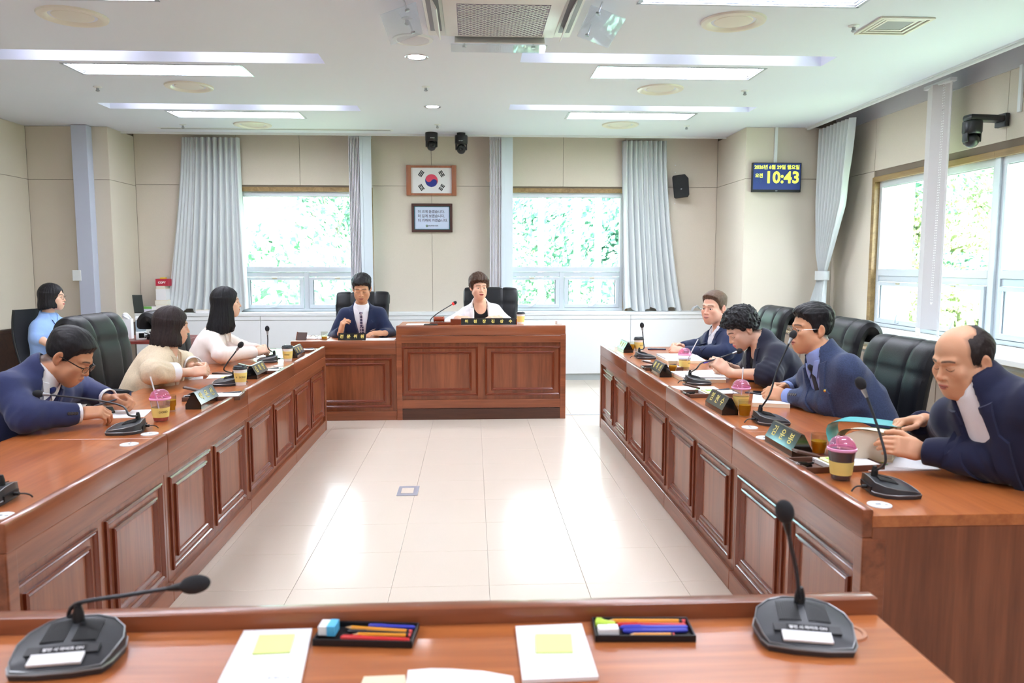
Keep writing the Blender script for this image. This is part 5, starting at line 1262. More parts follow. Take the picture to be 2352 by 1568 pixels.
# podium microphone
e = empty('podium_microphone', tuple(aty(988, 744, 7.30)[:2]) + (.876,), 0, 'thin podium microphone with a red ring leaning towards the woman in white', 'microphone')
MB().rbox(-.06, .07, -.05, .05, 0, .014, .006).build('mic_base', M_BLACKP, e, True)
P = smooth_path([np.array(p) - np.array(e.location) for p in (V(988, 739, 7.30), V(991, 731, 7.31), V(1010, 716, 7.34), V(1040, 698, 7.40))], 20)
MB().tube(P, .0045, 8).build('gooseneck', M_NECK, e, True)
t = Vector(P[-1]) - Vector(P[-3]); t.normalize(); Mq = Vector((0, 0, 1)).rotation_difference(t).to_matrix()
MB().ball(Vector(P[-1]) + t * .022, (.017, .017, .024), 14, 10, M=Mq).build('windscreen', M_FOAM, e, True)
MB().lathe([(.012, -.004), (.0165, 0), (.0165, .008), (.012, .012)], 14, M=Matrix.Translation(Vector(P[-1])) @ Mq.to_4x4()).build('red_ring', mat('red_light', (220, 40, 40), emit=1.5), e, True)

# white cable grommets in the desks
gl = {(2020, 1160): 'in front of the balding man', (1722, 982): 'beside the tall microphone of the bespectacled man', (1756, 1006): 'partly behind the nearest right name plate', (1484, 829): 'at the window end of the right desks', (1495, 840): 'beside the clip tray of the curly-haired woman',
      (344, 997): 'beside the microphone of the man in the navy suit', (297, 1021): 'on the left desk nearest the camera', (540, 902): 'beside the microphone of the beige-jacketed woman', (640, 840): 'beside the paper cup at the far left desk', (2, 1186): 'at the left edge of the photo'}
g0 = None
for (px, py), lb in gl.items():
    p = loc3(T(px, py), TZ + .0003)
    if g0 is None:
        g0 = empty('cable_grommet', p, 0, 'round white cable grommet ' + lb, 'grommet', 'cable grommets')
        MB().lathe([(.036, 0), (.0355, .003), (.030, .0042), (.001, .0038)], 28).build('cap', M_WHITE, g0, True)
        MB().rbox(-.012, .004, -.004, .004, .003, .0046, .001).build('slot', M_GASKET, g0); MB().rbox(.012, .022, -.012, -.006, .003, .0046, .001).build('slot', M_GASKET, g0)
    else: copy_tree(g0, None, p, random.random() * 6, label='round white cable grommet ' + lb)
for (x, y, lb) in ((.745, 1.425, 'round wooden cable grommet ring beside the right foreground microphone'), (-.955, 1.44, 'round wooden cable grommet at the left end of the foreground desk')):
    e = empty('cable_grommet', (x, y, TZ), 0, lb, 'grommet'); MB().lathe([(.034, 0), (.033, .004), (.026, .004), (.024, .001), (.001, .001)], 28).build('cap', mat('grommet_wood', (196, 140, 108), rough=.3), e, True)

# ================================================================== name plates
M_GOLD = mat('gold_letters', (226, 206, 110), rough=.45)
NP = [(-.040, 0), (.040, 0), (.040, .024), (.006, .086), (-.006, .086), (-.040, .024)]
def plate_row(q0, q1, side, words, label):
    """q0 far, q1 near end of the front bottom edge (pixels); side +1: right desk (front faces -x)"""
    a, b = T(*q0), T(*q1); c = (a + b) / 2; L = .27
    x = c[0] + side * .04
    e = empty('name_plate', (float(x), float(c[1]), TZ), 0, label, 'name plate', 'black desk name plates')
    MB().prism(NP, -L / 2, L / 2, 'y').build('block', M_BLACKG, e)
    nx = Vector((-side * .062, 0, .034)).normalized(); yd = Vector((side * .034, 0, .062))
    M = frame_M((-side * (.023) + nx.x * .0006, 0, .055 + nx.z * .0006), (0, -side, 0), yd)
    for k, w in enumerate(words):
        text('letter', w, .048, M_GOLD, e, M @ Matrix.Translation(((k - 1) * .078, 0, 0)), bold=.0005, extrude=.0003)
plate_row((1760, 1012), (1815, 1050), 1, '김운봉', 'black name plate with three gold characters nearest the camera on the right desk')
plate_row((1622, 932), (1656, 952), 1, '임현수', 'black name plate in front of the bespectacled man beside the tea glass')
plate_row((1494, 854), (1514, 866), 1, '황재선', 'black name plate in front of the curly-haired woman')
plate_row((1418, 801), (1432, 811), 1, '이상욱', 'black name plate catching a green glare at the window end of the right desk')
plate_row((501, 918), (465, 940), -1, '박은선', 'black name plate with a bright white glare, nearest on the left desk')
plate_row((615, 857), (592, 871), -1, '김희영', 'black name plate beside the cup of the beige-jacketed woman')
plate_row((700, 813), (684, 823), -1, '신현녀', 'black name plate at the podium end of the left desk')
def front_plate(px, py, Y, z, L, h, words, label, wood=0.0):
    c = aty(px, py, Y); e = empty('name_plate', (float(c[0]), Y, z), 0, label, 'name plate')
    MB().prism([(-.03, 0), (.035, 0), (.012, h), (.004, h)], -L / 2, L / 2, 'x').build('block', M_BLACKG, e)
    if wood: MB().rbox(-L / 2 - wood, -L / 2, -.03, .035, 0, h * .9, .003).build('wood_end', M_MOULD, e); MB().rbox(L / 2, L / 2 + .012, -.03, .035, 0, h * .9, .003).build('wood_end', M_MOULD, e)
    M = frame_M((0, -.0135 - .0006, h * .5), (1, 0, 0), (0, .034, h)); n = len(words)
    for k, w in enumerate(words): text('letter', w, h * .62, M_GOLD, e, M @ Matrix.Translation(((k - (n - 1) / 2) * L * .9 / (n - .4), 0, 0)), bold=.0008, extrude=.0004)
front_plate(1122, 738, 7.22, .889, .515, .060, '위원장김상수', 'long black name plate with six gold characters on the podium', .10)
front_plate(809, 771, 7.22, .75, .255, .064, '전문위원', 'black name plate with four gold characters in front of the man with the patterned tie')

# ================================================================== drinks
M_CUPW = mat('paper_cup_white', (236, 234, 228), rough=.6); M_SLEEVE = mat('cup_sleeve_yellow', (240, 218, 128), rough=.7); M_LID = mat('cup_lid_black', (44, 50, 54), rough=.35)
M_CLEAR = glass('clear_plastic', (246, 246, 248), fres=1.35, rough=.03, dens=.03); M_PINK = glass('pink_plastic', (250, 176, 212), fres=1.7, rough=.04, dens=.22); M_PINKR = mat('pink_rim', (244, 170, 210), rough=.25)
M_GLASS = glass('drinking_glass', (244, 244, 240), fres=1.4, rough=.01)
def tea(name, c): return mat(name, c, rough=.05, spec=.6)
M_TEA = glass('green_tea', (226, 180, 40), fres=1.33, dens=.35); M_COFFEE = tea('iced_coffee', (70, 30, 18)); M_REDTEA = glass('red_ade', (226, 90, 60), fres=1.33, dens=.5); M_LEMON = glass('lemon_ade', (240, 220, 130), fres=1.33, dens=.5)
def cup_text(e, r, z, body, size, ang):
    for k, ch in enumerate(body):
        a = ang + k * size * .78 / r
        M = Matrix.Rotation(a, 4, 'Z') @ Matrix.Translation((0, -r - .0006, z)) @ Matrix.Rotation(HP2, 4, 'X'); text('print', ch, size, M_INK, e, M, extrude=.0001)
def paper_cup(p, z, label, sleeve=True, ang=0, s=1.0, word='DONO'):
    e = empty('paper_cup', loc3(p, z), ang, label, 'cup'); 
    MB().lathe([(.029 * s, 0), (.030 * s, .001), (.041 * s, .100 * s), (.0405 * s, .102 * s)], 28).build('cup', M_CUPW, e, True)
    if sleeve:
        o = MB().lathe([(.0328 * s, .022 * s), (.0334 * s, .022 * s), (.0395 * s, .078 * s), (.0388 * s, .078 * s)], 28, cap=False).build('sleeve', M_SLEEVE, e, True)
        cup_text(o, .037 * s, .052 * s, word, .013 * s, -.25)
    MB().lathe([(.0435 * s, .098 * s), (.0445 * s, .104 * s), (.0415 * s, .106 * s), (.039 * s, .117 * s), (.036 * s, .119 * s), (.033 * s, .114 * s), (.001, .114 * s)], 28).build('lid', M_LID, e, True)
    MB().rbox(.016 * s, .03 * s, -.006 * s, .006 * s, .113 * s, .122 * s, .002).build('lid_tab', M_LID, e, True)
    return e
def dome_cup(p, z, label, liquid, fill, straw=True, ang=0, lean=(0, 0), sleeve=True, word='DONO'):
    e = empty('iced_drink', loc3(p, z), ang, label, 'cup')
    MB().lathe([(.030, .0005), (.031, 0), (.0325, .006), (.045, .104), (.0445, .104), (.032, .0065), (.001, .003)], 32, cap=False).build('cup', M_CLEAR, e, True)
    rf = .0315 + .0125 * fill / .1
    MB().lathe([(.001, .004), (.0305, .004), (.0315, .008), (rf, fill), (.001, fill)], 32, cap=False).build('drink', liquid, e, True)
    if sleeve:
        o = MB().lathe([(.0348, .020), (.0354, .020), (.0412, .066), (.0406, .066)], 32, cap=False).build('sleeve', M_SLEEVE, e, True); cup_text(o, .039, .046, word, .013, .3)
    MB().lathe([(.0465, .102), (.0485, .104), (.0485, .110), (.046, .112), (.0445, .108)], 32, cap=False).build('lid_rim', M_PINKR, e, True)
    MB().lathe([(.046, .111), (.0425, .124), (.035, .138), (.022, .148), (.009, .151)], 32, cap=False).build('lid_dome', M_PINK, e, True)
    if straw: MB().tube([(0, 0, .02), (lean[0] * .12, lean[1] * .12, .14), (lean[0] * .2, lean[1] * .2, .21)], .0036, 8).build('straw', mat('clear_straw', (226, 228, 232), rough=.3), e, True)
    return e
def tea_glass(p, z, label, fill=.045, s=1.0):
    e = empty('tea_glass', loc3(p, z), 0, label, 'glass')
    MB().lathe([(.024 * s, .001), (.025 * s, 0), (.026 * s, .022 * s), (.0295 * s, .028 * s), (.031 * s, .080 * s), (.0300 * s, .080 * s), (.0284 * s, .03 * s), (.025 * s, .024 * s), (.0235 * s, .006), (.001, .006)], 28, cap=False).build('glass', M_GLASS, e, True)
    MB().lathe([(.001, .007), (.0228 * s, .007), (.0248 * s, .024 * s), (.0282 * s, .030 * s), (.0292 * s, fill * s + .012), (.001, fill * s + .012)], 28, cap=False).build('tea', M_TEA, e, True)
dome_cup(T(1931, 1100), TZ, 'iced coffee with a pink dome lid and yellow sleeve, nearest on the right desk', M_COFFEE, .098, straw=False, ang=.5)
dome_cup(T(1701, 938), TZ, 'clear iced drink with pink dome lid behind the tea glass of the bespectacled man', M_LEMON, .07, ang=.9, lean=(.1, 0))
dome_cup(T(1572, 848), TZ, 'iced drink with pink dome lid and straw beside the books of the brown-haired man', M_LEMON, .06, ang=.2, lean=(.5, 0))
dome_cup(T(370, 966), TZ, 'iced red drink with pink dome lid in front of the man in navy', M_REDTEA, .018, ang=.0, lean=(-.2, 0))
tea_glass(T(1880, 1042), TZ, 'tea glass beside the nearest right name plate', .04)
tea_glass(T(1710, 956), TZ, 'tea glass in front of a pink-lidded cup, bespectacled man\'s side', .045)
tea_glass(T(1545, 853), TZ, 'tea glass beside the name plate of the curly-haired woman', .03)
tea_glass(T(391, 944), TZ, 'tea glass half hidden behind the red iced drink', .045)
tea_glass(T(625, 823), TZ, 'tea glass behind the upright microphone of the cream-jacketed woman', .02)
tea_glass(T(1450, 806), TZ, 'tea glass half hidden behind the paper cup at the window end', .045)
tea_glass(aty(745, 779, 7.35), .738, 'low tea glass on the desk left of the man with the patterned tie', .02)
paper_cup(T(1467, 806), TZ, 'paper cup with black lid and yellow sleeve at the window end of the right desk', ang=.4)
paper_cup(T(553, 884), TZ, 'paper cup with black lid in front of the woman in the beige jacket', ang=-.1, word='& DONO')
paper_cup(T(661, 829), TZ, 'paper cup with black lid beside the far left name plate', ang=-.1, word='DONO')
paper_cup(aty(1196, 745, 7.45), .875, 'white paper cup on the podium at the right of the name plate', sleeve=True, ang=.2, s=1.0, word='')
# ================================================================== soft furnishing at the windows
M_CURT = mat('curtain_grey', (206, 212, 213), rough=.85, sheen=.2, bump=.2, bscale=500); M_BLIND = mat('blind_lilac', (208, 206, 214), rough=.6); M_BLINDP = mat('blind_pale', (214, 226, 234), rough=.45)
def curtain(label, top, bot, Y, z1, z0, n, flat, amp=.045, seed=0, name='curtain'):
    e = empty(name, ((top[0] + top[1]) / 2, Y, z0), 0, label, 'curtain'); cx = (top[0] + top[1]) / 2; rnd = random.Random(seed); ph = [rnd.uniform(-.6, .6) for _ in range(40)]
    def fn(u, v, off=0.0):
        t = 1 - v                                     # v 0 bottom .. 1 top
        x0 = top[0] + (bot[0] - top[0]) * t ** 1.3; x1 = top[1] + (bot[1] - top[1]) * t ** 1.6; x = x0 + (x1 - x0) * u
        k = 1 if u > flat else .12 + .88 * max(0, (u - flat * .6) / (flat * .4 + 1e-6)) * (u > flat * .6)
        a = amp * k * (.75 + .5 * t) * (1 + .25 * math.sin(9 * u + seed)); p = 2 * PI * n * u + ph[int(u * 12)] * t * 1.5 + .5 * math.sin(3.2 * t + u * 7)
        y = a * math.sin(p) + .012 * math.sin(2 * p + 1); x += a * .35 * math.cos(p) * k
        sag = .05 * max(0, .12 - v) / .12 * math.sin(u * 17 + seed) * (t > .85)
        return (x - cx, y * (.9 + .1 * v) - (.03 * (t > .9) * (t - .9) * 10) + off, v * (z1 - z0) + max(0, sag))
    m = MB(); nu, nv = 26 * n // 2 + 60, 40
    m.grid(lambda u, v: fn(u, v), nu, nv); m.grid(lambda u, v: fn(1 - u, v, .006), nu, nv); m.build('cloth', M_CURT, e, True); return e
curtain('long grey pleated curtain left of the left back window, resting on the sill', (-3.50, -2.82), (-3.76, -2.78), 9.63, 2.98, .868, 10, .30, .034, 3)
curtain('long grey pleated curtain right of the right back window', (1.87, 2.42), (1.91, 2.64), 9.63, 2.98, .868, 9, .0, .034, 6)
# tied curtain on the right wall
e = empty('tied_curtain', (3.93, 8.3, .84), 0, 'grey curtain tied back in the right corner beside the clock screen', 'curtain')
def tied(u, v, off=0.0):
    z = .84 + v * 2.12; q = [(.84, 8.66, 8.22, .85), (1.25, 8.57, 8.36, .5), (1.38, 8.55, 8.38, .45), (1.6, 8.62, 8.27, .7), (2.1, 8.66, 8.02, 1), (2.96, 8.66, 7.88, 1)]
    zz = [k[0] for k in q]; a = np.interp(z, zz, [k[1] for k in q]); b = np.interp(z, zz, [k[2] for k in q]); am = np.interp(z, zz, [k[3] for k in q])
    y = a + (b - a) * u; p = 2 * PI * 9 * u + .6 * math.sin(3 * z + 6 * u); return (.042 * am * math.sin(p) + off - (.08 if z < 1.3 else 0) * (1.3 - z) / .46, y - 8.3, z - .84)
m = MB(); m.grid(lambda u, v: tied(u, v), 150, 44); m.grid(lambda u, v: tied(1 - u, v, .006), 150, 44); m.build('cloth', M_CURT, e, True)
m = MB(); P = [(.055 * math.cos(a), .115 * math.sin(a) + .165, .49 + .0 * a) for a in np.linspace(0, 2 * PI, 25)]
m.grid(lambda u, v: (.062 * math.cos(2 * PI * u), .165 + .125 * math.sin(2 * PI * u), .44 + .10 * v), 36, 4, closed_u=True); m.build('tie_band', M_CURT, e, True)
# stacked vertical blinds beside the back windows
for (x0, x1, lb) in ((-1.49, -1.215, 'bundle of stacked vertical blind slats right of the left back window'), (.215, .50, 'bundle of stacked vertical blind slats left of the right back window')):
    e = empty('vertical_blind', ((x0 + x1) / 2, 9.56, .88), 0, lb, 'blind', 'vertical blinds'); c = (x0 + x1) / 2
    for k in range(9):
        x = x0 - c + .008 + k * .0185; MB().rbox(x - .006, x + .006, -.045 + .004 * (k % 3), .045 + .004 * (k % 3), 0, 2.11, .002).build('slat', M_BLIND, e)
    MB().rbox(x1 - c - .115, x1 - c, -.05, -.044, 0, 2.11, .001).build('slat', M_BLINDP, e); MB().rbox(x1 - c - .14, x1 - c - .105, -.058, -.05, 0, 2.11, .001).build('slat', M_BLINDP, e)
    MB().rbox(x0 - c, x1 - c, -.03, .03, 2.09, 2.125, .003).build('head_rail', M_WHITE, e)
# hanging blind on the right wall
e = empty('hanging_blind', (3.97, 6.49, .83), 0, 'tall grey hanging blind panel with bead chain at the right window', 'blind')
def strip(y0, y1, x0, x1, z0, z1, nm, m_, p):
    q = MB(); q.add([(x0, y0, z0), (x1, y1, z0), (x1, y1, z1), (x0, y0, z1), (x0 + .006, y0, z0), (x1 + .006, y1, z0), (x1 + .006, y1, z1), (x0 + .006, y0, z1)], [(0, 1, 2, 3), (4, 7, 6, 5), (0, 4, 5, 1), (3, 2, 6, 7), (0, 3, 7, 4), (1, 5, 6, 2)]); return q.build(nm, m_, p)
M_BLF = mat('blind_fabric', (204, 200, 200), rough=.8, bump=.2, bscale=400)
strip(.17, .02, 0, -.05, .06, 2.14, 'fabric', M_BLF, e); strip(.02, -.11, -.05, .02, .06, 2.14, 'fabric', M_BLF, e); strip(-.11, -.17, .02, .0, .0, 2.14, 'fabric', M_BLF, e)
strip(.172, .02, -.002, -.052, -.01, .065, 'lace_hem', mat('lace', (226, 216, 206), rough=.9, bump=.8, bscale=160), e)
q = MB()
for k in range(88):
    z = .30 + k * .021; y = -.125 - .02 * math.sin(k * .02)
    q.ball((-.045, y, z), .0042, 6, 4)
    if k % 1 == 0: q.ball((-.045, y + .02, z), .0042, 6, 4)
for k in range(5): a = PI * k / 4; q.ball((-.045, -.115 + .012 * math.cos(a), .30 - .015 * math.sin(a)), .0042, 6, 4)
q.build('bead_chain', mat('bead_white', (240, 240, 240), rough=.4), e)
o = MB().rbox(-.03, .03, -.19, .19, 2.13, 2.16, .004).build('head_rail', M_WHITE, e)

# ================================================================== wall things
def ptz(loc, rz, label, bracket=False, s=1.0):
    e = empty('ptz_camera', loc, rz, label, 'camera', 'black dome cameras'); M_C = mat('camera_black', (24, 25, 27), rough=.35)
    if bracket:
        MB().rbox(-.28, .06, -.055, .055, -.01, .045, .02).build('bracket', M_C, e, True); MB().rbox(-.30, -.26, -.06, .06, -.05, .06, .006).build('wall_plate', M_C, e)
        z0 = -.012
    else: z0 = 0
    MB().lathe([(.074, z0), (.076, z0 - .005), (.076, z0 - .085), (.072, z0 - .10), (.066, z0 - .105)], 30).build('housing', M_C, e, True)
    for sx in (-1, 1): MB().rbox(sx * .060 - .010, sx * .060 + .010, -.03, .03, z0 - .17, z0 - .09, .008).build('yoke', M_C, e, True)
    h = MB(); h.ball((0, 0, z0 - .155), (.055, .062, .060), 20, 14); ho = h.build('head', M_C, e, True)
    MB().lathe([(.030, .0), (.030, .02), (.024, .022), (.02, .012), (.001, .012)], 20, M=Matrix.Translation((0, -.048, z0 - .155)) @ Matrix.Rotation(HP2, 4, 'X')).build('lens', M_BLACKG, ho, True)
    q = MB()
    for k, x in enumerate((-.022, -.008, .004, .018)): q.rbox(x - .004, x + .004, -.0775, -.073, z0 - .075 + .002 * (k % 2), z0 - .066, .001)
    q.build('marking', mat('camera_marking', (196, 200, 200), rough=.5), e)
    e.scale = (s, s, s); return e
ptz((-.475, 9.28, ZC), .25, 'black dome camera on the ceiling, the left one above the flag', s=.98)
ptz((-.125, 9.28, ZC - .03), 0, 'black dome camera on the ceiling, the right one above the flag', s=1.0)
MB().lathe([(.05, -.03), (.05, 0)], 20, M=Matrix.Translation((-.125, 9.28, ZC))).build('ceiling_mount', M_BLACKP, None, label='short black ceiling mount of the right dome camera', cat='mount')
p = atx(2290, 272, 3.74); ptz((float(p[0]), float(p[1]), float(p[2])), 0, 'black dome camera on a wall bracket above the right window', True, s=.92)
pc = bpy.data.objects['ptz_camera.002']; pc.rotation_euler = (0, 0, PI + .12); pc.location = (3.86, 5.86, 2.56)
MB().rbox(XR - .02, XR - .002, 5.72, 5.755, 2.6, 2.95, .003).build('cable_duct', M_WHITE, None, label='white cable duct above the wall-bracket camera', cat='cable duct')
# flag picture
def picture(name, label, x0, x1, z0, z1, fw, m_frame, Y=YF - .004):
    e = empty(name, ((x0 + x1) / 2, Y, (z0 + z1) / 2), 0, label, 'picture'); w, h = (x1 - x0) / 2, (z1 - z0) / 2
    for q in ((-w, w, h - fw, h), (-w, w, -h, -h + fw), (-w, -w + fw, -h + fw, h - fw), (w - fw, w, -h + fw, h - fw)): MB().rbox(q[0], q[1], -.032, 0, q[2], q[3], .003).build('frame_bar', m_frame, e)
    return e, w, h
M_FRW = wood('flag_frame_wood', (140, 84, 58), (170, 108, 78), 'z', rough=.35, coat=.3); M_FRD = mat('dark_frame', (70, 44, 38), rough=.4)
fl, w, h = picture('flag_picture', 'framed national flag with red and blue circle on the back wall', -.782, -.222, 2.308, 2.672, .026, M_FRW)
for s in (-1, 1): MB().rbox(s * w - .03, s * w + .03, -.042, 0, -h - .004, h + .004, .008).build('side_moulding', M_FRW, fl, True)
M_FLW = mat('flag_white', (240, 241, 244), rough=.6); M_FLR = mat('flag_red', (214, 74, 98), rough=.6); M_FLB = mat('flag_blue', (44, 56, 140), rough=.6)
fc = MB().box(-w + .024, w - .024, -.014, -.010, -h + .022, h - .022).build('flag', M_FLW, fl)
R_ = .078; th0 = math.radians(-33.7)
def yin(sign):
    pts = []
    for k in range(33): a = PI * k / 32; pts.append((R_ * math.cos(a), R_ * math.sin(a) * sign))          # half disc
    for k in range(1, 17): a = PI * k / 16; pts.append((-R_ / 2 - R_ / 2 * math.cos(a), (-R_ / 2 * math.sin(a))))   # bulge
    for k in range(1, 16): a = PI * k / 16; pts.append((R_ / 2 - R_ / 2 * math.cos(a), (R_ / 2 * math.sin(a))))
    return pts
def flat2(name, pts, m_, p, y=-.0146, rot=0.0, tri=None):
    c, s = math.cos(rot), math.sin(rot); mb = MB(); P = [(x * c - z * s, x * s + z * c) for x, z in pts]; n = len(P)
    me = bmesh.new(); vs = [me.verts.new((x, y, z)) for x, z in P]; f = me.faces.new(vs); bmesh.ops.triangulate(me, faces=[f]); M_ = bpy.data.meshes.new(name); me.to_mesh(M_); me.free(); return link(name, M_, m_, p)
MB().lathe([(.001, 0), (R_, 0), (R_, .0004)], 48, M=Matrix.Translation((0, -.0142, 0)) @ Matrix.Rotation(HP2, 4, 'X')).build('circle', M_FLB, fc)
up = [(R_ * math.cos(a), R_ * math.sin(a)) for a in np.linspace(0, PI, 33)] + [(-R_ / 2 - R_ / 2 * math.cos(a), -R_ / 2 * math.sin(a)) for a in np.linspace(0, PI, 17)][1:] + [(R_ / 2 - R_ / 2 * math.cos(a), R_ / 2 * math.sin(a)) for a in np.linspace(0, PI, 17)][1:-1]
flat2('circle_red', up, M_FLR, fc, -.0152, th0)
tri = {(-1, 1): (1, 1, 1), (1, 1): (0, 1, 0), (-1, -1): (1, 0, 1), (1, -1): (0, 0, 0)}
for (sx, sz), bars in tri.items():
    d = Vector((sx * .126, sz * .084)); a = math.atan2(d.y, d.x); q = MB(); ex = Vector((math.cos(a), math.sin(a))); ey = Vector((-math.sin(a), math.cos(a)))
    for k, full in enumerate(bars):
        o_ = (k - 1) * .018 * (1 if True else -1)
        for (l0, l1) in (((-.038, .038),) if full else ((-.038, -.0035), (.0035, .038))):
            c4 = [d + ex * (o_ * 1 - .0065) + ey * l0, d + ex * (o_ + .0065) + ey * l0, d + ex * (o_ + .0065) + ey * l1, d + ex * (o_ - .0065) + ey * l1]
            q.add([(v.x, -.0146, v.y) for v in c4] + [(v.x, -.014, v.y) for v in c4], [(0, 1, 2, 3), (4, 7, 6, 5), (0, 4, 5, 1), (1, 5, 6, 2), (2, 6, 7, 3), (3, 7, 4, 0)])
    q.build('trigram', M_INK, fc)
# slogan picture
sl, w, h = picture('slogan_picture', 'dark framed slogan poster with three lines of text below the flag', -.752, -.245, 1.855, 2.208, .034, M_FRD)
MB().box(-w + .03, w - .03, -.012, -.008, -h + .03, h - .03).build('teal_border', mat('teal_border', (40, 140, 160), rough=.5), sl)
po = MB().box(-w + .042, w - .042, -.0135, -.012, -h + .042, h - .042).build('poster', mat('poster_pale_blue', (204, 218, 240), rough=.25), sl)
MT = lambda x, z: frame_M((x, -.0145, z), (1, 0, 0), (0, 0, 1))
for k, t in enumerate(('더 크게 듣겠습니다.', '더 깊게 보겠습니다.', '더 가까이 가겠습니다.')): text('slogan_line', t, .041, mat('slogan_ink', (64, 56, 84), rough=.7), po, MT(-.178, .075 - k * .054), 'LEFT', bold=.0006)
text('organisation', '용인특례시의회', .019, mat('slogan_ink', (64, 56, 84)), po, MT(.014, -.098), bold=.0003)
MB().lathe([(.001, 0), (.0145, 0), (.0145, .001)], 24, M=Matrix.Translation((-.066, -.0142, -.098)) @ Matrix.Rotation(HP2, 4, 'X')).build('emblem', mat('emblem_green', (60, 84, 62), rough=.5), po)
MB().lathe([(.001, 0), (.007, 0), (.007, .001)], 20, M=Matrix.Translation((-.066, -.0150, -.098)) @ Matrix.Rotation(HP2, 4, 'X')).build('emblem_centre', mat('emblem_light', (196, 220, 196), rough=.5), po)
# wall speaker
e = empty('wall_speaker', (2.615, YF - .09, 2.43), 0, 'black angled loudspeaker on the back wall right of the curtain', 'speaker'); M_SPK = mat('speaker_black', (30, 31, 33), rough=.8, bump=.4, bscale=500)
Mx = Matrix.Rotation(math.radians(-14), 4, 'Z') @ Matrix.Rotation(math.radians(-7), 4, 'Y')
MB().prism([(-.095, -.125), (-.075, -.14), (.075, -.14), (.09, -.12), (.10, .08), (.06, .135), (-.08, .135), (-.095, .12)], -.07, .06, 'y', M=Mx).build('cabinet', M_SPK, e)
MB().box(-.008, .008, -.0725, -.0705, -.045, -.037, M=Mx).build('badge', M_STEEL, e); MB().rbox(-.02, .02, .05, .09, -.03, .03, .003).build('wall_mount', M_BLACKP, e)
for k, (px, py) in enumerate(((1551, 380), (1551, 396), (1550, 467))):
    p = aty(px, py, YF); MB().lathe([(.001, .0), (.006, 0), (.006, .003)], 10, M=Matrix.Translation((float(p[0]), YF - .001, float(p[2]))) @ Matrix.Rotation(HP2, 4, 'X')).build('wall_plug', M_WHITE, None, label=['small white wall plug high above the wall speaker', 'small white wall plug just above the wall speaker', 'small white wall plug just below the wall speaker'][k], cat='wall plug')
# clock screen on the pillar
e = empty('clock_screen', (3.452, 8.70, 2.44), 0, 'black wall monitor with a blue screen showing date and time', 'monitor')
MB().rbox(-.283, .283, -.035, .0, -.168, .160, .004).build('case', M_BLACKP, e)
sc_ = MB().box(-.272, .272, -.0365, -.0345, -.140, .151).build('screen', mat('screen_blue', (44, 62, 120), rough=.3, emit=.35), e)
M_YEL = mat('screen_yellow', (226, 236, 90), rough=.5, emit=.75); MS = lambda x, z: frame_M((x, -.0372, z), (1, 0, 0), (0, 0, 1))
text('date', '2026년 6월 29일 월요일', .053, M_YEL, sc_, MS(0, .107), bold=.0018); text('meridiem', '오전', .050, M_YEL, sc_, MS(-.205, .012), bold=.0014); text('meridiem_off', '오후', .044, mat('screen_dim', (52, 80, 118), rough=.5, emit=.3), sc_, MS(-.205, -.050))
text('time', '10:43', .178, M_YEL, sc_, MS(.062, -.010), bold=.0055, space=1.02)
MB().box(-.012, .012, -.0362, -.035, -.157, -.151).build('maker_mark', M_STEEL, e)
MB().rbox(3.43, 3.465, 8.70, 8.72, 2.6, ZC, .003).build('cable_duct', M_WHITE, None, label='white cable duct running from the clock screen up to the ceiling', cat='cable duct')

# ================================================================== papers, books, trays
def hull(corners, z): return [tuple(T(px, py, z)[:2]) for px, py in corners]
def slab(name, corners, z, th, m_, label, cat, side=None, group=None, parent=None):
    P = [T(px, py, z + th)[:2] for px, py in corners]; c = sum(P) / len(P); P = [p - c for p in P]
    if parent is None: e = empty(name, (float(c[0]), float(c[1]), z), 0, label, cat, group)
    else: e = parent
    m = MB(); m.prism([tuple(p) for p in P], 0, th, 'z'); m.build('sheet' if side is None else 'pages', side or m_, e)
    if side is not None: q = MB(); q.prism([tuple(p * 1.004) for p in P], th, th + .0012, 'z'); q.build('cover', m_, e)
    return e
Z0 = TZ + .0004
slab('papers', [(205, 962), (330, 957), (350, 940), (250, 942)], Z0, .003, M_PAPER, 'white papers in front of the man in the navy suit', 'paper')
slab('papers', [(433, 872), (528, 866), (540, 860), (460, 860)], Z0, .002, M_PAPER, 'white papers in front of the woman in the beige jacket', 'paper')
slab('papers', [(560, 824), (606, 819), (612, 812), (570, 815)], Z0, .002, M_PAPER, 'white papers under the hands of the woman in the cream jacket', 'paper')
slab('papers', [(1970, 1080), (2160, 1077), (2110, 1045), (1955, 1042)], Z0, .004, M_PAPER, 'white papers lying under the hands of the balding man', 'paper')
slab('papers', [(1575, 898), (1657, 896), (1640, 887), (1534, 886)], Z0, .003, M_PAPER, 'white papers beside the clip tray of the bespectacled man', 'paper')
slab('book', [(1728, 925), (1815, 928), (1800, 900), (1730, 905)], Z0, .020, M_PAPER, 'thick white book under the hands of the bespectacled man', 'book', M_CREAMP)
slab('book', [(1572, 871), (1668, 872), (1650, 855), (1545, 858)], Z0, .020, M_PAPER, 'lower thick white book of the curly-haired woman', 'book', M_CREAMP)
slab('book', [(1568, 866), (1674, 866), (1640, 849), (1540, 853)], Z0 + .0225, .008, M_PAPER, 'upper thin white booklet of the curly-haired woman', 'book', M_PAPER)
slab('book', [(1532, 829), (1622, 829), (1600, 815), (1508, 816)], Z0, .018, M_PAPER, 'lower white book of the brown-haired man', 'book', M_CREAMP)
slab('book', [(1528, 822), (1612, 822), (1590, 812), (1508, 812)], Z0 + .0205, .010, M_PAPER, 'upper white book of the brown-haired man', 'book', M_PAPER)
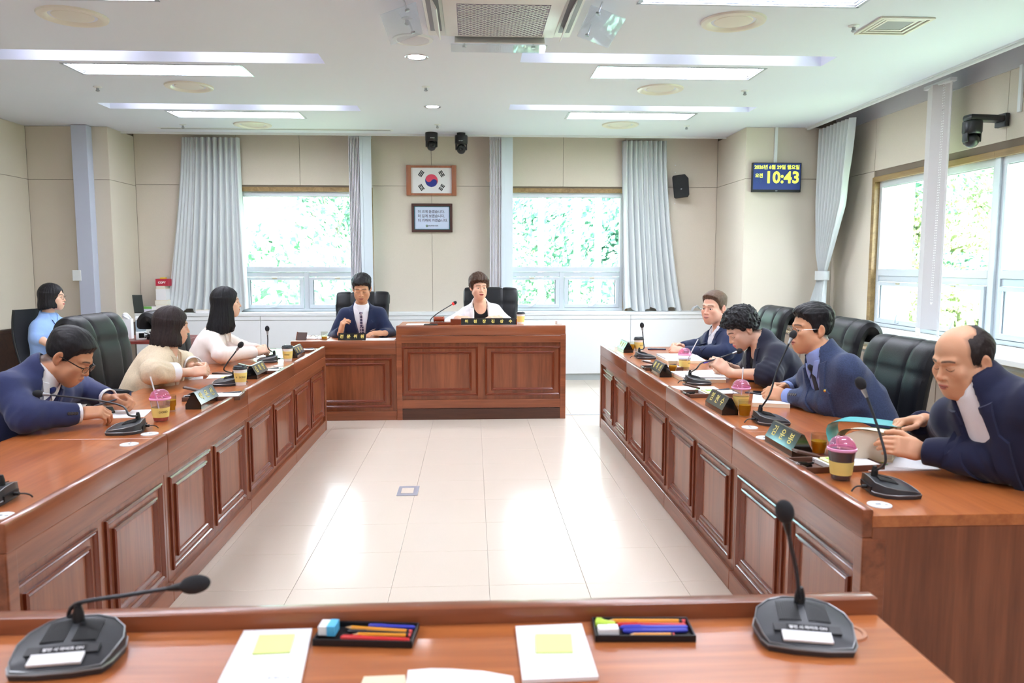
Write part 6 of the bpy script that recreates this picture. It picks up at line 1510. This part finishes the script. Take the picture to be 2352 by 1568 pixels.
# marker stripes on the papers
for (cs, c, lb) in (([(2000, 1063), (2035, 1058), (2040, 1061), (2004, 1067)], (244, 232, 90), 0), ([(1990, 1050), (2040, 1066), (2036, 1068), (1986, 1052)], (150, 210, 150), 1), ([(1596, 894), (1606, 889), (1611, 890), (1602, 895)], (150, 220, 140), 2), ([(505, 867), (520, 863), (524, 864), (510, 868)], (230, 226, 80), 3)):
    P = [T(px, py, Z0 + .0045)[:2] for px, py in cs]; cc = sum(P) / 4; e_ = empty('marker_strip', (float(cc[0]), float(cc[1]), Z0 + .0044), 0, ['yellow marker strip on the papers of the balding man', 'green marker line on the papers of the balding man', 'green index tab on the papers left of the bespectacled man', 'yellow marker strip on the papers of the beige-jacketed woman'][lb], 'marker strip')
    MB().prism([tuple(p - cc) for p in P], 0, .0003, 'z').build('strip', mat('marker_%d' % lb, c, rough=.7), e_)
M_TRAY = mat('tray_brown', (104, 72, 58), rough=.35)
def clip_tray(px, py, rz, label, pads=True, s=1.0):
    p = T(px, py); e = empty('desk_tray', loc3(p), rz, label, 'tray', 'brown desk trays'); L, D, Hh = .15 * s, .075 * s, .022
    MB().box(-L, L, -D, D, 0, .004).build('tray_floor', M_TRAY, e)
    for q in ((-L, L, -D, -D + .007), (-L, L, D - .007, D), (-L, -L + .007, -D, D), (L - .007, L, -D, D)): MB().rbox(*q, 0, Hh, .002).build('tray_side', M_TRAY, e)
    MB().rbox(-L + .10, L - .012, -D + .012, D - .012, .005, .021, .001).build('memo_block', M_PAPER, e)
    if pads: MB().rbox(-L + .11, -L + .19, -D + .015, D - .03, .021, .026, .001).build('sticky_block', mat('sticky_cream', (246, 238, 170), rough=.8), e); MB().rbox(-L + .13, -L + .175, .0, .028, .026, .029, .001).build('sticky_tab', mat('sticky_green', (170, 226, 110), rough=.8), e)
    m = MB(); m.rbox(-L - .02, -L + .075, -.02, .02, .02, .03, .004, M=Matrix.Rotation(.25, 4, 'Y')); m.build('clip_arm', mat('clip_brown', (92, 68, 58), rough=.3), e)
    m = MB(); m.rbox(-L - .005, -L + .05, -.028, .028, .008, .02, .004); m.tube([(-L, -.03, .022), (-L + .05, -.03, .026)], .004, 8); m.build('clip_base', M_BLACKG, e, True)
    for k, c in enumerate(((20, 22, 60), (30, 30, 34))): MB().tube([(-L + .10, D - .016 - k * .009, .010 + .014 * 0), (L - .02, D - .016 - k * .009, .026)], .004, 8).build('pen', mat('pen_%d' % k, c, rough=.3), e, True)
clip_tray(1916, 1072, .1, 'brown clip tray with memo pads beside the iced coffee')
clip_tray(1632, 908, .05, 'brown clip tray with cream and green memo pads near the bespectacled man', True)
clip_tray(1520, 848, .05, 'brown clip tray partly behind the name plate of the curly-haired woman', False, .9)
clip_tray(492, 915, .1, 'brown clip tray behind the glaring left name plate', False)
clip_tray(598, 856, .1, 'brown clip tray behind the name plate of the beige-jacketed woman', False, .9)
clip_tray(690, 808, .1, 'brown clip tray at the podium end of the left desk', False, .8)
# phones and small things
def phone(px, py, rz, label, c=(40, 42, 60), z=Z0): e = empty('phone', loc3(T(px, py, z), z), rz, label, 'phone'); MB().rbox(-.037, .037, -.078, .078, 0, .008, .003).build('body', mat('phone_%d_%d' % (px, py), c, rough=.2), e, True); MB().box(-.034, .034, -.074, .074, .0081, .0086).build('screen', M_BLACKG, e)
phone(1508, 802, HP2 * .9, 'dark blue phone beside the hands of the brown-haired man', (44, 48, 90)); phone(1748, 904, .9, 'dark phone lying on the thick book of the bespectacled man', (34, 34, 38), Z0 + .022); phone(517, 858, HP2 * .8, 'dark phone beside the microphone of the beige-jacketed woman', (70, 62, 60)); phone(243, 944, .5, 'black phone under the hands of the man in the navy suit', (24, 24, 28), Z0 + .004)
e = empty('spectacles', loc3(T(1583, 862), Z0), .3, 'folded spectacles on a patterned cloth beside the curly-haired woman', 'glasses'); m = MB()
for s in (-1, 1): m.tube([(s * .034 + .026 * math.cos(a), 0, .022 + .019 * math.sin(a)) for a in np.linspace(0, 2 * PI, 17)], .0014, 6, cap=False); m.tube([(s * .06, 0, .026), (s * .03, .05, .016), (-s * .03, .075, .008)], .0014, 6)
m.tube([(-.01, 0, .028), (.01, 0, .028)], .0014, 6); m.build('frame', mat('tortoise', (120, 76, 60), rough=.3), e, True)
e = empty('spectacles', (float(aty(727, 772, 7.4)[0]), 7.4, .7385), 2.9, 'thin folded spectacles on the desk left of the man with the patterned tie', 'glasses'); m = MB()
for s in (-1, 1): m.tube([(s * .034 + .026 * math.cos(a), 0, .022 + .019 * math.sin(a)) for a in np.linspace(0, 2 * PI, 17)], .0014, 6, cap=False); m.tube([(s * .06, 0, .026), (s * .06, .06, .03), (s * .05, .13, .012)], .0014, 6)
m.tube([(-.01, 0, .028), (.01, 0, .028)], .0014, 6); m.build('frame', M_BLACKP, e, True)
# pens in hands
def rod(name, a, b, r, c, label, cat): a = np.array(a); b = np.array(b); e = empty(name, tuple(a), 0, label, cat); MB().tube([(0, 0, 0), tuple((b - a) * .9), tuple(b - a)], [r, r, r * .4], 10).build('barrel', c, e, True); return e
rod('pen', V(268, 917, 3.58), V(214, 933, 3.53), .0042, mat('pen_grey', (70, 70, 78), rough=.3), 'thin pen in the right hand of the man in the navy suit', 'pen')
rod('pen', V(300, 900, 3.92), V(297, 935, 3.86), .005, mat('pen_navy', (30, 34, 60), rough=.3), 'dark pen upright in the left hand of the man in the navy suit', 'pen')
rod('pen', V(1650, 822, 4.62), V(1615, 834, 4.55), .005, mat('pen_violet', (96, 80, 190), rough=.3), 'violet pen in the hand of the curly-haired woman', 'pen')

# booklet of the balding man: green cover raised, pages curling
bk = empty('booklet', loc3(T(1990, 1035)), 0, 'open booklet with a teal cover held by the balding man', 'book'); b0 = np.array(bk.location)
def curl(q, m_, nm, th=.0015):
    """sheet lofted between two 3-D polylines"""
    A = smooth_path([np.array(p) - b0 for p in q[0]], 14); B_ = smooth_path([np.array(p) - b0 for p in q[1]], 14); m = MB()
    m.grid(lambda u, v: tuple(A[int(round(u * 13))] * (1 - v) + B_[int(round(u * 13))] * v), 14, 6); m.grid(lambda u, v: tuple(A[int(round((1 - u) * 13))] * (1 - v) + B_[int(round((1 - u) * 13))] * v - np.array([0, 0, th])), 14, 6); return m.build(nm, m_, bk, True)
zt = TZ
curl(([T(1930, 1060, zt + .012), V(1900, 1005, 2.80), V(1905, 972, 2.82), V(1960, 968, 2.82), V(2075, 982, 2.78)], [T(1945, 1035, zt + .012), V(1925, 985, 2.98), V(1935, 960, 3.0), V(1985, 958, 3.0), V(2090, 972, 2.96)]), mat('teal_cover', (74, 168, 170), rough=.4), 'front_cover')
curl(([T(1935, 1066, zt + .016), V(1920, 1010, 2.68), V(1935, 987, 2.70), V(1985, 985, 2.68), V(2060, 1000, 2.64)], [T(1952, 1040, zt + .016), V(1940, 1000, 2.88), V(1960, 983, 2.90), V(2010, 980, 2.88), V(2085, 990, 2.84)]), M_CREAMP, 'lifted_pages', .004)
slab('booklet_base', [(1925, 1047), (2060, 1052), (2075, 1030), (1950, 1025)], Z0 + .0045, .008, M_CREAMP, None, None, None, None, None) if False else None
curl(([T(1928, 1052, zt + .014), T(1985, 1057, zt + .014), T(2048, 1054, zt + .014)], [V(1926, 1004, 2.70), V(1985, 987, 2.69), V(2060, 1001, 2.645)]), mat('page_grey', (222, 212, 192), rough=.8), 'inner_page', .002)
m = MB(); P = [T(px, py, zt + .012)[:2] - b0[:2] for px, py in [(1925, 1052), (2050, 1058), (2062, 1036), (1945, 1030)]]; m.prism([tuple(p) for p in P], .005, .013, 'z'); m.build('page_block', M_CREAMP, bk)

# ================================================================== podium things
def on(px, Y, z): p = aty(px, 700, Y); return (float(p[0]), Y, z)
g = empty('gavel_block', on(1002, 7.46, .8755), 0, 'wooden gavel sounding block on the podium', 'block'); MB().rbox(-.06, .16, -.06, .06, 0, .022, .005).build('block', M_MOULD, g, True)
g = empty('gavel', on(1008, 7.46, .8985), 0, 'reddish wooden gavel head lying on its block', 'gavel'); MB().lathe([(.001, -.055), (.024, -.053), (.027, -.045), (.023, -.038), (.025, -.02), (.025, .02), (.023, .038), (.027, .045), (.024, .053), (.001, .055)], 22, M=Matrix.Translation((0, 0, .027)) @ Matrix.Rotation(HP2, 4, 'Y')).build('head', mat('gavel_wood', (150, 66, 40), rough=.2, coat=.5), g, True); MB().tube([(0, 0, .027), (0, .2, .02)], .008, 10).build('handle', mat('gavel_wood', (150, 66, 40)), g, True)
e = empty('papers', on(955, 7.4, .8755), 0, 'papers lying on the podium left of the gavel', 'paper'); MB().rbox(-.09, .12, -.06, .1, 0, .005, .001).build('sheet', M_PAPER, e)
e = empty('papers', on(858, 7.35, .7385), 0, 'papers under the left hand of the man with the patterned tie', 'paper'); MB().rbox(-.10, .20, -.10, .14, 0, .004, .001).build('sheet', M_PAPER, e)
e = empty('desk_calendar', on(690, 7.35, .7385), -.3, 'small brown framed stand on the lower podium desk', 'stand'); MB().box(-.05, .05, -.003, .003, 0, .075, M=Matrix.Rotation(-.35, 4, 'X')).build('panel', mat('stand_dark', (92, 78, 76), rough=.3), e); MB().box(-.056, -.05, -.005, .005, 0, .078, M=Matrix.Rotation(-.35, 4, 'X')).build('edge', M_MOULD, e)
e = empty('papers', on(722, 7.45, .7385), 0, 'papers behind the tea glass on the lower podium desk', 'paper'); MB().rbox(-.13, .12, -.06, .1, 0, .012, .001).build('sheet', M_PAPER, e)
e = empty('stapler', on(1284, 7.45, .8755), .4, 'small white object at the right end of the podium', 'box'); MB().prism([(-.03, 0), (.03, 0), (.03, .012), (-.02, .034), (-.03, .03)], -.02, .02, 'y').build('body', M_WHITE, e)
# badge of the man with the patterned tie
q = PE['clerk']; c = q['spot'](-.095, .50); bd = MB(); Mb = Matrix.Translation(c + Vector(q['B'].fr) * .010) @ q['M3']; bd.rbox(-.030, .030, -.050, .050, -.002, .003, .002, M=Mb); bo = bd.build('name_badge', M_PAPER, q['root'])
MB().box(-.020, .020, -.028, .018, .0032, .0040, M=Mb).build('badge_photo', mat('badge_photo', (150, 170, 214), rough=.5), bo); MB().tube([Mb @ Vector((0, .05, .002)), Mb @ Vector((-.004, .07, .008)), Mb @ Vector((.012, .09, .012)), Mb @ Vector((-.045, .115, .012))], .004, 8).build('badge_clip', M_CHROME, bo, True)
q = PE['blue']; parent_off = Vector(q['R0'])
for sg in (-1, 1): patch('lanyard', q['B'], [q['bj']], lambda v, sg=sg: (sg * (.004 + .052 * v), .45 + .47 * v), lambda v, sg=sg: (sg * (.011 + .052 * v), .45 + .47 * v), mcloth('lanyard_navy', (40, 56, 110)), q['root'], .010, .003, nu=3, nv=20)
# ================================================================== left corner: side desk, laptop, books, dispenser, task chair
e = empty('side_desk', (-3.35, 8.15, 0), 0, 'dark red wooden side desk behind the black chair at the left', 'desk')
MB().rbox(-.42, .42, -.35, .35, .66, .69, .004).build('desk_top', mat('side_desk_wood', (112, 44, 40), rough=.35), e)
for sx in (-.40, .38): MB().rbox(sx, sx + .02, -.33, .33, 0, .66, .003).build('end_panel', mat('side_desk_wood', (112, 44, 40)), e)
e = empty('water_dispenser', on(321, 8.0, .69), .4, 'white desktop dispenser with a clear water tank', 'dispenser'); MB().rbox(-.05, .05, -.06, .06, 0, .085, .008).build('body', M_WHITE, e, True); MB().rbox(-.022, .028, -.064, -.058, .02, .07, .003).build('panel', M_BLACKG, e)
MB().rbox(-.048, .048, -.055, .055, .088, .20, .012).build('tank', glass('tank_plastic', (214, 228, 236), fres=1.3, rough=.05, dens=.35), e, True); MB().rbox(-.052, .052, -.06, .06, .20, .235, .012).build('tank_lid', M_WHITE, e, True)
e = empty('tissue', on(290, 8.1, .69), 0, 'crumpled white tissue above the black chair', 'tissue'); m = MB(); m.grid(lambda u, v: (-.05 + .1 * u + .01 * math.sin(9 * v), .02 * math.sin(7 * u + 4 * v), .20 + .07 * v * (.6 + .4 * math.sin(5 * u))), 12, 8); m.box(-.05, .05, -.03, .03, 0, .2); m.build('box_and_sheet', M_PAPER, e, True)
m = empty('cable_tangle', on(343, 8.0, .69), 0, 'dark tangle of adapters and cables on the side desk', 'cables'); q = MB(); rnd = random.Random(4)
q.tube(smooth_path([(rnd.uniform(-.05, .09), rnd.uniform(-.08, .08), rnd.uniform(.01, .09)) for _ in range(26)], 120), .005, 6); q.rbox(-.03, .05, -.03, .03, .0, .05, .006); q.build('cable', M_BLACKP, m, True)
lp = empty('laptop', on(320, 9.60, .8655), .0, 'dark laptop seen from behind on the window sill', 'laptop'); MB().rbox(-.11, .10, -.09, .10, 0, .014, .004).build('base', M_BLACKP, lp); MB().rbox(-.11, .09, -.006, .002, 0, .215, .003, M=Matrix.Translation((0, -.085, .012)) @ Matrix.Rotation(math.radians(10), 4, 'X') @ Matrix.Rotation(.0, 4, 'Z')).build('lid', mat('laptop_grey', (58, 66, 66), rough=.4), lp)
text('lid_mark', 'ThinkPad', .018, M_STEEL, lp, frame_M((-.075, -.122, .165), (.5, 0, .86), (-.86, 0, .5)))
bs = [(350, 'green', (110, 176, 84), .075, .03, .0, 'green spined book on the sill beside the laptop'), (350, 'pale', (214, 214, 230), .08, .05, .03, 'bundle of pale booklets on the sill beside the laptop')]
zz = .8655
for (px, nm, c, w_, hh_, dz, lb) in (bs[1], bs[0]):
    e = empty('book', on(px, 9.6, zz), 0, lb, 'book'); MB().rbox(-w_, w_, -.08, .09, 0, hh_, .002).build('pages', M_PAPER, e); MB().rbox(-w_ - .002, w_ * .3, -.083, -.079, 0, hh_, .001).build('cover', mat('book_' + nm, c, rough=.5), e); zz += hh_ + .0006
zz = .8655
for k, (w_, hh_, c, lb) in enumerate(((.065, .10, (238, 236, 230), 'thick white book at the bottom of the sill stack'), (.075, .055, (240, 238, 226), 'cream book second from below in the sill stack'), (.06, .14, (236, 236, 238), 'thick white ream in the middle of the sill stack'), (.052, .03, (230, 226, 214), 'thin pale book below the red box of the sill stack'))):
    e = empty('book', on(377, 9.6, zz), 0, lb, 'book', 'books stacked on the sill'); MB().rbox(-w_, w_, -.085, .09, 0, hh_, .002).build('pages', mat('stack_%d' % k, c, rough=.7), e); MB().rbox(-w_ - .001, w_ + .001, -.086, .091, hh_ - .003, hh_ + .0005, .0005).build('cover', M_CREAMP, e); zz += hh_ + .0012
e = empty('paper_box', on(380, 9.6, zz), 0, 'red printed paper box on top of the sill stack', 'box'); MB().rbox(-.075, .07, -.08, .085, 0, .085, .002).build('carton', mat('box_red', (176, 40, 62), rough=.5), e); text('print', 'COPY', .034, M_PAPER, e, frame_M((-.0, -.0808, .04), (1, 0, 0), (0, 0, 1)), bold=.001)
e = empty('note_block', on(378, 9.6, zz + .0855), 0, 'yellow note block on the red paper box', 'note block'); MB().rbox(-.03, .03, -.03, .03, 0, .016, .002).build('notes', mat('note_yellow', (236, 206, 60), rough=.6), e)
e = empty('book', on(466, 9.545, .8655), .05, 'white book lying on the sill before the left curtain', 'book'); MB().rbox(-.08, .07, -.03, .025, 0, .035, .002).build('pages', M_PAPER, e); MB().rbox(-.081, .071, -.031, .026, .035, .038, .001).build('cover', M_CREAMP, e)
e = empty('fabric_scrap', on(1603, 9.6, .8655), 0, 'crumpled grey fabric scrap on the sill right of the curtain', 'cloth'); m = MB(); m.grid(lambda u, v: (-.08 + .30 * u, -.05 + .1 * v, .002 + .075 * max(0, math.sin(PI * min(1, u * 2.2))) * (1 - .6 * u) * (.5 + .5 * math.sin(5 * v + 9 * u) ** 2) + .012 * abs(math.sin(19 * u))), 28, 8); m.build('cloth', M_CURT, e, True)
# task chair of the woman in blue
e = empty('task_chair', (-3.87, 7.38, 0), -HP2 - .15, 'black mesh-back task chair of the woman in blue', 'chair')
m = MB(); m.grid(lambda u, v: ((-.23 + .46 * u) * (1 - .12 * v), -.22 - .06 * math.sin(PI * v * .8) - .05 * (1 - (2 * u - 1) ** 2) * -1 - .03 * v, .52 + .52 * v), 16, 16); m.grid(lambda u, v: ((.23 - .46 * u) * (1 - .12 * v), -.235 - .06 * math.sin(PI * v * .8) + .05 * (1 - (2 * u - 1) ** 2) - .03 * v, .52 + .52 * v), 16, 16); m.build('backrest', mat('mesh_black', (34, 36, 40), rough=.8), e, True)
m = MB(); m.tube([(s_ * .235 * (1 - .12 * v), -.225 - .06 * math.sin(PI * v * .8) - .03 * v, .52 + .52 * v) for s_ in (-1,) for v in np.linspace(0, 1, 10)], .011, 8); m.tube([(.235 * (1 - .12 * v), -.225 - .06 * math.sin(PI * v * .8) - .03 * v, .52 + .52 * v) for v in np.linspace(0, 1, 10)], .011, 8); m.build('back_frame', M_BLACKP, e, True)
MB().rbox(-.24, .24, -.24, .24, .40, .46, .025).build('seat', M_BLACKP, e, True)
for (x, y) in ((-.22, -.2), (.22, -.2), (-.22, .2), (.22, .2)): MB().tube([(x, y, 0), (x, y, .41)], .011, 8).build('leg', M_CHROME, e, True)

# ================================================================== foreground desk things
def fpad(corners, label):
    e = slab('notepad', corners, Z0, .007, M_PAPER, label, 'notepad'); return e
n1 = fpad([(500, 1566), (683, 1600), (717, 1442), (560, 1447)], 'white notepad with a yellow sticky note, the left one'); n2 = fpad([(1200, 1561), (1375, 1553), (1336, 1431), (1184, 1437)], 'white notepad with a yellow sticky note, between the two pen trays')
M_STK = mat('sticky_yellow', (234, 250, 160), rough=.8)
for cs, lb in (([(580, 1500), (665, 1496), (677, 1455), (596, 1458)], 'yellow sticky pad on the left notepad'), ([(1231, 1497), (1316, 1496), (1312, 1455), (1230, 1455)], 'yellow sticky pad on the right notepad')): slab('sticky_note', cs, Z0 + .0072, .003, M_STK, lb, 'sticky note')
for k, (px, py, par) in enumerate(((640, 1556, n1), (1335, 1543, n2))):
    p = T(px, py, Z0 + .0074) - np.array(par.location); text('footer_print', '용인특례시의회', .006, mat('footer_grey', (170, 176, 190), rough=.8), par, Matrix.Translation((float(p[0]), float(p[1]), .0074)), extrude=.0001)
def pen_tray(corners, label, items):
    P = [T(px, py, Z0)[:2] for px, py in corners]; c = sum(P) / 4; ux = nrm(np.append(P[1] - P[0], 0)); rz = math.atan2(ux[1], ux[0]); L = float(np.linalg.norm(P[1] - P[0])) / 2; D = float(np.linalg.norm(P[3] - P[0])) / 2
    e = empty('pen_tray', (float(c[0]), float(c[1]), Z0), rz, label, 'tray', 'black pen trays'); M_TR = mat('tray_black', (26, 26, 29), rough=.4)
    MB().rbox(-L, L, -D, D, 0, .003, .001).build('tray_floor', M_TR, e)
    m = MB()
    for q in ((-L, L, -D, -D + .004), (-L, L, D - .004, D), (-L, -L + .004, -D, D), (L - .004, L, -D, D)): m.rbox(*q, 0, .014, .0015)
    m.build('tray_rim', M_TR, e); z = .0042
    for (nm, x0, y0, x1, y1, r, c_, lb, cat) in items:
        A = Vector((e.location[0], e.location[1], Z0)) + Matrix.Rotation(rz, 3, 'Z') @ Vector((x0 * L, y0 * D, z + r)); Bv = Vector((e.location[0], e.location[1], Z0)) + Matrix.Rotation(rz, 3, 'Z') @ Vector((x1 * L, y1 * D, z + r))
        o = empty(nm, A, 0, lb, cat); d = Bv - A; mm = mat('%s_%d_%d_%d' % (nm, *c_), c_, rough=.35)
        if nm == 'eraser':
            R_e = Matrix.Rotation(math.atan2(d.y, d.x), 4, 'Z'); Le = d.length; MB().rbox(0, Le * .62, -r, r, -r * .6, r * .6, .002, M=R_e).build('rubber', M_PAPER, o); MB().rbox(Le * .5, Le, -r * 1.03, r * 1.03, -r * .63, r * .63, .001, M=R_e).build('band', mm, o)
        elif nm == 'pencil':
            MB().tube([d * .09, d * .92], r, 6).build('shaft', mm, o); MB().tube([d * 0, d * .03, d * .09], [r * .12, r * .35, r], 6).build('tip', mat('pencil_wood', (222, 180, 130), rough=.7), o); MB().tube([d * .92, d * .96], r * 1.05, 8).build('ferrule', M_BLACKP, o); MB().tube([d * .96, d], r, 8).build('eraser_end', mat('eraser_pink', (226, 90, 90), rough=.7), o)
        else:
            MB().tube([d * .35, d * .97, d], [r, r, r * .6], 10).build('barrel', mm, o, True); MB().tube([d * 0, d * .04, d * .37], [r * .6, r * 1.12, r * 1.12], 10).build('cap', mm, o, True); MB().tube([d * .05 + Vector((0, 0, r)), d * .3 + Vector((0, 0, r * 1.15))], r * .25, 6).build('cap_clip', mm, o)
    return e
OR, RD, BL, BK = (238, 160, 40), (220, 50, 50), (66, 72, 190), (30, 30, 34)
pen_tray([(722, 1484), (952, 1490), (964, 1442), (736, 1439)], 'black pen tray with pencils, red pen and eraser between the notepads', [
    ('eraser', -.95, -.1, -.60, -.1, .016, (90, 190, 236), 'white and blue eraser in the left pen tray', 'eraser'), ('pencil', -.5, .55, .90, .25, .0042, OR, 'thicker orange pencil at the back of the left pen tray', 'pencil'),
    ('pen', -.05, .80, .93, .72, .004, BL, 'blue pen at the back of the left pen tray', 'pen'), ('pencil', -.28, -.12, .90, -.08, .0036, OR, 'orange pencil in the middle of the left pen tray', 'pencil'), ('pen', -.48, -.52, .92, -.62, .0048, RD, 'red pen at the front of the left pen tray', 'pen'), ('pen', -.42, .20, .88, .06, .0036, BK, 'black pen in the left pen tray', 'pen')])
pen_tray([(1358, 1475), (1590, 1475), (1598, 1430), (1355, 1431)], 'black pen tray with a highlighter and pens right of the notepads', [
    ('pencil', -.70, .78, .93, .74, .0046, OR, 'orange pencil at the back of the right pen tray', 'pencil'), ('pen', -.5, .42, .92, .40, .004, RD, 'red pen in the right pen tray', 'pen'), ('pen', -.45, .05, .93, .08, .0048, BL, 'thick blue pen in the right pen tray', 'pen'), ('pen', -.42, -.28, .90, -.20, .0042, BL, 'blue pen second from the front in the right pen tray', 'pen'),
    ('pencil', -.3, -.62, .6, -.58, .0034, OR, 'orange pencil at the front of the right pen tray', 'pencil'), ('highlighter', -.93, .45, -.55, .05, .0085, (206, 240, 90), 'yellow-green highlighter in the right pen tray', 'highlighter'), ('eraser', -.93, -.48, -.52, -.48, .011, (250, 250, 250), 'white eraser in the right pen tray', 'eraser')])
slab('papers', [(800, 1640), (950, 1640), (930, 1549), (836, 1553)], Z0, .004, M_CREAMP, 'cream-edged papers at the bottom edge of the photo', 'paper')
slab('papers', [(925, 1640), (1200, 1640), (1178, 1552), (1110, 1540), (1040, 1535), (990, 1534), (937, 1538)], Z0 + .0045, .006, M_PAPER, 'white papers with a curved edge at the bottom of the photo', 'paper')
# floor outlet
e = empty('floor_outlet', (-.42, 4.84, .0), 0, 'square metal floor outlet cover in the middle of the floor', 'floor outlet'); MB().rbox(-.066, .066, -.1, .1, .0005, .006, .002).build('cover', mat('outlet_metal', (196, 200, 214), rough=.3, metal=.5), e); MB().rbox(-.042, .036, -.062, .05, .006, .0075, .001).build('lid', M_FLOOR, e)
# ================================================================== outside the windows
M_LEAF = [mat('leaf_%d' % k, c, rough=.7, noise=.3, nscale=1.5) for k, c in enumerate(((112, 158, 138), (134, 172, 146), (164, 176, 128), (146, 166, 126)))]
M_BARK = mat('bark', (150, 138, 124), rough=.9); M_GRASS = mat('hill_green', (132, 156, 120), rough=.95, noise=.3, nscale=.8)
ground = MB(); ground.box(-60, 70, 11.5, 80, -6.3, -6.0); ground.box(6.5, 70, -40, 11.5, -6.3, -6.0); ground.build('ground', M_GRASS, kind='structure')
def hill(u, v): x = -50 + 130 * u; y = 24 + 50 * v; return (x, y, -6 + 20 * v + 2 * math.sin(x * .15))
m = MB(); m.grid(hill, 30, 14); m.grid(lambda u, v: (18 + 45 * v, -25 + 60 * u, -6 + 18 * v + 1.5 * math.sin(u * 20)), 30, 14); m.build('ground_slope', M_GRASS, kind='structure')
def tree_mesh(seed, n=7600, lobes=15):
    r = random.Random(seed); vs = []; fs = []
    L = [(r.uniform(-1.6, 1.6), r.uniform(-1.6, 1.6), r.uniform(2.6, 6.4), r.uniform(.6, 1.25)) for _ in range(lobes)]
    for k in range(n):
        x, y, z, R_ = r.choice(L); a, c = r.uniform(0, 2 * PI), r.uniform(-.6, 1); s = math.sqrt(1 - c * c); q = R_ * r.uniform(.75, 1.08); p = Vector((x + q * s * math.cos(a), y + q * s * math.sin(a), z + q * c))
        nv = (Vector((s * math.cos(a), s * math.sin(a), c)) + Vector((r.uniform(-.7, .7), r.uniform(-.7, .7), r.uniform(-.3, .9)))).normalized(); t = nv.orthogonal().normalized(); b = nv.cross(t); w = r.uniform(.05, .11); i = len(vs)
        vs += [p + t * w, p + b * w * .6, p - t * w, p - b * w * .6]; fs.append((i, i + 1, i + 2, i + 3))
    me = bpy.data.meshes.new('foliage'); me.from_pydata([tuple(v) for v in vs], [], fs); me.update(); return me, L
TM = [tree_mesh(k) for k in range(8)]
def trunk(L, r):
    m = MB(); m.tube([(0, 0, -2), (.1, .05, 2), (.05, 0, 4.4)], [.20, .15, .07], 8)
    for (x, y, z, R_) in L[:6]: m.tube([(.08, .03, 1.8 + r.random()), (x * .6, y * .6, (z + 2) / 2), (x, y, z)], [.08, .05, .02], 6)
    return m
rt = random.Random(21)
TR = [trunk(TM[k][1], rt).mesh('trunk') for k in range(8)]
for me in TR: me.materials.append(M_BARK); me.polygons.foreach_set('use_smooth', [True] * len(me.polygons))
for k, (me, L) in enumerate(TM): me.materials.append(M_LEAF[k % 2 + (2 if k > 3 else 0)])
def tree(x, y, z, s, k, label, group):
    e = empty('tree', (x, y, z), rt.uniform(0, 6), label, 'tree', group); e.scale = (s, s, s * rt.uniform(.9, 1.1)); link('foliage', TM[k][0], None, e); link('trunk', TR[k], None, e, )
for row, (yy, zb, n) in enumerate(((19, -7.5, 9), (25, -5.2, 10), (32, -1.6, 10), (40, 2.4, 10))):
    for k in range(n):
        x = (-9 + 22 * (k + .5) / n) * yy / 19 + rt.uniform(-.8, .8)
        if row < 2 and x < -3.2 * yy / 19: continue
        tree(x, yy + rt.uniform(-1.2, 1.2), zb + rt.uniform(-.6, .6), rt.uniform(1.05, 1.45), rt.randrange(4), ['leafy green tree in the nearest row outside the back windows', 'leafy green tree in the second row outside the back windows', 'leafy green tree on the slope outside the back windows', 'leafy green tree on the hill top outside the back windows'][row], 'trees outside the back windows')
for row, (xx, zb, n) in enumerate(((13, -7, 7), (18.5, -4.5, 7), (26, -.5, 8), (35, 4.0, 8))):
    for k in range(n):
        y = (9 + 22 * (k + .2) / n) * xx / 16 + rt.uniform(-.8, .8)
        tree(xx + rt.uniform(-1, 1), y, zb + rt.uniform(-.6, .6), rt.uniform(1.0, 1.4), 4 + rt.randrange(4), ['leafy tree in the nearest row outside the right windows', 'leafy tree in the second row outside the right windows', 'leafy tree on the slope outside the right windows', 'leafy tree on the hill top outside the right windows'][row], 'trees outside the right windows')
# neighbouring building with a glazed front
M_BW = mat('facade_white', (236, 240, 242), rough=.6); M_BG = mat('facade_glass', (150, 206, 210), rough=.1, metal=.1)
e = empty('office_building', (-12, 26, -6), 0, 'white office building with a glazed front outside the left back window', 'building')
MB().box(-14, 5.2, 2.2, 14, 0, 13).build('wall', M_BW, e); MB().box(-14, 5.4, 2.0, 14, 13, 13.4).build('roof_edge', M_BW, e)
for k in range(8):
    for j in range(5):
        x0 = -7.6 + k * 1.6; z0 = 4.2 + j * 1.75; MB().box(x0, x0 + 1.5, 2.06, 2.16, z0, z0 + 1.62).build('pane', M_BG, e)
for k in range(9): MB().box(-7.68 + k * 1.6, -7.60 + k * 1.6, 1.9, 2.2, 3, 13).build('mullion', M_BW, e)
MB().prism([(-14, 0), (2.0, 0), (2.0, 6.6), (-14, 10.4)], -1.5, 1.6, 'y').build('annex', M_BW, e)
for k, px in enumerate((1239, 1246, 1322, 1330, 1370, 1378)):
    p = aty(px, 520, 15.0); o = empty('steel_post', (float(p[0]), 15.0, -6), 0, 'slim white steel post outside the right back window, number %s from the left' % ['one', 'two', 'three', 'four', 'five', 'six'][k], 'post', 'white posts outside'); MB().box(-.025, .025, -.025, .025, 0, 11).build('shaft', M_BW, o); MB().box(-.028, .028, -.08, .08, 0, .02).build('base_plate', M_BW, o)
MB().box(4.47, 4.93, 8.42, 10.2, -6, 4.2).build('wall_pier', mat('pier_concrete', (226, 234, 238), rough=.8, noise=.06, nscale=60), kind='structure')
